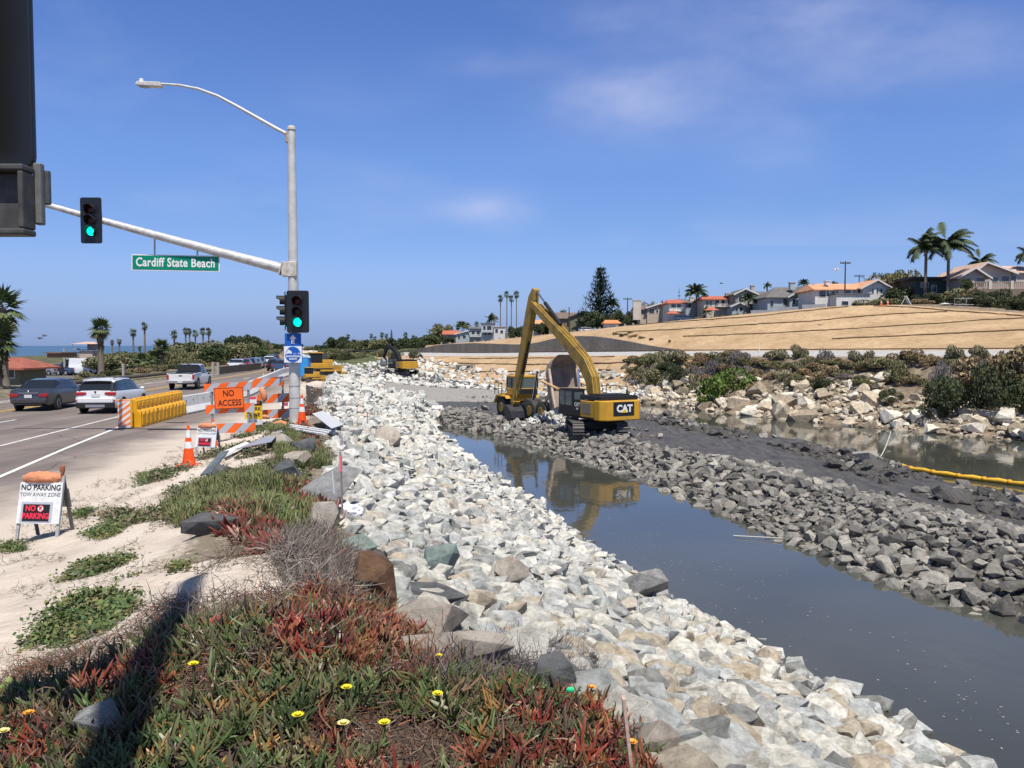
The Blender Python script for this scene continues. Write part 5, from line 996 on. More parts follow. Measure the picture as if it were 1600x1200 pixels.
# ---------------------------------------------------------------- vehicles
def car(kind, label, loc, rz, paint_m, L=4.6, Wd=1.82, Ht=1.46, style='sedan', group=None, detail=True, cat='car'):
    """front along +y, built about the centre of its footprint"""
    t = thing(kind, label, cat, loc, rz, group); hw = Wd/2
    if style == 'sedan': st = [(-.5, .62, .40, None, .82), (-.485, .98, .34, None, .93), (-.40, 1.02, .22, None, .97), (-.345, 1.02, .2, 1.03, 1.0), (-.20, 1.00, .2, 1.40, 1.0), (-.05, .98, .2, 1.46, 1.0), (.08, .96, .2, 1.44, 1.0), (.14, .95, .2, 1.36, 1.0), (.27, .93, .2, .95, 1.0), (.38, .86, .22, None, .97), (.47, .74, .25, None, .90), (.5, .55, .32, None, .78)]
    elif style == 'suv': st = [(-.5, .74, .42, None, .86), (-.492, 1.02, .34, 1.06, .95), (-.43, 1.04, .24, 1.46, .99), (-.38, 1.03, .22, 1.535, 1.0), (-.15, 1.01, .22, 1.58, 1.0), (.04, 1.0, .22, 1.55, 1.0), (.12, .98, .22, 1.45, 1.0), (.24, .98, .22, 1.0, 1.0), (.36, .92, .24, None, .98), (.46, .80, .26, None, .92), (.5, .58, .34, None, .80)]
    elif style == 'van': st = [(-.5, .9, .4, 1.0, .9), (-.49, 1.1, .3, 1.85, .98), (-.44, 1.1, .25, 2.1, 1.0), (.1, 1.1, .25, 2.15, 1.0), (.22, 1.08, .25, 2.05, 1.0), (.36, 1.05, .25, 1.12, 1.0), (.46, .95, .3, None, .94), (.5, .6, .35, None, .85)]
    else: st = [(-.5, .98, .55, None, .94), (-.495, 1.06, .50, None, .97), (-.2, 1.06, .4, None, .98), (-.1, 1.07, .35, None, 1.0), (-.095, 1.07, .3, 1.08, 1.0), (-.06, 1.06, .28, 1.70, 1.0), (.10, 1.05, .28, 1.74, 1.0), (.15, 1.05, .28, 1.66, 1.0), (.25, 1.05, .28, 1.10, 1.0), (.40, 1.0, .3, None, .98), (.48, .92, .4, None, .92), (.5, .7, .45, None, .85)]
    kz = Ht/max(s[3] or 0 for s in st); rows_ = []
    for yf, zb, z0, zr, wf in st:
        w = hw*wf; zr2 = (zr or zb+.02)*kz; zb *= kz; z0 *= kz; has = zr is not None; rw = w*(.80-.06*((zr or 0) > 1.2)) if has else w*.86
        half = [(0, z0), (w*.86, z0), (w*.98, z0+.10), (w, (z0+zb)*.5), (w*.985, zb-.10), (w*.93, zb)]
        if has: half += [(w*.93+(rw-w*.93)*.5, zb+(zr2-zb)*.5-.0), (rw+.02, zr2-.07), (rw-.08, zr2-.015), (0, zr2)]
        else: half += [(w*.90, zb+.012), (w*.7, zb+.02), (w*.4, zb+.03), (0, zb+.035)]
        rows_.append([Vector((x, yf*L, z)) for x, z in half]+[Vector((-x, yf*L, z)) for x, z in half[-2:0:-1]])
    n = len(rows_[0]); body = MB(); glass = MB(); body.v = [tuple(p) for r in rows_ for p in r]; gl = []; nr = len(st)
    hasr = [s[3] is not None for s in st]; rt = [i for i in range(nr) if hasr[i]]; tops = [i for i in rt if st[i][3] > max(s[3] or 0 for s in st)*.9]
    for i in range(nr-1):
        for k in range(n):
            k2 = (k+1) % n; a, b, c_, d = i*n+k, i*n+k2, (i+1)*n+k2, (i+1)*n+k; side = k in (5, 6, n-7, n-6); roofrow = k in (7, 8, 9, n-10, n-9, n-8) 
            g = False
            if hasr[i] and hasr[i+1]:
                if side and i >= rt[0]+(0 if style != 'van' else 2) and (style != 'van' or i >= 3): g = True
                if roofrow and (st[i+1][3]-st[i][3] > .25 or st[i][3]-st[i+1][3] > .25): g = True
            (gl if g else body.f).append((a, b, c_, d))
    body.f.append(tuple(range(n))); body.f.append(tuple(range((nr-1)*n, nr*n))[::-1]); body.m = [0]*len(body.f)
    bo = body.build('body', paint_m, t, smooth=True)
    # pillars split the glass into panes: shrink each pane slightly
    gm = MB(); V = body.v
    for f in gl:
        P = [Vector(V[q]) for q in f]; c_ = sum(P, Vector())/4; gm.add([c_+(p-c_)*(.97 if abs(c_.x) > hw*.6 else 1.0) for p in P], [(0, 1, 2, 3)])
    pl = MB(); pl.v = list(V); pl.f = [tuple(f) for f in gl]; pl.m = [0]*len(gl); pl.build('window_frame', M_blkm if detail else paint_m, t)
    for p in range(len(gm.v)): gm.v[p] = tuple(Vector(gm.v[p])+Vector((math.copysign(.012, gm.v[p][0]) if abs(gm.v[p][0]) > hw*.3 else 0, 0, .006)))
    gm.build('window', M_glass, t)
    R_w = .33 if style != 'pickup' else .38; ys_ = (-.30*L, .31*L) if style != 'pickup' else (-.30*L, .33*L)
    for y in ys_:
        for s in (-1, 1):
            a = MB(); a.cyl((s*(hw*.99-.10), y, R_w+.02), (s*(hw+.004), y, R_w+.02), R_w+.07, R_w+.07, 28); a.build('wheel_arch', M_blkm, t)
            w = MB(); w.tube([(s*(hw-.2), y, R_w), (s*(hw-.17), y, R_w), (s*(hw-.0), y, R_w), (s*(hw+.02), y, R_w)], [R_w*.9, R_w, R_w, R_w*.92], 28); wo = w.build('wheel', M_tyre, t, smooth=True)
            r = MB(); r.cyl((s*(hw+.015), y, R_w), (s*(hw+.027), y, R_w), R_w*.66, R_w*.62, 24)
            r.build('rim', M_rim, wo)
            if detail:
                sp_ = MB()
                for q in range(10): an = q*math.pi/5; sp_.box((s*(hw+.03), y+math.cos(an)*R_w*.36, R_w+math.sin(an)*R_w*.36), (.012, .05, R_w*.5), R=Euler((an-math.pi/2, 0, 0)).to_matrix())
                sp_.build('spoke', mat('dark_spoke', (.05, .05, .055), .5), wo)
    if not detail: 
        for s in (-1, 1): mb = MB(); mb.box((s*hw*.78, -L/2-.0, .82*kz), (hw*.3, .05, .14)); mb.build('tail_lamp', M_tail, t)
        return t
    yb = -L/2
    if style == 'sedan':
        for s in (-1, 1):
            mb = MB(); mb.prism([(s*hw*.48, .70), (s*hw*.90, .68), (s*hw*.93, .86), (s*hw*.50, .82)], yb-.025, yb+.12, 'y'); mb.build('tail_lamp', M_tail, t, bevel=.02)
        mb = MB(); mb.box((0, yb-.03, .88), (.9, .02, .03)); mb.build('chrome_strip', M_chrome, t); mb = MB(); mb.box((0, yb-.035, .72), (.34, .015, .15)); mb.build('licence_plate', M_plate, t)
        mb = MB(); mb.box((0, yb-.01, .50), (Wd*.86, .12, .22)); mb.build('rear_bumper', paint_m, t, bevel=.05, seg=3); mb = MB(); mb.box((0, yb+.0, .36), (Wd*.7, .1, .10)); mb.build('lower_valance', M_blkm, t)
        mb = MB(); mb.ell((0, yb-.03, .93), (.05, .012, .05), 16, 8); mb.build('badge', M_chrome, t)
    elif style == 'suv':
        for s in (-1, 1):
            mb = MB(); mb.prism([(s*hw*.42, .90), (s*hw*.62, .84), (s*hw*.94, .84), (s*hw*.95, .99), (s*hw*.62, 1.0), (s*hw*.44, .99)], yb-.02, yb+.14, 'y'); mb.build('tail_lamp', M_tail, t, bevel=.02)
            mb = MB(); mb.cyl((s*.52, yb-.04, .33), (s*.52, yb+.1, .33), .045, .045, 12); mb.build('exhaust', M_chrome, t); mb = MB(); mb.box((s*hw*.86, yb-.02, .62), (.14, .03, .05)); mb.build('reflector', M_tail, t)
        mb = MB(); mb.box((0, yb-.02, .62), (Wd*.84, .14, .24)); mb.build('rear_bumper', paint_m, t, bevel=.05, seg=3); mb = MB(); mb.box((0, yb-.0, .40), (Wd*.9, .14, .26)); mb.build('lower_cladding', M_blkm, t, bevel=.03); mb = MB(); mb.box((0, yb-.075, .37), (Wd*.45, .02, .12)); mb.build('skid_plate', M_rim, t)
        mb = MB(); mb.box((0, yb-.03, .85), (.36, .03, .13)); mb.build('licence_plate', M_plate, t); mb = MB(); mb.ell((0, yb-.03, 1.0), (.05, .012, .05), 16, 8); mb.build('badge', M_blk, t)
        for s in (-1, 1): mb = MB(); mb.tube([(s*hw*.68, -.40*L, Ht+.0), (s*hw*.70, -.2*L, Ht+.05), (s*hw*.68, .05*L, Ht+.0)], .018, 8); mb.build('roof_rail', M_blk, t)
        mb = MB(); mb.box((0, -.445*L, 1.52*kz), (Wd*.66, .22, .03)); mb.build('rear_spoiler', paint_m, t, bevel=.01)
    else:
        # open bed with walls
        for s in (-1, 1):
            mb = MB(); mb.box((s*(hw-.05), -.30*L, 1.10*kz), (.08, .385*L, .10)); mb.build('bed_rail', paint_m, t, bevel=.02); mb = MB(); mb.box((s*hw*.90, yb-.015, .92), (.15, .05, .30)); mb.build('tail_lamp', M_tail, t, bevel=.01)
        mb = MB(); mb.box((0, -.30*L, 1.06*kz+.03), (Wd-.3, .36*L, .01)); mb.build('truck_bed', M_blkm, t); mb = MB(); mb.box((0, yb-.02, .87), (Wd*.72, .06, .46)); mb.build('tailgate', paint_m, t, bevel=.02); mb = MB(); mb.box((0, yb-.055, 1.0), (.22, .02, .07)); mb.build('handle', M_blk, t)
        mb = MB(); mb.box((0, yb-.10, .56), (Wd*.9, .2, .16)); mb.build('rear_bumper', M_chrome, t, bevel=.03); mb = MB(); mb.box((0, yb-.21, .58), (.32, .012, .13)); mb.build('licence_plate', M_plate, t)
        mb = MB(); mb.box((0, -.092*L-.01, 1.42*kz), (Wd*.62, .02, .42)); mb.build('rear_window', M_glass, t); mb = MB(); mb.box((0, -.08*L, 1.73*kz), (.22, .05, .03)); mb.build('brake_lamp', M_tail, t)
    for s in (-1, 1): mb = MB(); mb.ell((s*(hw+.10), .20*L, 1.02*kz), (.11, .06, .07), 12, 6); mb.build('mirror', paint_m if style != 'pickup' else M_blk, t, smooth='all')
    for s in (-1, 1):
        mb = MB(); mb.box((s*(hw-.003), .02*L-.25, .72), (.012, .16, .03)); mb.box((s*(hw-.003), .02*L+.55, .74), (.012, .16, .03)); mb.build('door_handle', paint_m, t)
    return t
def cpaint(n, c_, metal=.0, r=.3): return mat(n, c_, r, metal=metal, spec=.5, coat=.6)
P_grey = cpaint('grey_car_paint', (.075, .077, .08), .5); P_white = cpaint('white_car_paint', (.68, .69, .70)); P_pick = cpaint('white_pickup_paint', (.66, .66, .65)); P_black = cpaint('black_car_paint', (.012, .012, .013)); P_red = cpaint('red_car_paint', (.35, .02, .02)); P_blue = cpaint('blue_car_paint', (.04, .07, .14)); P_sil = cpaint('silver_car_paint', (.35, .36, .37), .5)
hd_ = math.radians(6)
def on(px, py, z=0): return g0(px, py)
b = on(46, 641); car('sedan', 'metallic grey sedan in the lane beside the white SUV', (b.x+.2, b.y+1.6, 0), hd_, P_grey, 4.9, 1.86, 1.50)
b = on(149, 645); car('suv', 'white SUV with red tail lamps driving away behind the grey sedan', (b.x+.15, b.y+1.5, 0), hd_, P_white, 4.45, 1.84, 1.60, 'suv')
b = on(279, 609); car('pickup_truck', 'white pickup truck ahead in the lane by the concrete barrier', (b.x, b.y+2.2, 0), hd_+.02, P_pick, 5.3, 1.90, 1.78, 'pickup', cat='pickup truck')
for px, py, st_, m, lb, an in ((433, 579, 'suv', P_black, 'black car far up the road left of the signal pole', .1), (441, 582, 'sedan', P_blue, 'blue-grey sedan far up the road just left of the pole', .1), (371, 580, 'sedan', P_white, 'white car parked first in the far roadside row', .16), (382, 579, 'sedan', P_red, 'red car parked in the far roadside row', .16), (392, 577, 'suv', P_black, 'dark car parked right of the red car', .16), (399, 576, 'suv', P_sil, 'silver car parked in the far roadside row', .16), (405, 575, 'sedan', P_black, 'black car parked at the far end of the roadside row', .16), (424, 568, 'sedan', P_sil, 'silver car on the distant bend of the road', .26), (429, 565, 'suv', P_black, 'dark car on the most distant stretch of road', .26), (421, 571, 'suv', P_white, 'white car approaching on the distant road', .26)):
    b = on(px, py); car('car', lb, (b.x, b.y, 0), an, m, 4.6, 1.82, 1.5, st_, 'cars far up the road', False)
for px, py, st_, m, lb, an in ((120, 589, 'van', P_white, 'white van in the car park between the restroom and the palm', 1.5), (84, 592, 'suv', P_black, 'black SUV parked by the restroom building', 1.4), (98, 592, 'sedan', P_blue, 'dark blue car parked left of the white van', 1.3), (132, 592, 'sedan', P_sil, 'silver car parked in front of the white van', 1.45), (145, 591, 'sedan', P_grey, 'grey car parked beside the round palm', 1.5), (166, 586, 'sedan', P_white, 'white car parked right of the round palm', 1.5), (204, 583, 'suv', P_white, 'white SUV in the car park behind the low palms', 1.5), (214, 583, 'sedan', P_sil, 'silver car in the car park behind the low palms', 1.5), (231, 583, 'sedan', P_white, 'white sedan at the right end of the car park', 1.5), (74, 595, 'sedan', P_sil, 'silver car at the left end of the parked row', 1.2), (176, 585, 'suv', P_white, 'white truck parked behind the round palm', 1.5)):
    b = on(px, py); b = b*((112 if py > 588 else 128)/b.y); car('parked_car', lb, (b.x, b.y, Hh(b.x, b.y)), an, m, 4.6 if st_ != 'van' else 5.8, 1.82, 1.5 if st_ != 'van' else 2.3, st_, 'cars in the beach car park', False)
# ---------------------------------------------------------------- machines
M_cy = mat('machine_yellow', (.58, .31, .025), .55, 0, 1.1, .2, 6, col2=(.42, .25, .06), ramp=(.42, .72)); M_cyo = mat('worn_shaded_yellow', (.22, .145, .05), .6, 0, 1.3, .2, 6, col2=(.38, .235, .045), ramp=(.36, .52)); M_ck = mat('machine_black', (.018, .018, .02), .5); M_track = mat('steel_track', (.045, .042, .04), .6, .3, 6, .6, 12); M_grouser = mat('worn_grouser', (.13, .12, .11), .5, .25, 8)  # boom yellow: worn mottling, darkened in colour to carry the shaded side
M_cyl = mat('cylinder_chrome', (.55, .57, .6), .15, metal=.9); M_bedshade = mat('shaded_bed_steel', (.23, .19, .16), .75, 0, .9, .5, 5, col2=(.38, .31, .26), ramp=(.35, .65)); M_mudst = mat('muddy_steel', (.075, .07, .065), .7, .3, 4); M_logo = mat('logo_white', (.75, .75, .73), .5)  # bed steel colour is darkened to put the interior's shade into it
def track(parent, x, L, w, r, m=M_track):
    """crawler loop with idlers, rollers and grousers"""
    pts = []; h = L/2-r
    for k in range(9): a = math.radians(-90+180*k/8); pts.append((h+r*math.cos(a), r+r*math.sin(a)))
    for k in range(9): a = math.radians(90+180*k/8); pts.append((-h+r*math.cos(a), r+r*math.sin(a)))
    inner = [((y-(math.copysign(h, y)))*.86+math.copysign(h, y), (z-r)*.86+r) for y, z in pts]; n = len(pts); mb = MB(); vs = []
    for xx in (x-w/2, x+w/2):
        vs += [(xx, y, z) for y, z in pts]+[(xx, y, z) for y, z in inner]
    fs = []
    for i in range(n):
        j = (i+1) % n; fs += [(i, j, j+2*n, i+2*n), (n+j, n+i, n+i+2*n, n+j+2*n), (j, i, n+i, n+j), (2*n+i, 2*n+j, 3*n+j, 3*n+i)]
    mb.add(vs, fs); o = mb.build('crawler_track', m, parent)
    g = MB(); per = 4*h+2*math.pi*r; k = int(per/.2)
    for i in range(k):
        s = per*i/k
        if s < 2*h: y, z, a = -h+s, 0, 0; nn = (0, -1)
        elif s < 2*h+math.pi*r: q = (s-2*h)/r; y, z = h+r*math.sin(q), r-r*math.cos(q); nn = (math.sin(q), -math.cos(q))
        elif s < 4*h+math.pi*r: y, z = h-(s-2*h-math.pi*r), 2*r; nn = (0, 1)
        else: q = (s-4*h-math.pi*r)/r; y, z = -h-r*math.sin(q), r+r*math.cos(q); nn = (-math.sin(q), math.cos(q))
        an = math.atan2(nn[1], nn[0])-math.pi/2; g.box((x, y+nn[0]*.015, z+nn[1]*.015), (w+.01, .07, .07), R=Euler((an, 0, 0)).to_matrix())
    g.build('grouser', M_grouser, o)
    rl = MB(); rl.cyl((x-w*.45, h, r), (x+w*.45, h, r), r*.8, r*.8, 18); rl.cyl((x-w*.45, -h, r), (x+w*.45, -h, r), r*.8, r*.8, 18)
    for q in range(7): yy_ = -h+.5+(2*h-1)*q/6; rl.cyl((x-w*.42, yy_, .2), (x+w*.42, yy_, .2), .13, .13, 10)
    rl.box((x, 0, r*.95), (w*.8, 2*h-.6, r*.7)); rl.build('roller', M_mudst, o)
def excavator(loc, rz_up, rz_low, label, boom, stick, bucket, s=1.0, yel=True, logo=True, under=M_track, boomm=None):
    t = thing('excavator', label, 'excavator', loc, 0, None, s); uc = bpy.data.objects.new('undercarriage', None); COL.objects.link(uc); uc.parent = t; uc.rotation_euler = (0, 0, rz_low)
    bpy.data.objects.remove(uc)
    lo = MB(); Rl = Matrix.Rotation(rz_low, 4, 'Z'); lo.box((0, 0, .75), (1.9, 1.9, .5)); lo.cyl((0, 0, .9), (0, 0, 1.2), .75, .75, 20); o = lo.build('undercarriage', under, t, bevel=.03); o.rotation_euler = (0, 0, rz_low)
    for sx in (-1, 1): track(o, sx*1.42, 5.0, .72, .50, under)
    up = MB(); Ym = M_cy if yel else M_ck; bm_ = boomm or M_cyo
    # rear is -y: counterweight, engine housing, cab front left
    up.box((0, -.4, 1.28), (2.7, 4.8, .14)); hb = up.build('turntable_deck', M_ck, t, bevel=.02); hb.rotation_euler = (0, 0, rz_up)
    def P(mb, name, m, bev=.04, seg=3): q = mb.build(name, m, t, bevel=bev, seg=seg); q.rotation_euler = (0, 0, rz_up); return q
    mb = MB(); pts = [(-1.62, -2.1), (-1.62, -2.75), (-1.25, -3.15), (1.25, -3.15), (1.62, -2.75), (1.62, -2.1)]; mb.prism(pts, 1.22, 2.5, 'z'); cw = P(mb, 'counterweight', Ym, .07)
    mb = MB(); mb.b2((-1.60, -2.1, 1.36), (-1.0, -.55, 2.42)); mb.b2((1.0, -2.1, 1.36), (1.60, .9, 2.42)); sdp = P(mb, 'side_housing', Ym)
    mb = MB(); mb.b2((-1.612, -1.75, 1.6), (-1.603, -.75, 2.25)); P(mb, 'side_grille', mat('dusty_grille', (.24, .20, .15), .8, .2, 30), 0)
    mb = MB(); mb.b2((-1.0, -2.1, 1.36), (1.0, -.4, 2.40)); P(mb, 'engine_housing', M_ck)
    mb = MB(); mb.b2((-1.50, -2.65, 2.50), (1.5, -.35, 2.78)); mb.b2((-1.1, -2.2, 2.78), (1.1, -.9, 2.86)); P(mb, 'engine_cover', M_ck, .08)
    mb = MB(); mb.b2((-1.60, -.55, 1.36), (-1.55, .45, 2.46)); mb.b2((-1.55, -.55, 1.36), (-.62, .2, 2.4)); P(mb, 'black_side_panel', M_ck)
    if logo:
        mb = MB(); mb.b2((-.82, -3.16, 1.52), (.82, -3.152, 2.42)); P(mb, 'logo_panel', M_ck, 0)
        def T(body, sz, m, p, rt, **k): q = text(body, sz, m, t, (0, 0, 0), name='lettering', **k); q.matrix_local = Matrix.Rotation(rz_up, 4, 'Z') @ Matrix.Translation(p) @ Euler(rt).to_matrix().to_4x4(); return q
        T('CAT', .62, M_logo, (.05, -3.168, 1.98), (math.pi/2, 0, 0), bold=.03)
        mb = MB(); mb.prism([(-.19, 1.735), (.23, 1.735), (.02, 1.95)], -3.188, -3.172, 'y'); P(mb, 'logo_triangle', mat('logo_yellow', (.80, .50, .02), .5), 0)
        T('CAT', .34, M_logo, (-1.613, -.20, 2.12), (math.pi/2, 0, -math.pi/2), bold=.015); T('340', .16, M_logo, (-1.613, -.20, 1.84), (math.pi/2, 0, -math.pi/2), bold=.01)
    # cab on the left, ahead of the black panel
    mb = MB(); mb.b2((-1.58, .45, 1.36), (-.58, 2.15, 1.62)); mb.b2((-1.58, .45, 3.0), (-.58, 2.05, 3.12))
    for x in (-1.55, -.61):
        for y in (.48, 1.35, 2.08): mb.b2((x-.03, y-.04, 1.6), (x+.03, y+.04, 3.02))
        mb.b2((x-.028, .45, 1.6), (x+.028, 2.1, 2.0))
    mb.b2((-1.53, .455, 1.6), (-.63, .50, 3.0)); cab = P(mb, 'cab', M_ck, .015)
    mb = MB(); mb.b2((-1.562, .54, 2.02), (-1.555, 1.31, 2.98)); mb.b2((-1.562, 1.39, 2.02), (-1.555, 2.04, 2.98)); mb.b2((-1.5, 2.09, 1.66), (-.66, 2.1, 2.98)); mb.b2((-1.4, .445, 2.2), (-.75, .452, 2.9)); P(mb, 'cab_window', mat('cab_glass', (.09, .12, .12), .08, spec=.7), 0)
    for x in (-1.2, 1.3): mb = MB(); mb.tube([(x, .5, 2.5), (x, 1.2, 3.35 if False else 2.5)], .02, 6)
    mb = MB(); mb.tube([(1.45, .8, 2.42), (1.45, .8, 3.3), (1.45, -1.6, 3.3), (1.45, -1.6, 2.42)], .025, 6); mb.tube([(1.1, -2.0, 2.6), (1.1, -2.0, 3.1)], .06, 8); P(mb, 'handrail', M_ck, 0)
    Ru = Matrix.Rotation(rz_up, 3, 'Z')
    def arm(name, pts, hs, w, m, top=None):
        mb = MB(); n = len(pts); vs = []
        for i, (y, z) in enumerate(pts):
            a = Vector(pts[max(0, i-1)]); b = Vector(pts[min(n-1, i+1)]); d = (b-a).normalized(); nn = Vector((-d.y, d.x)); h = hs[i]/2
            for xx in (-w/2, w/2):
                for sg in (-1, 1): vs.append((xx, y+nn.x*h*sg, z+nn.y*h*sg))
        fs = []
        for i in range(n-1): a = 4*i; b = a+4; fs += [(a, a+1, b+1, b), (a+3, a+2, b+2, b+3), (a+1, a+3, b+3, b+1), (a+2, a, b, b+2)]
        fs += [(0, 2, 3, 1), (4*n-4, 4*n-3, 4*n-1, 4*n-2)]; mb.add(vs, fs); return P(mb, name, m, .03, 2)
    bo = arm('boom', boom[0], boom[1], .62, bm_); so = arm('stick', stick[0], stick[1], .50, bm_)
    def cyl_(name, a, b, r, k=.55, xs=(0,)):
        for x in xs:
            A = Vector((x, *a)); B = Vector((x, *b)); mb = MB(); mb.cyl(A, A.lerp(B, k), r, r, 14); q = P(mb, name, M_ck, 0); mb = MB(); mb.cyl(A.lerp(B, k-.02), B, r*.5, r*.5, 12); mb.build('rod', M_cyl, q)
    return t, P, cyl_, (bo, so), arm
EL = gz(930, 690, -3.15); EL = Vector((5.55, 54.9, 0)); EL.z = Hh(5.75, 54.9)-.05
HU = math.radians(29)
boomP = ([(.15, 1.75), (.15, 2.7), (.4, 3.75), (1.3, 4.85), (2.9, 5.95), (5.5, 7.55), (8.2, 9.2)], [.6, .75, .88, .92, .8, .62, .42])
stickP = ([(7.85, 10.25), (8.2, 9.6), (8.6, 8.5), (9.7, 5.4), (11.2, 1.45)], [.3, .78, .85, .7, .45])
ex, P_, cy_, (bo, so), arm_ = excavator(EL, HU, math.radians(2), 'yellow long-reach excavator with CAT lettering working on the grey causeway', boomP, stickP, None, .99)
cy_('boom_cylinder', (1.0, 1.6), (1.3, 4.4), .13, .35, (-.55, .55)); cy_('stick_cylinder', (4.4, 7.5), (7.85, 10.15), .14, .62); cy_('bucket_cylinder', (8.9, 6.3), (10.6, 2.2), .09, .6)
# pipework along the boom back
mb = MB()
for x in (-.2, -.1, .1, .2): mb.tube([(x, -.27, 2.7), (x, -.08, 3.9), (x, .95, 5.22), (x, 2.65, 6.4), (x, 5.3, 7.9), (x, 7.4, 9.1)], .035, 6)
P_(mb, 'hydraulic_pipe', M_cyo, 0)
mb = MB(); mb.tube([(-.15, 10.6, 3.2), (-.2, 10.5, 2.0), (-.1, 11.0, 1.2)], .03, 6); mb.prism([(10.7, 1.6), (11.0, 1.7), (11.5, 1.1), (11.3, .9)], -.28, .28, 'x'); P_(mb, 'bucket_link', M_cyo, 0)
mb = MB(); prof = [(11.55, 1.35), (11.0, 1.30), (10.5, .9), (10.45, .35), (10.8, -.05), (11.3, -.15)]; inn = [(11.5, 1.25), (11.05, 1.2), (10.6, .85), (10.55, .38), (10.85, .03), (11.28, -.07)]
n = len(prof); vs = [(x, y, z) for x in (-.75, .75) for y, z in prof]+[(x, y, z) for x in (-.72, .72) for y, z in inn]; fs = []
for i in range(n-1): fs += [(i, i+1, n+i+1, n+i), (2*n+i, 3*n+i, 3*n+i+1, 2*n+i+1), (i, i+1, 2*n+i+1, 2*n+i), (n+i, n+i+1, 3*n+i+1, 3*n+i)]
mb.add(vs, fs+[tuple(range(n)), tuple(range(2*n-1, n-1, -1))]);
for i in range(5): mb.box((-.6+.3*i, 11.35, -.22), (.08, .2, .16))
P_(mb, 'bucket', mat('dark_bucket_steel', (.04, .04, .045), .5, .3, 6), 0)
# ---------------------------------------------------------------- articulated dump truck with raised bed
DL = Vector((2.1, 67.5, 0)); DL.z = Hh(DL.x, DL.y); HD = math.radians(28)
dt = thing('dump_truck', 'yellow articulated dump truck with its pale steel bed raised beside the excavator', 'dump truck', DL, HD)
def wheel(y, sx, r=.85, w=.6, name='wheel'):
    m = MB(); m.tube([(sx-w/2, y, r), (sx-w*.42, y, r), (sx+w*.42, y, r), (sx+w/2, y, r)], [r*.86, r, r, r*.86], 28); o = m.build(name, mat('muddy_tyre', (.055, .053, .05), .9, .3, 5, .8, 20), dt, smooth=True)
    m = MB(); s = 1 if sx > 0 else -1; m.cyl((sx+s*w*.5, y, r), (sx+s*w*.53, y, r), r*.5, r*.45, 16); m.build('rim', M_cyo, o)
for y in (3.6, -1.3, -3.1):
    for sx in (-1.25, 1.25): wheel(y, sx)
mb = MB(); mb.b2((-.5, -3.8, .9), (.5, 4.6, 1.3)); mb.box((0, .8, 1.2), (1.2, .8, .9)); mb.build('chassis', M_mudst, dt, bevel=.03)
mb = MB(); mb.prism([(1.7, 1.45), (1.7, 2.0), (3.4, 2.05), (5.3, 1.9), (5.5, 1.2), (4.7, 1.1)], -.85, .85, 'x'); mb.build('hood', M_cy, dt, bevel=.05)
for s in (-1, 1): mb = MB(); mb.prism([(2.5, 1.6), (2.7, 1.85), (4.4, 1.85), (4.9, 1.2), (4.7, 1.15), (4.2, 1.72), (2.8, 1.72)], s*1.25-.35, s*1.25+.35, 'x'); mb.build('fender', M_cy, dt, bevel=.03)
mb = MB(); mb.b2((-1.2, 1.5, 1.9), (.9, 3.2, 2.5)); mb.b2((-1.2, 1.5, 3.35), (.9, 3.25, 3.55)); mb.build('cab', M_cy, dt, bevel=.06)
mb = MB(); mb.b2((-1.17, 1.54, 2.5), (.87, 3.16, 3.35)); cbg = mb.build('cab_window', mat('cab_glass', (0, 0, 0)), dt, bevel=.02)
mb = MB()
for x in (-1.17, .87):
    for y in (1.54, 2.3, 3.16): mb.box((x, y, 2.92), (.09, .09, .86))
mb.build('pillar', M_ck, dt); mb = MB(); mb.b2((-1.1, 1.48, 2.0), (.8, 1.53, 2.45)); mb.build('rear_grille', M_ck, dt)
mb = MB(); mb.tube([(-1.7, 3.1, 1.9), (-1.7, 3.1, 2.9), (-1.7, 4.4, 2.9), (-1.7, 4.4, 1.9)], .03, 6); mb.tube([(-1.7, 3.1, 2.4), (-1.7, 4.4, 2.4)], .03, 6); mb.tube([(-1.7, 3.75, 1.9), (-1.7, 3.75, 2.9)], .03, 6); mb.build('handrail', M_ck, dt)
for s in (-1, 1): mb = MB(); mb.cyl((s*.6, -.2, 1.3), (s*.9, -1.5, 4.0), .12, .09, 10); mb.build('tipping_cylinder', M_cyl, dt)
# bed: open trough, floor towards us when tipped; local bed axes: length up, opening rearward
bed = bpy.data.objects.new('dump_bed', None); bpy.data.objects.remove(bed)
def bedmesh():
    mb = MB(); W0 = 1.45; th = .09
    secs = [(-.4, 1.38, .0, 1.15, .55), (1.6, 1.38, .0, 1.3, .75), (3.3, 1.34, .0, 1.5, .85), (3.95, 1.2, .25, 1.9, 1.1), (4.25, .95, .9, 2.2, 1.5), (4.4, .75, 1.9, 2.5, 2.2)]
    # cross section (x, depth): rim left, chine left, floor, chine right, rim right
    def sec(l, w, f, r, ch, off): return [(-w-off, l, r), (-w-off, l, ch-off*.3), (-w*.55-off*.3, l, f-off), (w*.55+off*.3, l, f-off), (w+off, l, ch-off*.3), (w+off, l, r)]
    o_ = [sec(*s, .09) for s in secs]; i_ = [sec(*s, 0) for s in secs]; n = 6; vs = [p for s in o_ for p in s]+[p for s in i_ for p in s]; N_ = len(secs)*n; fs = []
    for i in range(len(secs)-1):
        for k in range(n-1): a = i*n+k; fs += [(a, a+1, a+1+n, a+n), (N_+a+n, N_+a+n+1, N_+a+1, N_+a)]
        for k in (0, n-1): a = i*n+k; fs.append((a, a+n, N_+a+n, N_+a))
    for k in range(n-1): fs.append((k, N_+k, N_+k+1, k+1)); a = (len(secs)-1)*n+k; fs.append((a, a+1, N_+a+1, N_+a))
    a = (len(secs)-1)*n; fs += [tuple(range(a, a+n)), tuple(range(N_+a+n-1, N_+a-1, -1))]; mb.add(vs, fs)
    return mb
bm1 = bedmesh(); bd = bm1.build('dump_bed', M_bedshade, dt)
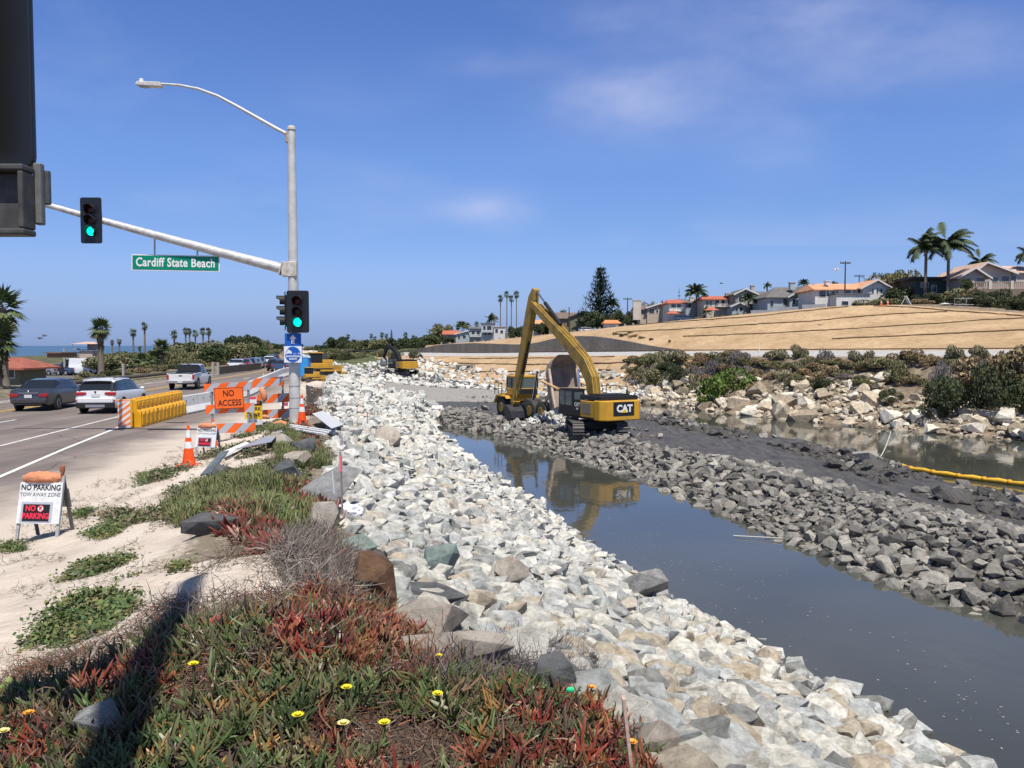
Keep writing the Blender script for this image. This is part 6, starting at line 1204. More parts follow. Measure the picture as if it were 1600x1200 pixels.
bd.matrix_local = Matrix.Translation((0, -3.7, .95)) @ Matrix.Rotation(math.radians(70), 4, 'X') @ Matrix.Scale(.88, 4)
rim = MB()
for s in (-1, 1): rim.box((s*1.42, 1.6, 1.36), (.22, 3.7, .2), R=Euler((.07, 0, 0)).to_matrix())
rim.build('rim_rail', mat('worn_rim_steel', (.50, .37, .28), .7, .15, 3), bd, bevel=.02)
tg = MB(); tg.tube([(-1.75, 2.6, .6), (-1.75, 1.2, 2.9)], .12, 8); tg.tube([(1.75, 2.6, .6), (1.75, 1.2, 2.9)], .12, 8); tg.box((0, 1.1, 3.0), (3.7, .18, .45)); tg.box((0, 1.25, 2.75), (3.7, .14, .16)); tg.build('tailgate_frame', mat('tailgate_tan', (.55, .36, .17), .6, .15, 3), bd, bevel=.02)
# dumped pile of white rock behind the truck
pc = Vector((3.2, 62.6, 0)); n = 260; r_ = np.abs(RNG.normal(0, 1.1, n)); a_ = RNG.uniform(0, 6.28, n); px_ = pc.x+r_*np.cos(a_)*1.3; py_ = pc.y+r_*np.sin(a_); pz_ = H(px_, py_)+np.clip(1.1-r_*.45, 0, 2)*RNG.uniform(.2, 1, n)
tag(merged('dumped_rock_heap', R_lo, RNG.integers(8, size=n), np.stack([px_, py_, pz_], 1), randrot(n), RNG.uniform(.12, .34, n), M_white), 'heap of freshly dumped pale rock below the tipped truck bed', 'rock pile', None, 'stuff')
# ---------------------------------------------------------------- far excavator, dozer, toilet, yellow machine
b = gz(628, 592, -2.0); loc = Vector((b.x, 140, Hh(b.x*140/b.y, 140))); loc.x = b.x*140/b.y
fx2, P2, cy2, _, _ = excavator(loc, math.radians(40), math.radians(60), 'distant dark-boomed excavator with yellow body at the far gravel pad', ([(.2, 1.8), (1.2, 3.4), (2.6, 4.6), (4.6, 5.2)], [.6, .8, .7, .4]), ([(4.3, 5.5), (5.0, 4.8), (6.3, 2.9)], [.3, .55, .3]), None, .95, True, False, boomm=M_ck)
mb = MB(); mb.prism([(6.1, 3.2), (5.6, 2.4), (5.7, 1.7), (6.4, 1.4), (6.9, 1.8), (6.5, 2.6)], -.5, .5, 'x'); P2(mb, 'bucket', mat('pale_bucket_steel', (.25, .26, .25), .6), .03)
pt = thing('portable_toilet', 'blue portable toilet beside the far road behind the signal pole', 'portable toilet', (gz(477, 586, 0)*(82/gz(477, 586, 0).y)).xyz); b = at(477, 586, 82); pt.location = (b.x, 82, Hh(b.x, 82)); mb = MB(); mb.b2((-.45, -.45, 0), (.45, .45, 1.9)); mb.build('cabin', mat('toilet_blue', (.03, .22, .55), .5), pt, bevel=.05); mb = MB(); mb.prism([(-.5, 1.9), (.5, 1.9), (.3, 2.15), (-.3, 2.15)], -.48, .48, 'y'); mb.build('roof', mat('toilet_roof', (.45, .55, .65), .6), pt, bevel=.03); mb = MB(); mb.b2((-.33, -.475, .08), (.33, -.452, 1.8)); mb.build('door', mat('toilet_door', (.04, .28, .62), .5), pt, bevel=.01)
def dozer(px, py, d, label, s, rz):
    b = at(px, py, d); t = thing('bulldozer' if s > .8 else 'compactor', label, 'bulldozer' if s > .8 else 'construction machine', (b.x, d, Hh(b.x, d)), rz, None, s)
    for sx in (-1, 1): track(t, sx*.95, 3.2, .5, .42)
    mb = MB(); mb.b2((-.7, -1.4, .6), (.7, 1.5, 1.5)); mb.b2((-.5, .2, 1.5), (.5, 1.6, 1.9)); mb.build('body', M_cy, t, bevel=.05); mb = MB(); mb.b2((-.65, -1.1, 1.5), (.65, .2, 2.7)); mb.build('cab', M_ck, t, bevel=.04); mb = MB(); mb.b2((-.75, -1.2, 2.7), (.75, .3, 2.82)); mb.build('cab_roof', M_cy, t, bevel=.02)
    mb = MB(); mb.prism([(2.3, .1), (2.2, .6), (2.35, 1.2), (2.5, 1.2), (2.4, .6), (2.5, .1)], -1.5, 1.5, 'x'); mb.build('blade', M_cy, t); 
    for sx in (-1, 1): mb = MB(); mb.box((sx*1.25, 1.0, .6), (.15, 2.6, .2)); mb.build('push_arm', M_cy, t)
dozer(499, 588, 84, 'yellow bulldozer with dark cab on the distant bank behind the signal pole', .82, -1.0)
dozer(486, 597, 68, 'small yellow machine parked close behind the signal pole', .42, -.9)
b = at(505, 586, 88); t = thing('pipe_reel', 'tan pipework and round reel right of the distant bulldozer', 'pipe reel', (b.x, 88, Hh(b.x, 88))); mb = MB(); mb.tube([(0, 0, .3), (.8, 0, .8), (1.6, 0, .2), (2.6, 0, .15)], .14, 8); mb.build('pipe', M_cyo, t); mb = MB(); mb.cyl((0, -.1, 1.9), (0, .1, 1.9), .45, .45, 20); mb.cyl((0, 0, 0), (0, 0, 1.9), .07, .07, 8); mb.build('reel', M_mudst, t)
# ---------------------------------------------------------------- floating boom, ropes
bp_ = [gz(x, y, WZ) for x, y in ((1370, 724), (1395, 729), (1425, 736), (1460, 742), (1500, 748), (1540, 753), (1580, 758), (1640, 766), (1720, 776))]
fb = thing('floating_boom', 'yellow floating boom curving over the right channel beside the mud', 'floating boom', bp_[0]); L0 = bp_[0]
for i, (a, b) in enumerate(zip(bp_[:-1], bp_[1:])):
    n = max(1, round((b-a).length/1.3))
    for k in range(n):
        p = a.lerp(b, (k+.06)/n)-L0; q = a.lerp(b, (k+.94)/n)-L0; mb = MB(); mb.tube([p+Vector((0, 0, .12)), p.lerp(q, .5)+Vector((0, 0, .15)), q+Vector((0, 0, .12))], [.10, .13, .10], 10); mb.build('float_sleeve', mat('float_yellow', (.72, .42, .04), .6, .15, 3), fb, smooth=True)
        mb = MB(); mb.ell(q+Vector((0, 0, .14)), (.15, .15, .13), 10, 6); mb.build('float_joint', mat('float_orange', (.66, .32, .02), .6), fb, smooth='all')
def rope(a, b, sag, label, r=.018, m=None):
    pts = [a.lerp(b, i/12)+Vector((0, 0, -sag*4*(i/12)*(1-i/12))) for i in range(13)]; mb = MB(); mb.tube(pts, r, 6); tag(mb.build('rope', m or mat('pale_rope', (.55, .52, .45), .8)), label, 'rope')
rope(gz(1368, 722, WZ+.2), gz(1392, 674, WZ+.7), .35, 'thin rope slanting across the right channel to the far bank', .03); rope(gz(1146, 837, WZ+.05), gz(1222, 841, WZ+.1), 0, 'pale rope lying on the water at the causeway foot', .02); rope(gz(962, 702, -2.7), gz(998, 738, -3.2), .0, 'thin line running down the causeway rocks beside the excavator', .02)
# ---------------------------------------------------------------- trees, palms, shrubs
M_fol = mat('tree_foliage', (1, 1, 1), .7, attr='col', rnd=.15); M_bark = mat('tree_bark', (.12, .095, .075), .95, .3, 6, .8, 12); M_ptrunk = mat('palm_trunk', (.19, .155, .125), .95, .25, 5, .8, 10, stretch=(1, 1, 5))
def put(px, d, py=None):
    x = (px-800)/FPX*d*1.0; return Vector((x, d, Hh(x, d)))
def tip_h(px, py, d, base_z): return at(px, py, d).z-base_z
def crown_mesh(seed, n, leaf, cols, kind='round', gap=.0, flat=1.0):
    """leaf faces spread through lumpy clumps of a unit crown: x, y in -1..1, z in 0..1"""
    r = np.random.default_rng(seed); nb = {'round': 16, 'shrub': 9, 'wide': 20, 'brush': 12}[kind]
    a = r.uniform(0, 6.28, nb); u = r.uniform(.15, 1, nb)**.6; zz = r.uniform(.25, .85, nb) if kind != 'shrub' else r.uniform(.15, .7, nb)
    C = np.stack([np.cos(a)*u*.72, np.sin(a)*u*.72, zz*(1-.35*u)], 1); R = r.uniform(.22, .42, nb); which = r.integers(nb, size=n); d = r.normal(size=(n, 3)); d /= np.linalg.norm(d, axis=1)[:, None]
    P = C[which]+d*(R[which]*r.uniform(.55, 1.1, n)**.5)[:, None]*[1, 1, .62*flat]; P[:, 2] = np.clip(P[:, 2], 0.02, 1.2)
    l = leaf*r.uniform(.6, 1.4, n)[:, None]; t = r.normal(size=(n, 3)); 
    if kind == 'brush': t[:, 2] = abs(t[:, 2])*2+1
    t /= np.linalg.norm(t, axis=1)[:, None]; s = np.cross(t, r.normal(size=(n, 3))); s /= np.linalg.norm(s, axis=1)[:, None]+1e-9; w = .42 if kind != 'brush' else .16
    V = np.stack([P-t*l*.5, P+s*l*w, P+t*l*.5, P-s*l*w], 1).reshape(-1, 3); b = np.arange(n)[:, None]*4; F = np.concatenate([b+[0, 1, 2], b+[0, 2, 3]]); cols = np.array(cols); cl = r.integers(len(cols), size=nb); c = cols[np.where(r.uniform(size=n) < .7, cl[which], r.integers(len(cols), size=n))]*r.uniform(.65, 1.35, (n, 1)); return V, F, np.repeat(c, 4, 0)
def cmesh(name, vfc, m):
    o = npmesh(name, vfc[0], vfc[1], m, None, None, vfc[2]); me = o.data; bpy.data.objects.remove(o); return me
def mbmesh(mb, name, m, smooth=True):
    o = mb.build(name, m, smooth=smooth); me = o.data; bpy.data.objects.remove(o); return me
DG = [[.045, .065, .026], [.065, .085, .034], [.034, .048, .022]]; MG = [[.075, .105, .035], [.10, .13, .045], [.055, .075, .028]]; BR = [[.25, .175, .095], [.20, .165, .08], [.30, .22, .125]]; OL = [[.16, .155, .07], [.12, .13, .055], [.20, .185, .095]]; BG = [[.13, .19, .035], [.10, .155, .03], [.17, .23, .055]]; GY = [[.21, .19, .19], [.15, .135, .13]]
CR = {k: [cmesh('crown', crown_mesh(i*7+hash_, n_, lf, c_, kd), M_fol) for i in range(2)] for hash_, (k, c_, n_, lf, kd) in enumerate((('dark', DG, 3600, .09, 'round'), ('mid', MG, 3600, .09, 'round'), ('olive', OL, 3600, .09, 'wide')))}
SH = {k: [cmesh('foliage', crown_mesh(i*9+40+h_, n_, lf, c_, kd), M_fol) for i in range(3)] for h_, (k, c_, n_, lf, kd) in enumerate((('brown', BR, 3000, .085, 'shrub'), ('olive', OL, 3000, .08, 'shrub'), ('dark', [[.055, .07, .03], [.085, .09, .04], [.045, .055, .025]], 5500, .055, 'shrub'), ('bright', BG, 3000, .075, 'shrub'), ('grey', GY, 1500, .12, 'brush'), ('grassy', [[.22, .195, .11], [.16, .155, .08], [.26, .23, .14]], 1500, .22, 'brush')))}
def child(name, me, parent, loc=(0, 0, 0), s=(1, 1, 1), rz=0):
    o = bpy.data.objects.new(name, me); COL.objects.link(o); o.parent = parent; o.location = loc; o.scale = s; o.rotation_euler = (0, 0, rz); return o
def trunk_mesh(h=1, r=.05, seed=0):
    rr = random.Random(seed); mb = MB(); mb.tube([(rr.uniform(-.05, .05)*i*h/4, rr.uniform(-.05, .05)*i*h/4, h*i/4) for i in range(5)], [r*1.3, r, r*.9, r*.75, r*.6], 8)
    for i in range(5): a = rr.uniform(0, 6.28); z = h*rr.uniform(.35, .7); mb.tube([(0, 0, z), (math.cos(a)*.25, math.sin(a)*.25, z+.28), (math.cos(a)*.5, math.sin(a)*.5, z+.42)], [r*.5, r*.35, r*.15], 6)
    return mbmesh(mb, 'trunk', M_bark)
TRM = [trunk_mesh(.6, .045, i) for i in range(3)]
def tree(px, ptop, wpx, d, kind, label, group=None, base=None, name='tree'):
    b = put(px, d) if base is None else base; h = max(1.5, tip_h(px, ptop, d, b.z)); w = wpx*d/FPX/2; t = thing(name, label, 'tree', b, random.uniform(0, 6), group)
    child('trunk', random.choice(TRM), t, s=(h, h, h)); child('crown', random.choice(CR[kind]), t, (0, 0, h*.18), (w*1.05, w*1.05, h*.86)); return t
def shrub(px, py, wpx, hpx, d, kind, label, group=None, name='shrub', base=None, k=1):
    b = base if base is not None else (Tt(px, py) if d is None else put(px, d)); d = b.y; s = d/FPX
    t = child(name, random.choice(SH[kind]), None, b-Vector((0, 0, hpx*s*.08)), (wpx*s/2*1.1, wpx*s/2, hpx*s*1.15), random.uniform(0, 6)); tag(t, label, 'shrub', group); return t
def fan_palm_meshes(seed, leaves=40, blades=11, lean=0, skirt=True):
    r = np.random.default_rng(seed); V = []; F = []; C = []
    def fan(o0, d, L, colr):
        s = np.cross(d, [0, 0, 1.]); s /= np.linalg.norm(s)+1e-9; u = np.cross(s, d); st = o0+d*L*.42; b = len(V); V.extend([o0+s*.012, o0-s*.012, st]); C.extend([colr*.8]*3); F.append([b, b+1, b+2])
        for q in range(blades):
            a = (q/(blades-1)-.5)*math.radians(200); dd = d*math.cos(a)+s*math.sin(a); dd = dd-u*.12+np.array([0, 0, -.28]); dd /= np.linalg.norm(dd); l = L*.62*(.75+.3*math.cos(a)); pw = np.cross(dd, u); pw /= np.linalg.norm(pw)+1e-9; b = len(V)
            V.extend([st, st+dd*l*.5+pw*L*.055, st+dd*l, st+dd*l*.5-pw*L*.055]); k = colr*r.uniform(.75, 1.3); C.extend([k]*4); F.extend([[b, b+1, b+2], [b, b+2, b+3]])
    for i in range(leaves):
        a = r.uniform(0, 6.28); t_ = i/leaves; el = math.radians(78-150*t_+r.normal(0, 8)); d = np.array([math.cos(a)*math.cos(el), math.sin(a)*math.cos(el), math.sin(el)]); g = np.array([.08, .11, .04])*(1 if t_ < .75 else 1.0) if t_ < .72 else np.array([.13, .125, .05]); fan(np.array([0, 0, .0]), d, .95*r.uniform(.85, 1.12), g)
    if skirt:
        for i in range(int(leaves*.8)):
            a = r.uniform(0, 6.28); el = math.radians(-72+r.normal(0, 6)); z = -r.uniform(.15, 1.0); d = np.array([math.cos(a)*math.cos(el), math.sin(a)*math.cos(el), math.sin(el)]); fan(np.array([0, 0, z]), d, .6, np.array([.16, .125, .085]))
    return cmesh('crown', (np.array(V), np.array(F), np.array(C)), M_fol)
FPC = [fan_palm_meshes(i, 46, 11) for i in range(3)]; FPS = [fan_palm_meshes(20+i, 34, 7, skirt=False) for i in range(3)]
mb = MB(); mb.tube([(0, 0, z) for z in (0, .1, .5, 1)], [1.3, 1.0, .85, .8], 10); PTM = mbmesh(mb, 'trunk', M_ptrunk)
def fan_palm(px, ptop, cw, d, label, group=None, tr=.25, big=False, base=None, lean=0):
    b = put(px, d) if base is None else base; r = cw*d/FPX/2; h = max(1, tip_h(px, ptop, d, b.z)-r*.9); t = thing('fan_palm', label, 'palm tree', b, random.uniform(0, 6), group)
    child('trunk', PTM, t, s=(tr, tr, h)); child('crown', random.choice(FPC if big else FPS), t, (0, 0, h), (r*.88, r*.88, r*.9)); return t
def feather_palm_meshes(seed, wind=.5, n=34):
    r = np.random.default_rng(seed); V = []; F = []; C = []
    for i in range(n):
        a = r.uniform(0, 6.28); el = r.uniform(.1, 1.3); d0 = np.array([math.cos(a)*math.cos(el), math.sin(a)*math.cos(el), math.sin(el)]); p = np.zeros(3); dirn = d0; cur = []
        for k in range(9): cur.append(p.copy()); p = p+dirn*.135; dirn = dirn+np.array([wind*.22, 0, -.20]); dirn /= np.linalg.norm(dirn)
        g = np.array([.06, .085, .04])*r.uniform(.7, 1.3)
        for k in range(1, 9):
            q = cur[k]; dd = cur[k]-cur[k-1]; dd /= np.linalg.norm(dd); s = np.cross(dd, [0, 0, 1.]); s /= np.linalg.norm(s)+1e-9
            for sg in (-1, 1):
                for hh in (0, .33, .66):
                    q2 = cur[k-1]*(hh)+q*(1-hh); l = .30*(1-.5*abs(k-4)/5); e = s*sg*.75+dd*.5+np.array([wind*.3, 0, -.55]); e /= np.linalg.norm(e); b = len(V); V.extend([q2-dd*.035, q2+dd*.035, q2+e*l*1.1]); C.extend([g*r.uniform(.8, 1.25)]*3); F.append([b, b+1, b+2])
            b = len(V); V.extend([cur[k-1]+[0, 0, .01], cur[k-1]-[0, 0, .01], q]); C.extend([g]*3); F.append([b, b+1, b+2])
    return cmesh('crown', (np.array(V), np.array(F), np.array(C)), M_fol)
FTC = [feather_palm_meshes(1, .7), feather_palm_meshes(2, .5), feather_palm_meshes(3, .1)]
def feather_palm(px, ptop, cw, d, label, v=0, tr=.28, base=None, group=None):
    b = put(px, d) if base is None else base; r = cw*d/FPX/2; h = max(1, tip_h(px, ptop, d, b.z)-r*.75); t = thing('feather_palm', label, 'palm tree', b, 0, group)
    child('trunk', PTM, t, s=(tr, tr, h)); child('crown', FTC[v], t, (0, 0, h-.1), (r*1.05, r*1.05, r*1.05)); return t
def conifer(px, ptop, wpx, d, label, base=None, tiers=22, name='norfolk_pine'):
    b = put(px, d) if base is None else base; h = tip_h(px, ptop, d, b.z); w = wpx*d/FPX/2; t = thing(name, label, 'tree', b); mb = MB(); mb.cyl((0, 0, 0), (0, 0, h), .35*w/5, .05, 8); mb.build('trunk', M_bark, t); r = np.random.default_rng(int(px)); V = []; F = []; C = []
    for i in range(tiers):
        z = h*(.16+.82*(i/tiers)); R_t = w*(1-(i/tiers)**1.15*.88)*r.uniform(.8, 1.08)
        for k in range(8):
            a = k*.785+r.uniform(-.25, .25)+i; rr = R_t*r.uniform(.75, 1.1); d0 = np.array([math.cos(a), math.sin(a), 0])
            for s_ in range(9):
                f = (s_+.5)/9; p = d0*rr*f+[0, 0, z+.18*rr*f*f-.05*rr]; k_ = r.uniform(.6, 1.3)
                for q in range(4):
                    e = d0*.5+r.normal(0, .45, 3); e /= np.linalg.norm(e); l = .16*rr+.02*w*6; s2 = np.cross(e, [0, 0, 1.]); s2 /= np.linalg.norm(s2)+1e-9; b0_ = len(V); V += [p-s2*.12*l, p+s2*.12*l, p+e*l]; F.append([b0_, b0_+1, b0_+2]); C += [np.array([.028, .045, .026])*k_]*3
    cme = cmesh('crown', (np.array(V), np.array(F), np.array(C)), M_fol); child('crown', cme, t); return t
# ---- left side
fan_palm(6, 434, 104, 58, 'big shaggy fan palm at the left edge, the taller of the two', tr=.30, big=True); fan_palm(-6, 488, 96, 54, 'big shaggy fan palm at the left edge, the lower of the two', tr=.33, big=True)
fan_palm(158, 490, 50, 84, 'round-crowned fan palm standing by the car park left of the mast arm sign', tr=.32, big=True)
for i, (px, py, cw, d) in enumerate(sorted(((187, 527, 11, 170), (209, 511, 15, 160), (227, 501, 15, 160), (219, 539, 9, 190), (273, 514, 16, 165), (291, 510, 13, 170), (297, 511, 12, 185), (306, 513, 14, 175), (318, 510, 14, 180), (327, 510, 14, 185), (334, 529, 13, 205), (342, 530, 12, 215), (355, 529, 16, 210), (366, 535, 10, 230), (408, 529, 13, 240), (176, 530, 9, 200), (298, 532, 14, 190), (313, 534, 13, 200)))):
    fan_palm(px, py, cw*1.25, d, 'thin-trunked skyline fan palm left of the road, '+ordn[i]+' from the left', 'fan palms on the skyline left of the road', .2)
for px, py, cw, d, lb in ((222, 546, 36, 92, 'low bushy fan palm in front of the car park'), (252, 524, 42, 96, 'taller bushy fan palm right of the low one by the car park'), (178, 566, 24, 86, 'small dark palm clump beside the round fan palm'), (214, 572, 18, 84, 'tiny green palm at the car park edge'), (241, 546, 30, 94, 'bushy palm between the low and the tall ones')): fan_palm(px, py, cw, d, lb, 'bushy palms at the car park edge', .3, True)
for i, (px, py, w, d, k) in enumerate(sorted(((178, 553, 40, 130, 'olive'), (198, 551, 42, 135, 'olive'), (262, 552, 44, 120, 'olive'), (288, 545, 50, 125, 'dark'), (318, 547, 58, 130, 'olive'), (345, 545, 56, 135, 'olive'), (372, 535, 40, 190, 'dark'), (388, 534, 36, 210, 'dark'), (300, 548, 44, 150, 'mid'), (358, 550, 50, 150, 'mid'), (398, 541, 26, 220, 'dark'), (412, 544, 24, 230, 'olive'), (432, 550, 24, 300, 'dark'), (385, 548, 40, 170, 'olive'), (335, 555, 46, 120, 'mid'), (230, 562, 40, 112, 'dark'), (445, 551, 20, 340, 'olive'), (455, 548, 16, 380, 'dark'), (465, 550, 20, 420, 'dark'), (276, 558, 36, 112, 'olive'), (172, 556, 60, 112, 'olive'), (206, 558, 60, 116, 'dark'), (248, 553, 60, 118, 'olive'), (290, 550, 64, 122, 'olive'), (326, 548, 70, 126, 'dark'), (352, 550, 60, 128, 'olive'), (376, 553, 50, 140, 'dark'), (398, 556, 44, 155, 'mid'), (418, 560, 36, 185, 'olive')))):
    tree(px, py-(16 if px > 250 else 6), w*1.25, d, k, {'olive': 'olive-brown', 'dark': 'dark green', 'mid': 'mid-green'}[k]+' bushy tree in the belt left of the road, '+ordn[i]+' from the left', 'bushy trees in the belt left of the road')
conifer(419, 530, 15, 240, 'pointed dark conifer at the end of the tree belt left of the road', name='conifer', tiers=12); conifer(396, 536, 12, 240, 'smaller pointed conifer left of the other one in the belt', name='conifer', tiers=10)
for i, (px, wpx) in enumerate(((140, 40), (168, 34), (190, 38), (215, 40), (242, 40), (268, 44), (296, 50), (322, 46), (345, 34), (362, 30))):
    y = ray_y = None; yy_ = np.linspace(50, 160, 400); xr = (px-800)/FPX*yy_; j = np.argmin(abs(xr-(roadL(yy_)-5-2*(i > 4)))); b = Vector((xr[j], yy_[j], Hh(xr[j], yy_[j]))); shrub(px, 0, wpx, 14 if i != 6 else 24, None, ['olive', 'dark', 'olive', 'brown'][i % 4], 'low shrub in the hedge along the far kerb, '+ordn[i]+' from the left', 'hedge shrubs along the far kerb', base=b)
for i, px in enumerate((60, 88, 112, 128)):
    b = gz(px, 604-2*i, .1); shrub(px, 0, 34, 13, None, ['dark', 'olive'][i % 2], 'low shrub behind the two cars, '+ordn[i]+' from the left', 'shrubs behind the two cars', base=b)
# ---- centre distance: right side of the road and green hill
for i, (px, py, cw, d) in enumerate(((534, 526, 9, 330), (544, 520, 10, 330), (554, 528, 16, 300), (573, 528, 15, 300), (580, 520, 9, 320), (586, 524, 9, 320), (597, 518, 10, 310), (604, 520, 9, 315), (634, 518, 11, 300), (646, 522, 9, 300), (650, 524, 8, 310), (563, 530, 14, 290))): fan_palm(px, py, cw*1.2, d, 'small fan palm on the central skyline, '+ordn[i]+' from the left', 'fan palms on the central skyline', .22)
conifer(612, 514, 11, 300, 'slim dark Norfolk pine on the central skyline')
for i, (px, py, w, d, k) in enumerate(sorted(((490, 545, 26, 420, 'olive'), (505, 541, 26, 380, 'dark'), (526, 526, 34, 350, 'dark'), (545, 532, 34, 320, 'dark'), (562, 533, 40, 300, 'olive'), (580, 532, 36, 300, 'dark'), (600, 531, 40, 290, 'olive'), (622, 529, 40, 290, 'dark'), (640, 528, 34, 300, 'dark'), (660, 530, 40, 290, 'mid'), (676, 526, 36, 290, 'mid'), (515, 548, 36, 290, 'mid'), (538, 548, 46, 260, 'olive'), (570, 548, 40, 240, 'dark'), (475, 548, 22, 460, 'dark'), (688, 505, 34, 300, 'olive'), (650, 538, 40, 260, 'dark'), (702, 528, 30, 280, 'dark')))):
    tree(px, py-5, w*1.15, d, k, {'olive': 'olive', 'dark': 'dark green', 'mid': 'mid-green'}[k]+' tree of the central treeline, '+ordn[i]+' from the left', 'trees of the central treeline')
n = 0
for i in range(34):
    px = 515+RNG.uniform(0, 185); d = RNG.uniform(165, 240); b = put(px, d)
    if b.z < -.2 or float(rail(d))-8 < b.x: continue
    shrub(px, 0, RNG.uniform(22, 46), RNG.uniform(8, 18), d, ['dark', 'olive', 'olive', 'dark'][i % 4], 'low green bush covering the small hill left of the tan slope', 'bushes on the small green hill')
# ---- hilltop trees
def crest_y(px, off=12, fn=sTop):
    yy_ = np.linspace(30, 420, 2000); k = np.argmin(abs((px-800)/FPX*yy_-(fn(yy_)+off))); return float(yy_[k])
def hb(px, off): d = crest_y(px, off); x = (px-800)/FPX*d; return Vector((x, d, Hh(x, d)))
conifer(938, 413, 74, hb(938, 20).y, 'tall layered Norfolk pine on the hilltop right of the excavator boom', base=hb(938, 20), tiers=15)
for px, py, cw, lb, v, off in ((1443, 364, 62, 'windblown feather palm on the right hilltop, left of the pair', 0, 20), (1478, 356, 74, 'windblown feather palm on the right hilltop, right of the pair', 1, 22), (1530, 394, 42, 'feather palm partly hidden behind the beige house', 1, 50), (1604, 380, 44, 'feather palm cut by the right edge of the picture', 0, 40), (1087, 444, 36, 'windblown feather palm before the red-roofed house', 2, 12), (1364, 432, 1, '', 0, 0), (1197, 441, 14, 'small feather palm between the gabled house and the grey-blue house', 0, 14), (956, 466, 24, 'feather palm right of the Norfolk pine', 2, 24), (768, 491, 22, 'feather palm below the four tall fan palms', 0, 16), (1102, 480, 20, 'low feather palm by the red parasol', 0, 9), (1254, 436, 18, 'palm top behind the grey-blue house', 2, 40), (1168, 458, 26, 'green feather palm in front of the gabled grey house', 2, 10), (1490, 420, 24, 'low palm behind the dark flat house', 2, 45), (722, 502, 20, 'palm behind the low white and blue houses', 2, 40)):
    if lb: b = hb(px, off); feather_palm(px, py, cw, b.y, lb, v, .30 if cw > 40 else .2, base=b)
for i, (px, py, cw) in enumerate(((782, 459, 14), (792, 453, 14), (799, 460, 13), (807, 453, 14))): b = hb(px, 22+4*i); fan_palm(px, py, cw*1.15, b.y, 'very tall thin fan palm of the four behind the boom, '+ordn[i]+' from the left', 'four tall fan palms behind the boom', .2, base=b)
for i, (px, py, cw) in enumerate(((725, 500, 14), (732, 502, 13), (745, 501, 12), (880, 482, 20), (716, 504, 12))): b = hb(px, 30); fan_palm(px, py, cw*1.2, b.y, ['left fan palm behind the pale modern houses', 'middle fan palm behind the pale modern houses', 'right fan palm behind the pale modern houses', 'fan palm before the long dark-roofed house', 'leftmost fan palm above the red-roofed cottage'][i], None, .2, base=b)
for i, (px, py, w, off, k) in enumerate(sorted(((1380, 418, 70, 30, 'olive'), (1412, 414, 62, 28, 'olive'), (1445, 430, 50, 30, 'dark'), (1400, 440, 50, 18, 'dark'), (900, 484, 44, 24, 'dark'), (925, 480, 40, 14, 'dark'), (950, 482, 44, 16, 'dark'), (975, 478, 34, 16, 'dark'), (1010, 467, 24, 50, 'olive'), (1024, 466, 24, 55, 'olive'), (1034, 462, 10, 50, 'dark'), (1055, 466, 18, 60, 'olive'), (1300, 436, 24, 45, 'mid'), (1283, 440, 14, 45, 'dark'), (845, 500, 30, 12, 'dark'), (805, 505, 26, 10, 'dark'), (1510, 432, 30, 20, 'mid'), (688, 506, 22, 30, 'olive'), (700, 508, 24, 34, 'olive'), (987, 486, 22, 10, 'mid'), (820, 508, 24, 14, 'mid')))):
    b = hb(px, off); tree(px, py, w, b.y, k, {'olive': 'olive green', 'dark': 'dark green', 'mid': 'mid green'}[k]+' tree on the hilltop among the houses, '+ordn[i]+' from the left', 'trees among the hilltop houses', base=b)
conifer(1060, 449, 13, hb(1060, 60).y, 'small pointed conifer behind the red-roofed house', base=hb(1060, 60), tiers=10, name='conifer')
hs = [(x, 7+(x > 1400)*4) for x in list(range(955, 1300, 15))]
for i, (px, off) in enumerate(hs): b = hb(px, off); shrub(px, 0, 20, 8, None, ['dark', 'olive', 'olive', 'bright', 'brown'][i % 5] if i % 9 else 'grassy', 'garden shrub at the crest before the houses, '+ordn[i]+' from the left', 'garden shrubs at the slope crest', base=b)
for i, (px, py, w, h, off) in enumerate(sorted(((1375, 0, 70, 16, 9), (1330, 0, 50, 12, 9), (1450, 0, 60, 24, 12), (1480, 0, 60, 30, 16), (1510, 0, 50, 34, 18), (1440, 0, 40, 14, 8), (1495, 0, 60, 18, 9), (1545, 0, 60, 30, 13), (1580, 0, 70, 34, 12), (1610, 0, 70, 32, 10), (1530, 0, 50, 22, 9), (1560, 0, 60, 26, 8), (1655, 0, 80, 34, 12), (1420, 0, 40, 20, 12), (1595, 0, 60, 20, 7)))):
    b = hb(px, off); shrub(px, 0, w, h, None, ['dark', 'olive', 'dark', 'brown'][i % 4] if px < 1520 else 'dark', 'dense bush on the right hilltop bank, '+ordn[i]+' from the left', 'bushes on the right hilltop bank', base=b)
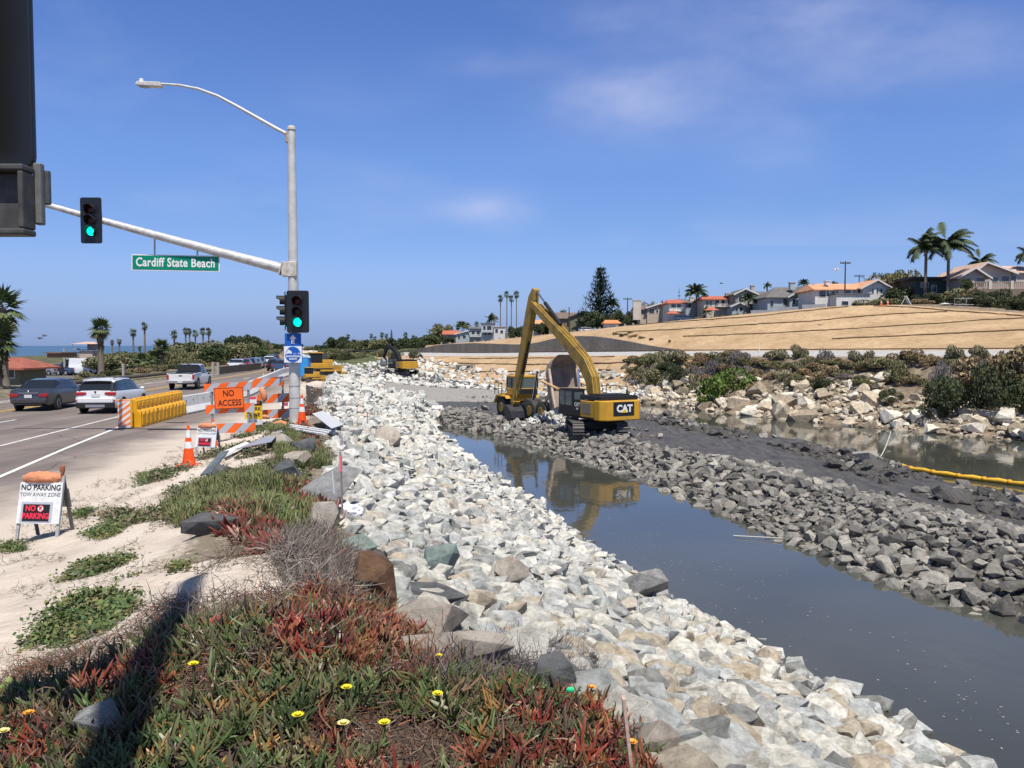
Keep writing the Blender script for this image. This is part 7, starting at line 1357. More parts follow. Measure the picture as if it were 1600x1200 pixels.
# ---- far bank shrubs
def bank_pt(px, u):
    yy_ = np.linspace(40, 170, 1500); x0_ = shore(yy_); x1_ = rail(yy_)-7; k = np.argmin(abs((px-800)/FPX*yy_-(x0_+(x1_-x0_)*u))); x = (px-800)/FPX*yy_[k]; return Vector((x, yy_[k], Hh(x, yy_[k])))
i = 0
for px in range(1000, 1640, 11):
    for u in (.80, .58):
        if u == .58 and (px > 1180) and RNG.uniform() < .45: continue
        p_ = px+RNG.uniform(-7, 7); b = bank_pt(p_, u+RNG.uniform(-.08, .12)); k = ['brown', 'olive', 'brown', 'grassy', 'olive', 'grassy', 'brown', 'grey'][int(RNG.integers(8))] if p_ > 1060 else ['dark', 'olive', 'dark', 'grassy'][int(RNG.integers(4))]
        shrub(p_, 0, RNG.uniform(28, 50), RNG.uniform(11, 24), None, k, {'brown': 'rusty brown', 'olive': 'olive', 'grassy': 'dry grassy', 'grey': 'grey leafless', 'dark': 'dark green'}[k]+' far-bank shrub, '+('upper' if u > .7 else 'lower')+' row, '+zone(p_, [(1060, 'at the left end by the tan slope'), (1110, 'left above the bright green bush'), (1180, 'right above the bright green bush'), (1250, 'left of the creeping dark bush'), (1330, 'above the creeping dark bush'), (1400, 'left above the boulder bush'), (1470, 'near the tall upright boulder'), (1540, 'above the overhanging bush'), (9999, 'at the right edge')]), 'shrubs on the far bank', base=b); i += 1
for px, u, w, h, k, lb in ((1135, .28, 96, 60, 'bright', 'bright green rounded bush at the water side of the far bank'), (1088, .36, 30, 30, 'grassy', 'yellowish bush left of the bright green bush'), (1118, .62, 44, 30, 'grey', 'grey-purple leafless bush above the bright green bush'), (1395, .35, 44, 30, 'dark', 'dark green bush among the tan boulders'), (1400, .62, 50, 36, 'olive', 'olive bush above the dark green bush among the boulders'), (1500, .25, 100, 84, 'dark', 'large dark overhanging bush at the right water edge, lower part'), (1560, .30, 110, 96, 'dark', 'largest dark bush at the right edge of the far bank'), (1535, .62, 110, 74, 'brown', 'tall rusty brown shrub above the large dark bushes'), (1610, .60, 100, 84, 'brown', 'rusty brown shrub cut by the right edge'), (1465, .22, 44, 30, 'olive', 'olive shrub left of the large dark bush by the water'), (1625, .25, 90, 80, 'dark', 'dark bush cut by the right edge at the waterline'), (1290, .45, 44, 26, 'dark', 'dark green creeping bush amid pale boulders'), (1245, .48, 40, 26, 'olive', 'olive bush left of the creeping dark one'), (1060, .5, 60, 34, 'dark', 'dark shrub mass at the left end of the far bank'), (1030, .5, 50, 30, 'olive', 'olive shrub mass at the left tip of the far bank'), (1180, .38, 36, 26, 'brown', 'brown shrub right of the bright green bush'), (1475, .5, 40, 50, 'grey', 'grey bare shrub beside the tallest boulder')):
    b = bank_pt(px, u); shrub(px, 0, w, h, None, k, lb, base=b)
for px, u, w, h, lb in ((1470, .52, 34, 26, 'tall pale upright boulder near the rusty shrubs'), (1462, .38, 30, 22, 'large pale boulder leaning below the tall upright one'), (1155, .12, 46, 22, 'broad tan boulder at the foot of the bright green bush')):
    b = bank_pt(px, u); s = b.y/FPX; V, F, _ = rockproto(900+px, 15, 2, 1, 1); me = bpy.data.meshes.new('bank_boulder'); me.from_pydata((V*[w*s/2, w*s/2.4, h*s*.7]).tolist(), [], F.tolist()); me.materials.append(M_tanrock); o = link('bank_boulder', me); o.location = b+Vector((0, 0, h*s*.3)); tag(o, lb, 'boulder')
for i, (px, py, w) in enumerate(((962, 523, 14), (975, 525, 18), (990, 527, 16), (1003, 529, 12), (1018, 532, 9), (1046, 536, 6), (984, 521, 10))): shrub(px, py, w, 5+i % 3, None, ['olive', 'dark', 'brown'][i % 3], 'small weed tuft on the tan slope above the retaining wall, '+ordn[i]+' of the patch', 'weed tufts above the retaining wall')
# ---------------------------------------------------------------- retaining wall and straw rolls
wp = [(640, 549), (660, 544), (680, 539.5), (700, 537.5), (740, 536), (800, 538), (822, 538), (840, 535), (860, 530), (880, 526.5), (905, 525), (928, 525.5), (950, 528), (980, 533), (1010, 539), (1035, 543), (1065, 547)]
mb = MB(); A = []; B = []
for px, py in wp:
    y = crest_y(px, 6.2, rail); p = at(px, py, y); zb_ = float(railz(y))-.6; A.append((p.x, y, p.z, zb_))
vs = []; 
for x, y, z, zb_ in A: vs += [(x, y, zb_), (x, y, z), (x+.35, y+.2, z), (x+.35, y+.2, zb_)]
fs = [(4*i+k, 4*i+4+k, 4*i+4+(k+1) % 4, 4*i+(k+1) % 4) for i in range(len(A)-1) for k in range(4)]+[(0, 1, 2, 3), tuple(range(4*len(A)-4, 4*len(A)))[::-1]]
mb.add(vs, fs); tag(mb.build('retaining_wall', mat('textured_concrete', (.20, .185, .16), .95, .15, .5, .9, 2.5, stretch=(1, 1, .35), bdist=.2)), 'long curved grey-brown retaining wall behind the railway', 'wall')
M_straw = mat('dark_straw', (.14, .085, .05), .95)
rolls = [([(945, 512), (1000, 507.5), (1060, 503), (1120, 499), (1180, 495), (1230, 489), (1290, 483), (1325, 479.5)], 'topmost'), ([(962, 519.5), (1020, 517), (1080, 514), (1140, 510), (1200, 506), (1265, 503), (1320, 497), (1400, 491), (1480, 487.5)], 'second'), ([(1067, 526.5), (1120, 524.5), (1200, 521.5), (1265, 517.5), (1340, 514), (1400, 509.5), (1480, 505), (1540, 500), (1600, 497.5), (1640, 496)], 'third'), ([(1365, 478.5), (1420, 480.5), (1480, 486), (1540, 490), (1600, 494.5), (1650, 498)], 'crest line'), ([(1300, 530), (1380, 527), (1460, 523), (1540, 519), (1640, 515)], 'fourth')]
low = [([(720, 561), (800, 560.5), (880, 560), (960, 558)], 'upper'), ([(660, 567), (740, 569), (820, 570), (900, 570), (1000, 568)], 'middle'), ([(650, 580), (740, 582), (840, 581), (960, 580)], 'lower')]
for L_, w in rolls+[(a, b+' lower-bank') for a, b in low]:
    pts = []
    for (x0, y0), (x1, y1) in zip(L_[:-1], L_[1:]):
        for k in range(6): t = k/6; pts.append(Tt(x0+(x1-x0)*t, y0+(y1-y0)*t+RNG.uniform(-.25, .25)))
    pts.append(Tt(*L_[-1])); pts = [p+Vector((0, 0, .08)) for p in pts]; mb = MB(); mb.tube(pts, .085, 6); tag(mb.build('straw_roll', M_straw), w+' dark straw roll running along the tan slope', 'straw roll', 'straw rolls on the tan slopes')
# guard posts along the crest, left part
for i, px in enumerate(range(690, 1000, 13)):
    b = hb(px, 2.5); mb = MB(); mb.b2((-.22, -.12, -.2), (.22, .12, .75)); mb.b2((-.26, -.15, .75), (.26, .15, .83)); o = mb.build('roadside_post', mat('stone_post', (.36, .31, .27), .9, .2, 4)); o.location = b; tag(o, 'stubby stone post along the crest road, '+ordn[i]+' from the left', 'post', 'stone posts along the crest road')
# signal mast and tracks on the rail bed
ry = np.linspace(20, 330, 60)
for s, lb in ((-.72, 'near steel rail of the railway on pale ballast'), (.72, 'far steel rail of the railway on pale ballast')):
    mb = MB(); mb.tube([(float(rail(y))+s, y, float(railz(y))+.16) for y in ry], .055, 4); tag(mb.build('rail', mat('rail_steel', (.10, .08, .07), .5, metal=.4)), lb, 'rail')
# ---------------------------------------------------------------- houses
M_win = mat('house_glass', (.025, .035, .045), .08, spec=.8); M_trim = mat('white_trim', (.62, .62, .60), .7)
def hm(n, c_, **k): return mat(n, c_, .9, .08, 1.2, **k)
WALLS = dict(white=hm('white_stucco', (.62, .60, .56)), cream=hm('cream_stucco', (.55, .49, .41)), beige=hm('beige_stucco', (.47, .38, .30)), grey=hm('grey_siding', (.26, .24, .22)), blue=hm('grey_blue_siding', (.36, .40, .43)), olive=hm('olive_stucco', (.17, .17, .11)), dark=hm('dark_green_siding', (.07, .085, .075)), pink=hm('warm_stucco', (.50, .42, .36)), rust=hm('brown_stone_wall', (.20, .15, .11)))
ROOFS = dict(terra=mat('terracotta_tiles', (.58, .30, .17), .85, .2, 1.5, .6, 6), red=mat('red_tiles', (.42, .13, .08), .85, .2, 1.5, .6, 6), greyr=mat('grey_shingles', (.14, .135, .13), .9, .2, 2), brownr=mat('brown_shingles', (.17, .13, .11), .9, .2, 2), darkr=mat('dark_flat_roof', (.04, .045, .05), .8), pinkr=mat('pink_tiles', (.52, .36, .28), .85, .2, 1.5, .5, 6), orange=mat('orange_tiles', (.68, .24, .10), .85, .15, 2), brick=mat('brick_red_roof', (.30, .10, .07), .85, .2, 2))
def house(label, off, pxc, vols, cat='house', name='house', d=None, depth=9, group=None):
    """vols: dicts in photograph pixels: x0 x1 base eave ridge roof style wall rm wins [(x0,x1,y0,y1)] chim [(x,w,ytop)]"""
    if d is None: b = hb(pxc, off)
    else: b = put(pxc, d)
    d = b.y; t = thing(name, label, cat, b, 0, group); k = d/FPX
    def X(px): return (px-800)*k-b.x
    def Z(py): return at(800, py, d).z-b.z
    for v in vols:
        y0 = v.get('dy', 0); dp = v.get('dp', depth); x0, x1 = X(v['x0']), X(v['x1']); ze = Z(v['eave']); zr = Z(v['ridge']); ov = v.get('ov', .5); st = v.get('st', 'gx')
        mb = MB(); xm = X(v['rx']) if 'rx' in v else (x0+x1)/2
        zb_ = min(-2.5, Z(v['base'])-1.5) if v.get('ground', True) else Z(v['base'])
        if st == 'gy': mb.prism([(x0, zb_), (x1, zb_), (x1, ze), (xm, zr-.12), (x0, ze)], y0, y0+dp, 'y')
        else: mb.b2((x0, y0, zb_), (x1, y0+dp, ze))
        mb.build('wall', WALLS[v['wall']], t); rf = MB(); th = .16
        if st == 'gy':
            sl, sr = (zr-ze)/(xm-x0), (zr-ze)/(x1-xm)
            rf.add([(x, y, z+q) for y in (y0-ov, y0+dp+ov) for q in (0, th) for x, z in ((x0-ov, ze-ov*sl), (xm, zr), (x1+ov, ze-ov*sr))], [(0, 1, 4, 3), (1, 2, 5, 4), (6, 9, 10, 7), (7, 10, 11, 8), (3, 4, 10, 9), (4, 5, 11, 10), (0, 6, 7, 1), (1, 7, 8, 2), (0, 3, 9, 6), (2, 8, 11, 5)])
        elif st == 'gx':
            i_ = v.get('hip', 0)*(x1-x0)*.5; rl = X(v['r0']) if 'r0' in v else x0-ov+i_; rr = X(v['r1']) if 'r1' in v else x1+ov-i_
            rf.add([(x0-ov, y0-ov, ze-.05), (x1+ov, y0-ov, ze-.05), (rr, y0+dp/2, zr), (rl, y0+dp/2, zr), (x0-ov, y0+dp+ov, ze-.05), (x1+ov, y0+dp+ov, ze-.05), (x0-ov, y0-ov, ze-.2), (x1+ov, y0-ov, ze-.2), (x1+ov, y0+dp+ov, ze-.2), (x0-ov, y0+dp+ov, ze-.2)], [(0, 1, 2, 3), (5, 4, 3, 2), (0, 3, 4), (1, 5, 2), (6, 7, 1, 0), (7, 8, 5, 1), (8, 9, 4, 5), (9, 6, 0, 4), (9, 8, 7, 6)])
        else: rf.b2((x0-ov*.5, y0-ov*.5, ze), (x1+ov*.5, y0+dp+ov*.5, zr))
        ro = rf.build('roof', ROOFS[v['rm']], t)
        if st == 'gy':      # pale barge boards
            bb = MB()
            for (xa, za_, xb, zb2) in ((x0-ov, ze-ov*sl, xm, zr), (xm, zr, x1+ov, ze-ov*sr)): bb.add([(xa, y0-ov-.02, za_-.12), (xb, y0-ov-.02, zb2-.12), (xb, y0-ov-.02, zb2+th+.02), (xa, y0-ov-.02, za_+th+.02)], [(0, 1, 2, 3)])
            bb.build('barge_board', M_trim if v.get('trim', 1) else ROOFS[v['rm']], ro)
        for (a, b_, c_, e) in v.get('wins', ()):
            xa, xb, za_, zb2 = X(a), X(b_), Z(e), Z(c_); f = MB(); q = .07; f.b2((xa-q, y0-.05, zb2), (xb+q, y0-.002, zb2+q)); f.b2((xa-q, y0-.05, za_-q), (xb+q, y0-.002, za_)); f.b2((xa-q, y0-.05, za_), (xa, y0-.002, zb2)); f.b2((xb, y0-.05, za_), (xb+q, y0-.002, zb2))
            if xb-xa > 1.6: f.b2(((xa+xb)/2-.03, y0-.05, za_), ((xa+xb)/2+.03, y0-.002, zb2))
            fo = f.build('window', M_trim, t); g = MB(); g.b2((xa, y0-.02, za_), (xb, y0-.003, zb2)); g.build('pane', M_win, fo)
        for (cx_, cw, ct, cb, wl) in v.get('chim', ()):
            m_ = MB(); m_.b2((X(cx_)-cw*k/2, y0+v.get('cy', 1.5), Z(cb)), (X(cx_)+cw*k/2, y0+v.get('cy', 1.5)+1, Z(ct))); m_.b2((X(cx_)-cw*k/2-.1, y0+v.get('cy', 1.5)-.1, Z(ct)), (X(cx_)+cw*k/2+.1, y0+v.get('cy', 1.5)+1.1, Z(ct)+.15)); m_.build('chimney', WALLS[wl], ro)
        for (a, b_, yt, yb_) in v.get('rails', ()):
            m_ = MB(); xa, xb = X(a), X(b_); m_.b2((xa, y0-1.6, Z(yb_)-.15), (xb, y0-.01, Z(yb_))); bo_ = m_.build('balcony', WALLS[v['wall']], t); m_ = MB(); m_.b2((xa, y0-1.62, Z(yt)), (xb, y0-1.5, Z(yt)+.1)); nb = max(3, int((xb-xa)/.35))
            for q in range(nb+1): xx = xa+(xb-xa)*q/nb; m_.b2((xx-.04, y0-1.6, Z(yb_)), (xx+.04, y0-1.52, Z(yt)))
            m_.build('railing', M_trim, bo_)
    return t
W_ = lambda *a: list(a)
house('beach restroom with a red-brown roof and white fascia at the far left', 0, 50, [dict(x0=-60, x1=30, base=592, eave=574, ridge=559, st='gx', wall='olive', rm='brick', dp=4, ov=.9, r0=-60, r1=14, wins=[(12, 22, 577, 590)]), dict(x0=22, x1=43, base=560, eave=553, ridge=551, st='flat', wall='rust', rm='brownr', dp=3, dy=5, ground=False)], 'building', 'restroom_building', d=70)
lt = thing('lifeguard_tower', 'beige lifeguard tower with a flat peach roof behind the dune', 'tower', put(134, 150)); k = 150/FPX; zz = lambda py: at(134, py, 150).z-lt.location.z
mb = MB(); mb.b2((-1.1, 0, -3), (1.2, 2.5, zz(548))); mb.b2((1.2, 0, -3), (1.9, 2, zz(556))); mb.build('tower_base', WALLS['beige'], lt)
mb = MB(); mb.b2((-1.3, -.3, zz(547)), (1.0, 2.2, zz(546))); mb.b2((.2, .3, zz(546)), (1.9, 2.2, zz(537))); mb.build('lookout_cabin', WALLS['grey'], lt); mb = MB(); mb.add([(-2.3, -.8, zz(537.5)), (2.1, -.8, zz(537.5)), (2.1, 3, zz(537.5)), (-2.3, 3, zz(537.5)), (-.3, 1, zz(534)), (1, 1, zz(534))], [(0, 1, 5, 4), (1, 2, 5), (2, 3, 4, 5), (3, 0, 4), (3, 2, 1, 0)]); mb.build('roof', ROOFS['pinkr'], lt)
mb = MB(); mb.b2((-2.0, -.6, zz(546)), (-1.3, .6, zz(544.5))); mb.tube([(-2.2, 0, zz(536)), (-2.9, 0, zz(555))], .06, 6); mb.build('ladder', M_galv2, lt); mb = MB(); mb.b2((.5, -.02, zz(565)), (1.0, -.003, zz(558))); mb.build('doorway', M_blkm, lt)
house('small cottage with a red tiled roof at the left of the pale houses', 8, 705, [dict(x0=693, x1=716, base=531, eave=522, ridge=516, wall='cream', rm='red', dp=7, wins=[(700, 704, 524, 529)])])
house('grey-blue house with a long sloping roof beside the red-roofed cottage', 10, 730, [dict(x0=712, x1=734, base=532, eave=522, ridge=517, st='gy', rx=732, wall='blue', rm='greyr', dp=8, wins=[(716, 719, 525, 530), (723, 728, 524, 529)]), dict(x0=734, x1=753, base=532, eave=513, ridge=510, wall='blue', rm='greyr', dp=8, wins=[(737, 742, 517, 523), (745, 750, 517, 524)], rails=[(734, 752, 523, 526)])])
house('white modern cube house with large windows, left of the boom', 11, 768, [dict(x0=752, x1=772, base=528, eave=506, ridge=504.5, st='flat', wall='blue', rm='greyr', wins=[(755, 759, 509, 516), (761, 768, 509, 516), (755, 768, 518, 524)], rails=[(753, 771, 517, 519)]), dict(x0=772, x1=789, base=528, eave=511, ridge=510, st='flat', wall='white', rm='pinkr', dy=-.5, wins=[(774, 778, 514, 520), (782, 786, 516, 521)])])
house('low house with a peach tiled roof seen between the boom and the stick', 12, 838, [dict(x0=824, x1=850, base=516, eave=506, ridge=499, wall='white', rm='terra', wins=[(830, 840, 508, 513)], hip=.5)])
house('long dark-roofed house with an olive gable end behind the boom', 14, 885, [dict(x0=858, x1=898, base=508, eave=497, ridge=487, wall='rust', rm='brownr', dp=10), dict(x0=890, x1=926, base=508, eave=495, ridge=486.5, st='gy', rx=911, wall='olive', rm='greyr', dy=-.6, dp=9, trim=0)])
house('small shelter with a bright orange roof by the crest road', 4, 955, [dict(x0=946, x1=967, base=509, eave=504.5, ridge=499.5, wall='white', rm='orange', dp=5, hip=.4)], 'shelter', 'shelter')
house('tan house with a tall blank chimney stack at its left end', 12, 1018, [dict(x0=997, x1=1012, base=497, eave=483, ridge=475.5, wall='beige', rm='brownr', dp=9, wins=[(1000, 1009, 484, 491)], chim=[(994, 12, 470, 500, 'cream')], cy=-1.0), dict(x0=1010, x1=1042, base=497, eave=481, ridge=474.5, st='gy', rx=1030, wall='beige', rm='brownr', dy=-.6, wins=[(1013, 1021, 483, 490), (1024, 1027, 484, 489)])])
house('white-trimmed house with a red tiled porch roof and dark main roof', 12, 1070, [dict(x0=1045, x1=1070, base=489, eave=473, ridge=466.5, st='gx', wall='white', rm='red', hip=.5, wins=[(1048, 1055, 475, 482), (1057, 1063, 475, 482)], rails=[(1045, 1068, 482, 486)]), dict(x0=1066, x1=1099, base=490, eave=472, ridge=465.5, wall='blue', rm='greyr', dy=1, chim=[(1084, 6, 464, 474, 'cream')], wins=[(1069, 1073, 474, 481), (1076, 1080, 474, 481), (1088, 1095, 474, 481)])])
house('cream house with a rust-red tiled roof and tall windows', 13, 1122, [dict(x0=1099, x1=1143, base=486, eave=467, ridge=460.5, wall='cream', rm='red', hip=.35, chim=[(1139, 6, 458, 466, 'cream')], wins=[(1102, 1106, 470, 477), (1108, 1111, 470, 477), (1116, 1122, 469, 478), (1126, 1131, 469, 478), (1136, 1140, 469, 478)], rails=[(1116, 1143, 476, 479)])])
house('two-storey grey house with a broad gable and brick-topped chimney', 15, 1170, [dict(x0=1148, x1=1180, base=487, eave=459, ridge=451.5, st='gy', rx=1163, wall='grey', rm='greyr', wins=[(1160, 1165, 454.5, 457.5), (1153, 1158, 461, 471)], chim=[(1178, 5, 446, 456, 'beige')]), dict(x0=1178, x1=1200, base=487, eave=459, ridge=453, wall='grey', rm='greyr', dy=.5, wins=[(1183, 1191, 462, 470), (1195, 1199, 462, 467)], rails=[(1179, 1200, 467, 471)]), dict(x0=1138, x1=1160, base=489, eave=479, ridge=474, st='gy', wall='blue', rm='greyr', dy=-2.5, dp=4, wins=[(1143, 1147, 481, 487), (1149, 1154, 481, 487)]), dict(x0=1160, x1=1198, base=489, eave=476, ridge=472, wall='grey', rm='greyr', dy=-2, dp=4, wins=[(1168, 1174, 479, 486)])])
house('pale grey-blue house with a steep grey roof and white gable edge', 11, 1235, [dict(x0=1198, x1=1242, base=481, eave=464, ridge=446, wall='blue', rm='greyr', r0=1222, r1=1262, dp=10, chim=[(1241, 8, 441, 452, 'blue')], wins=[(1202, 1207, 469, 479), (1222, 1229, 467, 477), (1232, 1238, 467, 477)]), dict(x0=1231, x1=1270, base=481, eave=463, ridge=446, st='gy', rx=1261, wall='blue', rm='greyr', dy=-.5, wins=[(1256, 1262, 457, 462), (1264, 1269, 457, 462), (1235, 1239, 467, 476)])])
house('large white house with a terracotta roof and arched garage on the hill', 12, 1333, [dict(x0=1272, x1=1295, base=484, eave=452, ridge=442, wall='white', rm='terra', hip=.5, wins=[(1278, 1288, 454, 464), (1290, 1293, 454, 463)]), dict(x0=1293, x1=1350, base=484, eave=451, ridge=440, wall='white', rm='terra', r0=1285, r1=1366, dy=.8, wins=[(1301, 1305, 454, 460), (1307, 1310, 454, 460), (1321, 1330, 452, 458), (1334, 1337, 451, 458), (1341, 1344, 451, 458)], chim=[(1299, 6, 438, 444, 'white')]), dict(x0=1344, x1=1384, base=478, eave=449, ridge=438, st='gy', rx=1365, wall='white', rm='terra', dy=-.5, ov=.7, wins=[(1358, 1361, 452, 459), (1365.5, 1368, 451, 458), (1371, 1374, 451, 458)], chim=()), dict(x0=1295, x1=1346, base=484, eave=461.5, ridge=460, st='flat', wall='white', rm='greyr', dy=-3, dp=3.5, wins=[(1303, 1313, 472, 478)]), dict(x0=1384, x1=1395, base=478, eave=452, ridge=448, wall='olive', rm='terra', dy=1, wins=[(1387, 1389, 455, 460)])])
house('low dark-green flat-roofed house behind the feather palms', 24, 1458, [dict(x0=1426, x1=1488, base=460, eave=437, ridge=433, st='flat', wall='dark', rm='darkr', ov=1.5, wins=[(1436, 1447, 442, 449), (1453, 1460, 446, 456)])])
house('beige house with a pink tiled roof, two gables and a balustraded terrace', 30, 1560, [dict(x0=1497, x1=1535, base=450, eave=431, ridge=419.5, st='gy', rx=1517, wall='pink', rm='pinkr', wins=[(1522, 1535, 434, 442), (1506, 1514, 435, 443)], ov=.9), dict(x0=1526, x1=1586, base=450, eave=424, ridge=409, st='gy', rx=1545, wall='pink', rm='pinkr', dy=2, ov=.9, wins=[(1554, 1566, 432, 439), (1572, 1584, 430, 438)]), dict(x0=1560, x1=1640, base=450, eave=423, ridge=409, wall='pink', rm='pinkr', dy=3, r0=1548, wins=[(1592, 1600, 428, 438)])])
# balustrade terrace
b = hb(1555, 24); d = b.y; k = d/FPX; bt = thing('terrace_balustrade', 'long white and brown balustrade in front of the beige house', 'balustrade', b); X = lambda px: (px-800)*k-b.x; Z = lambda py: at(800, py, d).z-b.z
mb = MB(); mb.b2((X(1513), 0, Z(449)-3), (X(1640), 2, Z(451))); mb.build('terrace_wall', WALLS['rust'], bt); mb = MB(); mb.b2((X(1515), .1, Z(441)), (X(1640), .3, Z(440))); mb.b2((X(1515), .1, Z(450)), (X(1640), .3, Z(449))); mb.build('coping', mat('baluster_tan', (.40, .31, .25), .9), bt)
for px in range(1517, 1640, 3): mb = MB(); mb.cyl((X(px), .2, Z(449)), (X(px), .2, Z(441)), .09, .09, 6); mb.build('baluster', mat('baluster_tan', (0, 0, 0)), bt)
for px in (1516, 1544, 1578, 1612): mb = MB(); mb.b2((X(px)-.25, -.05, Z(452)), (X(px)+.25, .45, Z(438.5))); mb.build('pier', WALLS['cream'], bt)
# white garden walls below the houses
for x0, x1, y0, y1, o_, lb in ((1172, 1204, 485, 489.5, 4, 'white garden wall, left piece below the grey house'), (1213, 1246, 480, 487, 4, 'white garden wall, middle piece'), (1252, 1289, 476, 482, 4.5, 'white garden wall, right piece below the white house')):
    a = hb(x0, o_); b = hb(x1, o_); za_ = at(x0, y0, a.y).z; zb2 = at(x1, y0-1, b.y).z; mb = MB(); mb.add([(a.x, a.y, a.z-1), (b.x, b.y, b.z-1), (b.x, b.y, zb2), (a.x, a.y, za_), (a.x+.1, a.y+.25, a.z-1), (b.x+.1, b.y+.25, b.z-1), (b.x+.1, b.y+.25, zb2), (a.x+.1, a.y+.25, za_)], [(0, 1, 2, 3), (7, 6, 5, 4), (3, 2, 6, 7), (0, 3, 7, 4), (1, 5, 6, 2)]); tag(mb.build('garden_wall', WALLS['white']), lb, 'wall')
# cars and parasol on the crest road
for px, st_, m, lb in ((919, 'suv', P_white, 'white station wagon on the crest road above the retaining wall'), (1069, 'suv', P_blue, 'dark blue car parked below the red-roofed house')): b = hb(px, 5); car('parked_car', lb, b, math.radians(-72), m, 4.7, 1.82, 1.5, st_, None, False)
for px, o_, lb in ((1050, 6, 'red roofed bus shelter before the red-porch house'), (1110, 7, 'low red tiled canopy in the garden of the cream house')):
    b = hb(px, o_); t = thing('shelter', lb, 'shelter', b); mb = MB()
    for x in (-1, 1): mb.b2((x-.08, -.08, 0), (x+.08, .08, 2.2))
    mb.build('post', M_galv2, t); mb = MB(); mb.add([(-1.5, -1, 2.1), (1.5, -1, 2.1), (1.5, 1, 2.1), (-1.5, 1, 2.1), (0, 0, 2.9)], [(0, 1, 4), (1, 2, 4), (2, 3, 4), (3, 0, 4), (3, 2, 1, 0)]); mb.build('roof', ROOFS['red'], t)
# utility poles
M_up = mat('utility_pole_wood', (.07, .05, .04), .9)
def upole(px, ytop, off, arm, lb, h2=None, arms=((0, 1),)):
    b = hb(px, off); d = b.y; k = d/FPX; h = at(px, ytop, d).z-b.z; t = thing('utility_pole', lb, 'utility pole', b); mb = MB(); mb.cyl((0, 0, -.5), (0, 0, h), .16, .11, 8); mb.build('pole', M_up, t)
    if arm: mb = MB(); mb.b2((-arm*k/2, -.08, h-.45), (arm*k/2, .08, h-.25)); ca = mb.build('crossarm', M_up, t)
    if arm:
        for s in (-.45, -.25, .25, .45): mb = MB(); mb.cyl((arm*k*s, 0, h-.25), (arm*k*s, 0, h-.05), .05, .04, 6); mb.build('insulator', M_blkm, ca)
upole(1318, 408, 8, 16, 'tall utility pole with crossarm before the white terracotta house'); upole(1340, 429, 60, 16, 'shorter utility pole rising behind the terracotta roof'); upole(772, 494, 12, 8, 'utility pole with crossarm among the pale modern houses'); upole(889, 480, 10, 0, 'plain thin pole before the dark-roofed house'); upole(980, 465, 14, 14, 'utility pole right of the Norfolk pine')
# temporary gate, cones, a-board, path on the right hilltop
b = hb(1505, 5.5); k = b.y/FPX; t = thing('metal_gate', 'grey metal frame gate below the beige house', 'gate', b); X = lambda px: (px-800)*k-b.x; Z = lambda py: at(800, py, b.y).z-b.z
for xa, xb in ((1489, 1507), (1508, 1536)):
    mb = MB(); q = [(X(xa), 0, Z(484)), (X(xa), 0, Z(466)), (X(xb), 0, Z(467)), (X(xb), 0, Z(484)), (X(xa), 0, Z(484))]; mb.tube(q, .045, 6); mb.tube([(X(xa), 0, Z(476)), (X(xb), 0, Z(476))], .035, 6); mb.build('gate_leaf', M_galv2, t)
path = [Tt(1474, 483), Tt(1506, 486), None]; b1_ = hb(1490, 6); b2_ = hb(1512, 16); mb = MB(); mb.add([b1_+Vector((-2.5, 0, .25)), b1_+Vector((2.2, 0, .25)), b2_+Vector((1, 0, .9)), b2_+Vector((-1, 0, .9))], [(0, 1, 2, 3)]); tag(mb.build('path', mat('pale_concrete_path', (.50, .47, .43), .9)), kind='structure')
for px, lb in ((1375, 'left small cone on the crest before the white house'), (1385, 'right small cone on the crest before the white house')):
    b = hb(px, 2.5); t = thing('traffic_cone', lb, 'traffic cone', b, 0, 'small cones on the crest'); mb = MB(); mb.cyl((0, 0, 0), (0, 0, .9), .2, .04, 12); mb.build('cone_body', M_coneo, t); mb = MB(); mb.cyl((0, 0, .4), (0, 0, .62), .13, .095, 12); mb.build('reflective_band', M_white_s, t); mb = MB(); mb.box((0, 0, .02), (.45, .45, .05)); mb.build('base', M_coneo, t)
b = hb(1413, 4.5); t = thing('white_panel', 'white slanted panel leaning by the olive tree on the crest', 'panel', b); mb = MB(); mb.box((.3, 0, .7), (.1, .9, 1.6), R=Euler((0, -.5, 0)).to_matrix()); mb.build('panel_board', M_white_s, t); mb = MB(); mb.box((-.4, 0, .6), (.06, .06, 1.4), R=Euler((0, .5, 0)).to_matrix()); mb.build('prop', M_white_s, t)
b = at(540+0, 545, crest_y(1186, 0, rail)); 
b = Vector(((1186-800)/FPX*crest_y(1186, -3, rail), crest_y(1186, -3, rail), 0)); b.z = Hh(b.x, b.y); mb = MB(); mb.cyl((0, 0, 0), (0, 0, 1.3), .05, .05, 8); o = mb.build('marker_post', M_white_s); o.location = b; tag(o, 'thin white marker post beside the railway', 'post')
# concrete outfall box on the lower tan slope
b = Tt(727, 577); t = thing('drain_outfall', 'square grey concrete drain outfall on the lower tan slope left of the stick', 'drain', b); mb = MB(); mb.b2((-1.6, -.3, -.8), (1.6, .8, .7)); mb.build('headwall', mat('textured_concrete', (0, 0, 0)), t); mb = MB(); mb.b2((-1.2, -.32, -.6), (1.2, -.302, .5)); mb.build('opening', M_blkm, t)
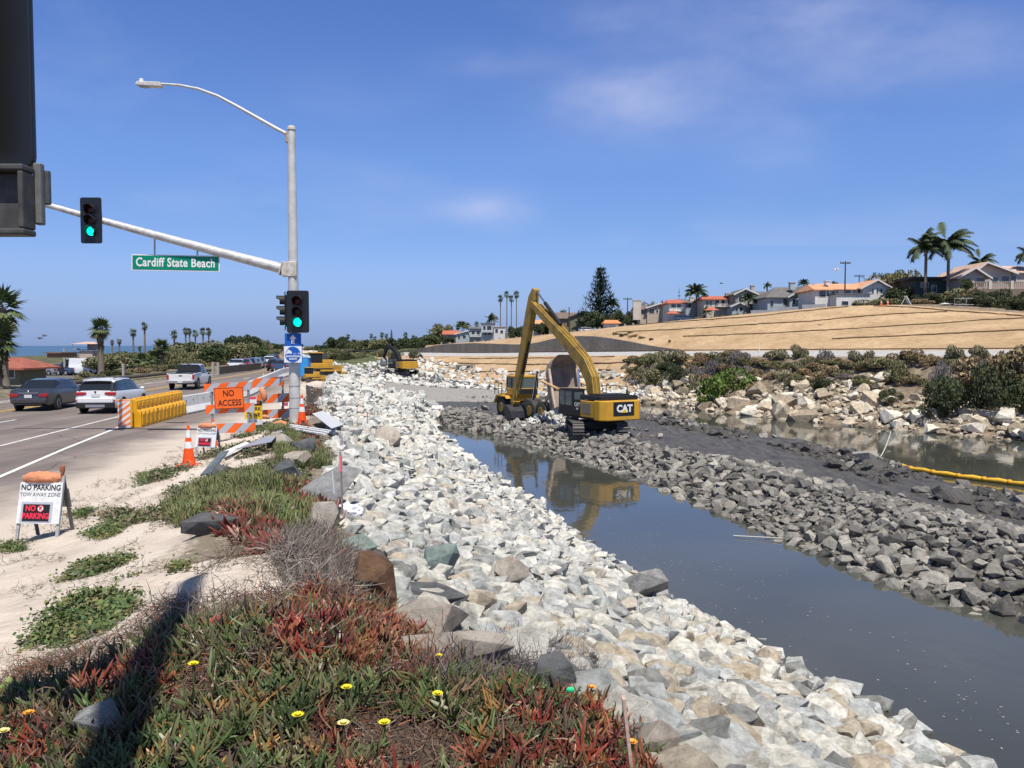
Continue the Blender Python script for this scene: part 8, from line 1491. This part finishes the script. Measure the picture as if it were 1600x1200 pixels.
# birds
def bird(px, py, d, s, lb, m):
    p = at(px, py, d); t = thing('bird', lb, 'bird', p, 0, None, s); mb = MB(); mb.ell((0, 0, 0), (.45, .1, .09), 8, 5); mb.tube([(.3, 0, .02), (.55, 0, .05), (.75, 0, .0)], [.06, .05, .02], 6); mb.build('body', m, t, smooth='all')
    for sg in (-1, 1): mb = MB(); mb.add([(.12, 0, .05), (-.12, 0, .05), (-.15, sg*.5, .28), (-.1, sg*1.0, .1), (.08, sg*.55, .3)], [(0, 1, 2, 4), (4, 2, 3)]); mb.build('wing', m, t)
M_bird = mat('bird_dark', (.08, .07, .07), .8); bird(62, 529, 140, .9, 'left brown pelican gliding over the sea at far left', M_bird); bird(69, 525, 145, .9, 'right brown pelican gliding over the sea at far left', M_bird); bird(1307, 422, 120, .9, 'white gull flying above the terracotta roof', mat('bird_white', (.6, .6, .6), .8)); bird(1127, 443, 150, .7, 'small bird flying above the cream house', M_bird)
# roadside posts along the far kerb
for i, (px, py) in enumerate(((341, 586), (333, 585), (101, 575), (193, 590))):
    b = gz(px, py, .1); mb = MB(); mb.b2((-.1, -.1, 0), (.1, .1, 1.3 if i != 2 else 2.6)); o = mb.build('roadside_post', mat('post_grey', (.35, .33, .3), .8)); o.location = b; tag(o, ['pale post at the end of the roadside rail', 'thin post left of the pale roadside post', 'tall brown post in the car park', 'short post behind the white SUV'][i], 'post')
b1_ = gz(342, 585, .1); mb = MB(); q0 = b1_; q1 = gz(408, 577, .1); dd = (q1-q0).normalized(); mb.add([q0+Vector((0, 0, 0)), q1, q1+Vector((0, 0, .8)), q0+Vector((0, 0, .8)), q0+Vector((-.2, .1, 0)), q1+Vector((-.2, .1, 0)), q1+Vector((-.2, .1, .8)), q0+Vector((-.2, .1, .8))], [(0, 1, 2, 3), (7, 6, 5, 4), (3, 2, 6, 7), (0, 4, 5, 1), (0, 3, 7, 4), (1, 5, 6, 2)]); tag(mb.build('low_wall', mat('dark_timber_wall', (.10, .085, .07), .9, .2, 3)), 'low dark timber wall along the far kerb before the tree belt', 'wall')
b1_ = gz(190, 598, .1); q0 = gz(100, 612, .1); mb = MB(); pts = [gz(x, y, .1) for x, y in ((60, 611), (110, 606), (150, 601), (190, 597), (250, 590), (300, 585), (334, 583))]
for a, b in zip(pts[:-1], pts[1:]): mb.cyl(a+Vector((0, 0, .35)), b+Vector((0, 0, .35)), .16, .16, 8)
tag(mb.build('timber_rail', mat('dark_timber_wall', (0, 0, 0))), 'dark log rail edging the road before the car park', 'rail')
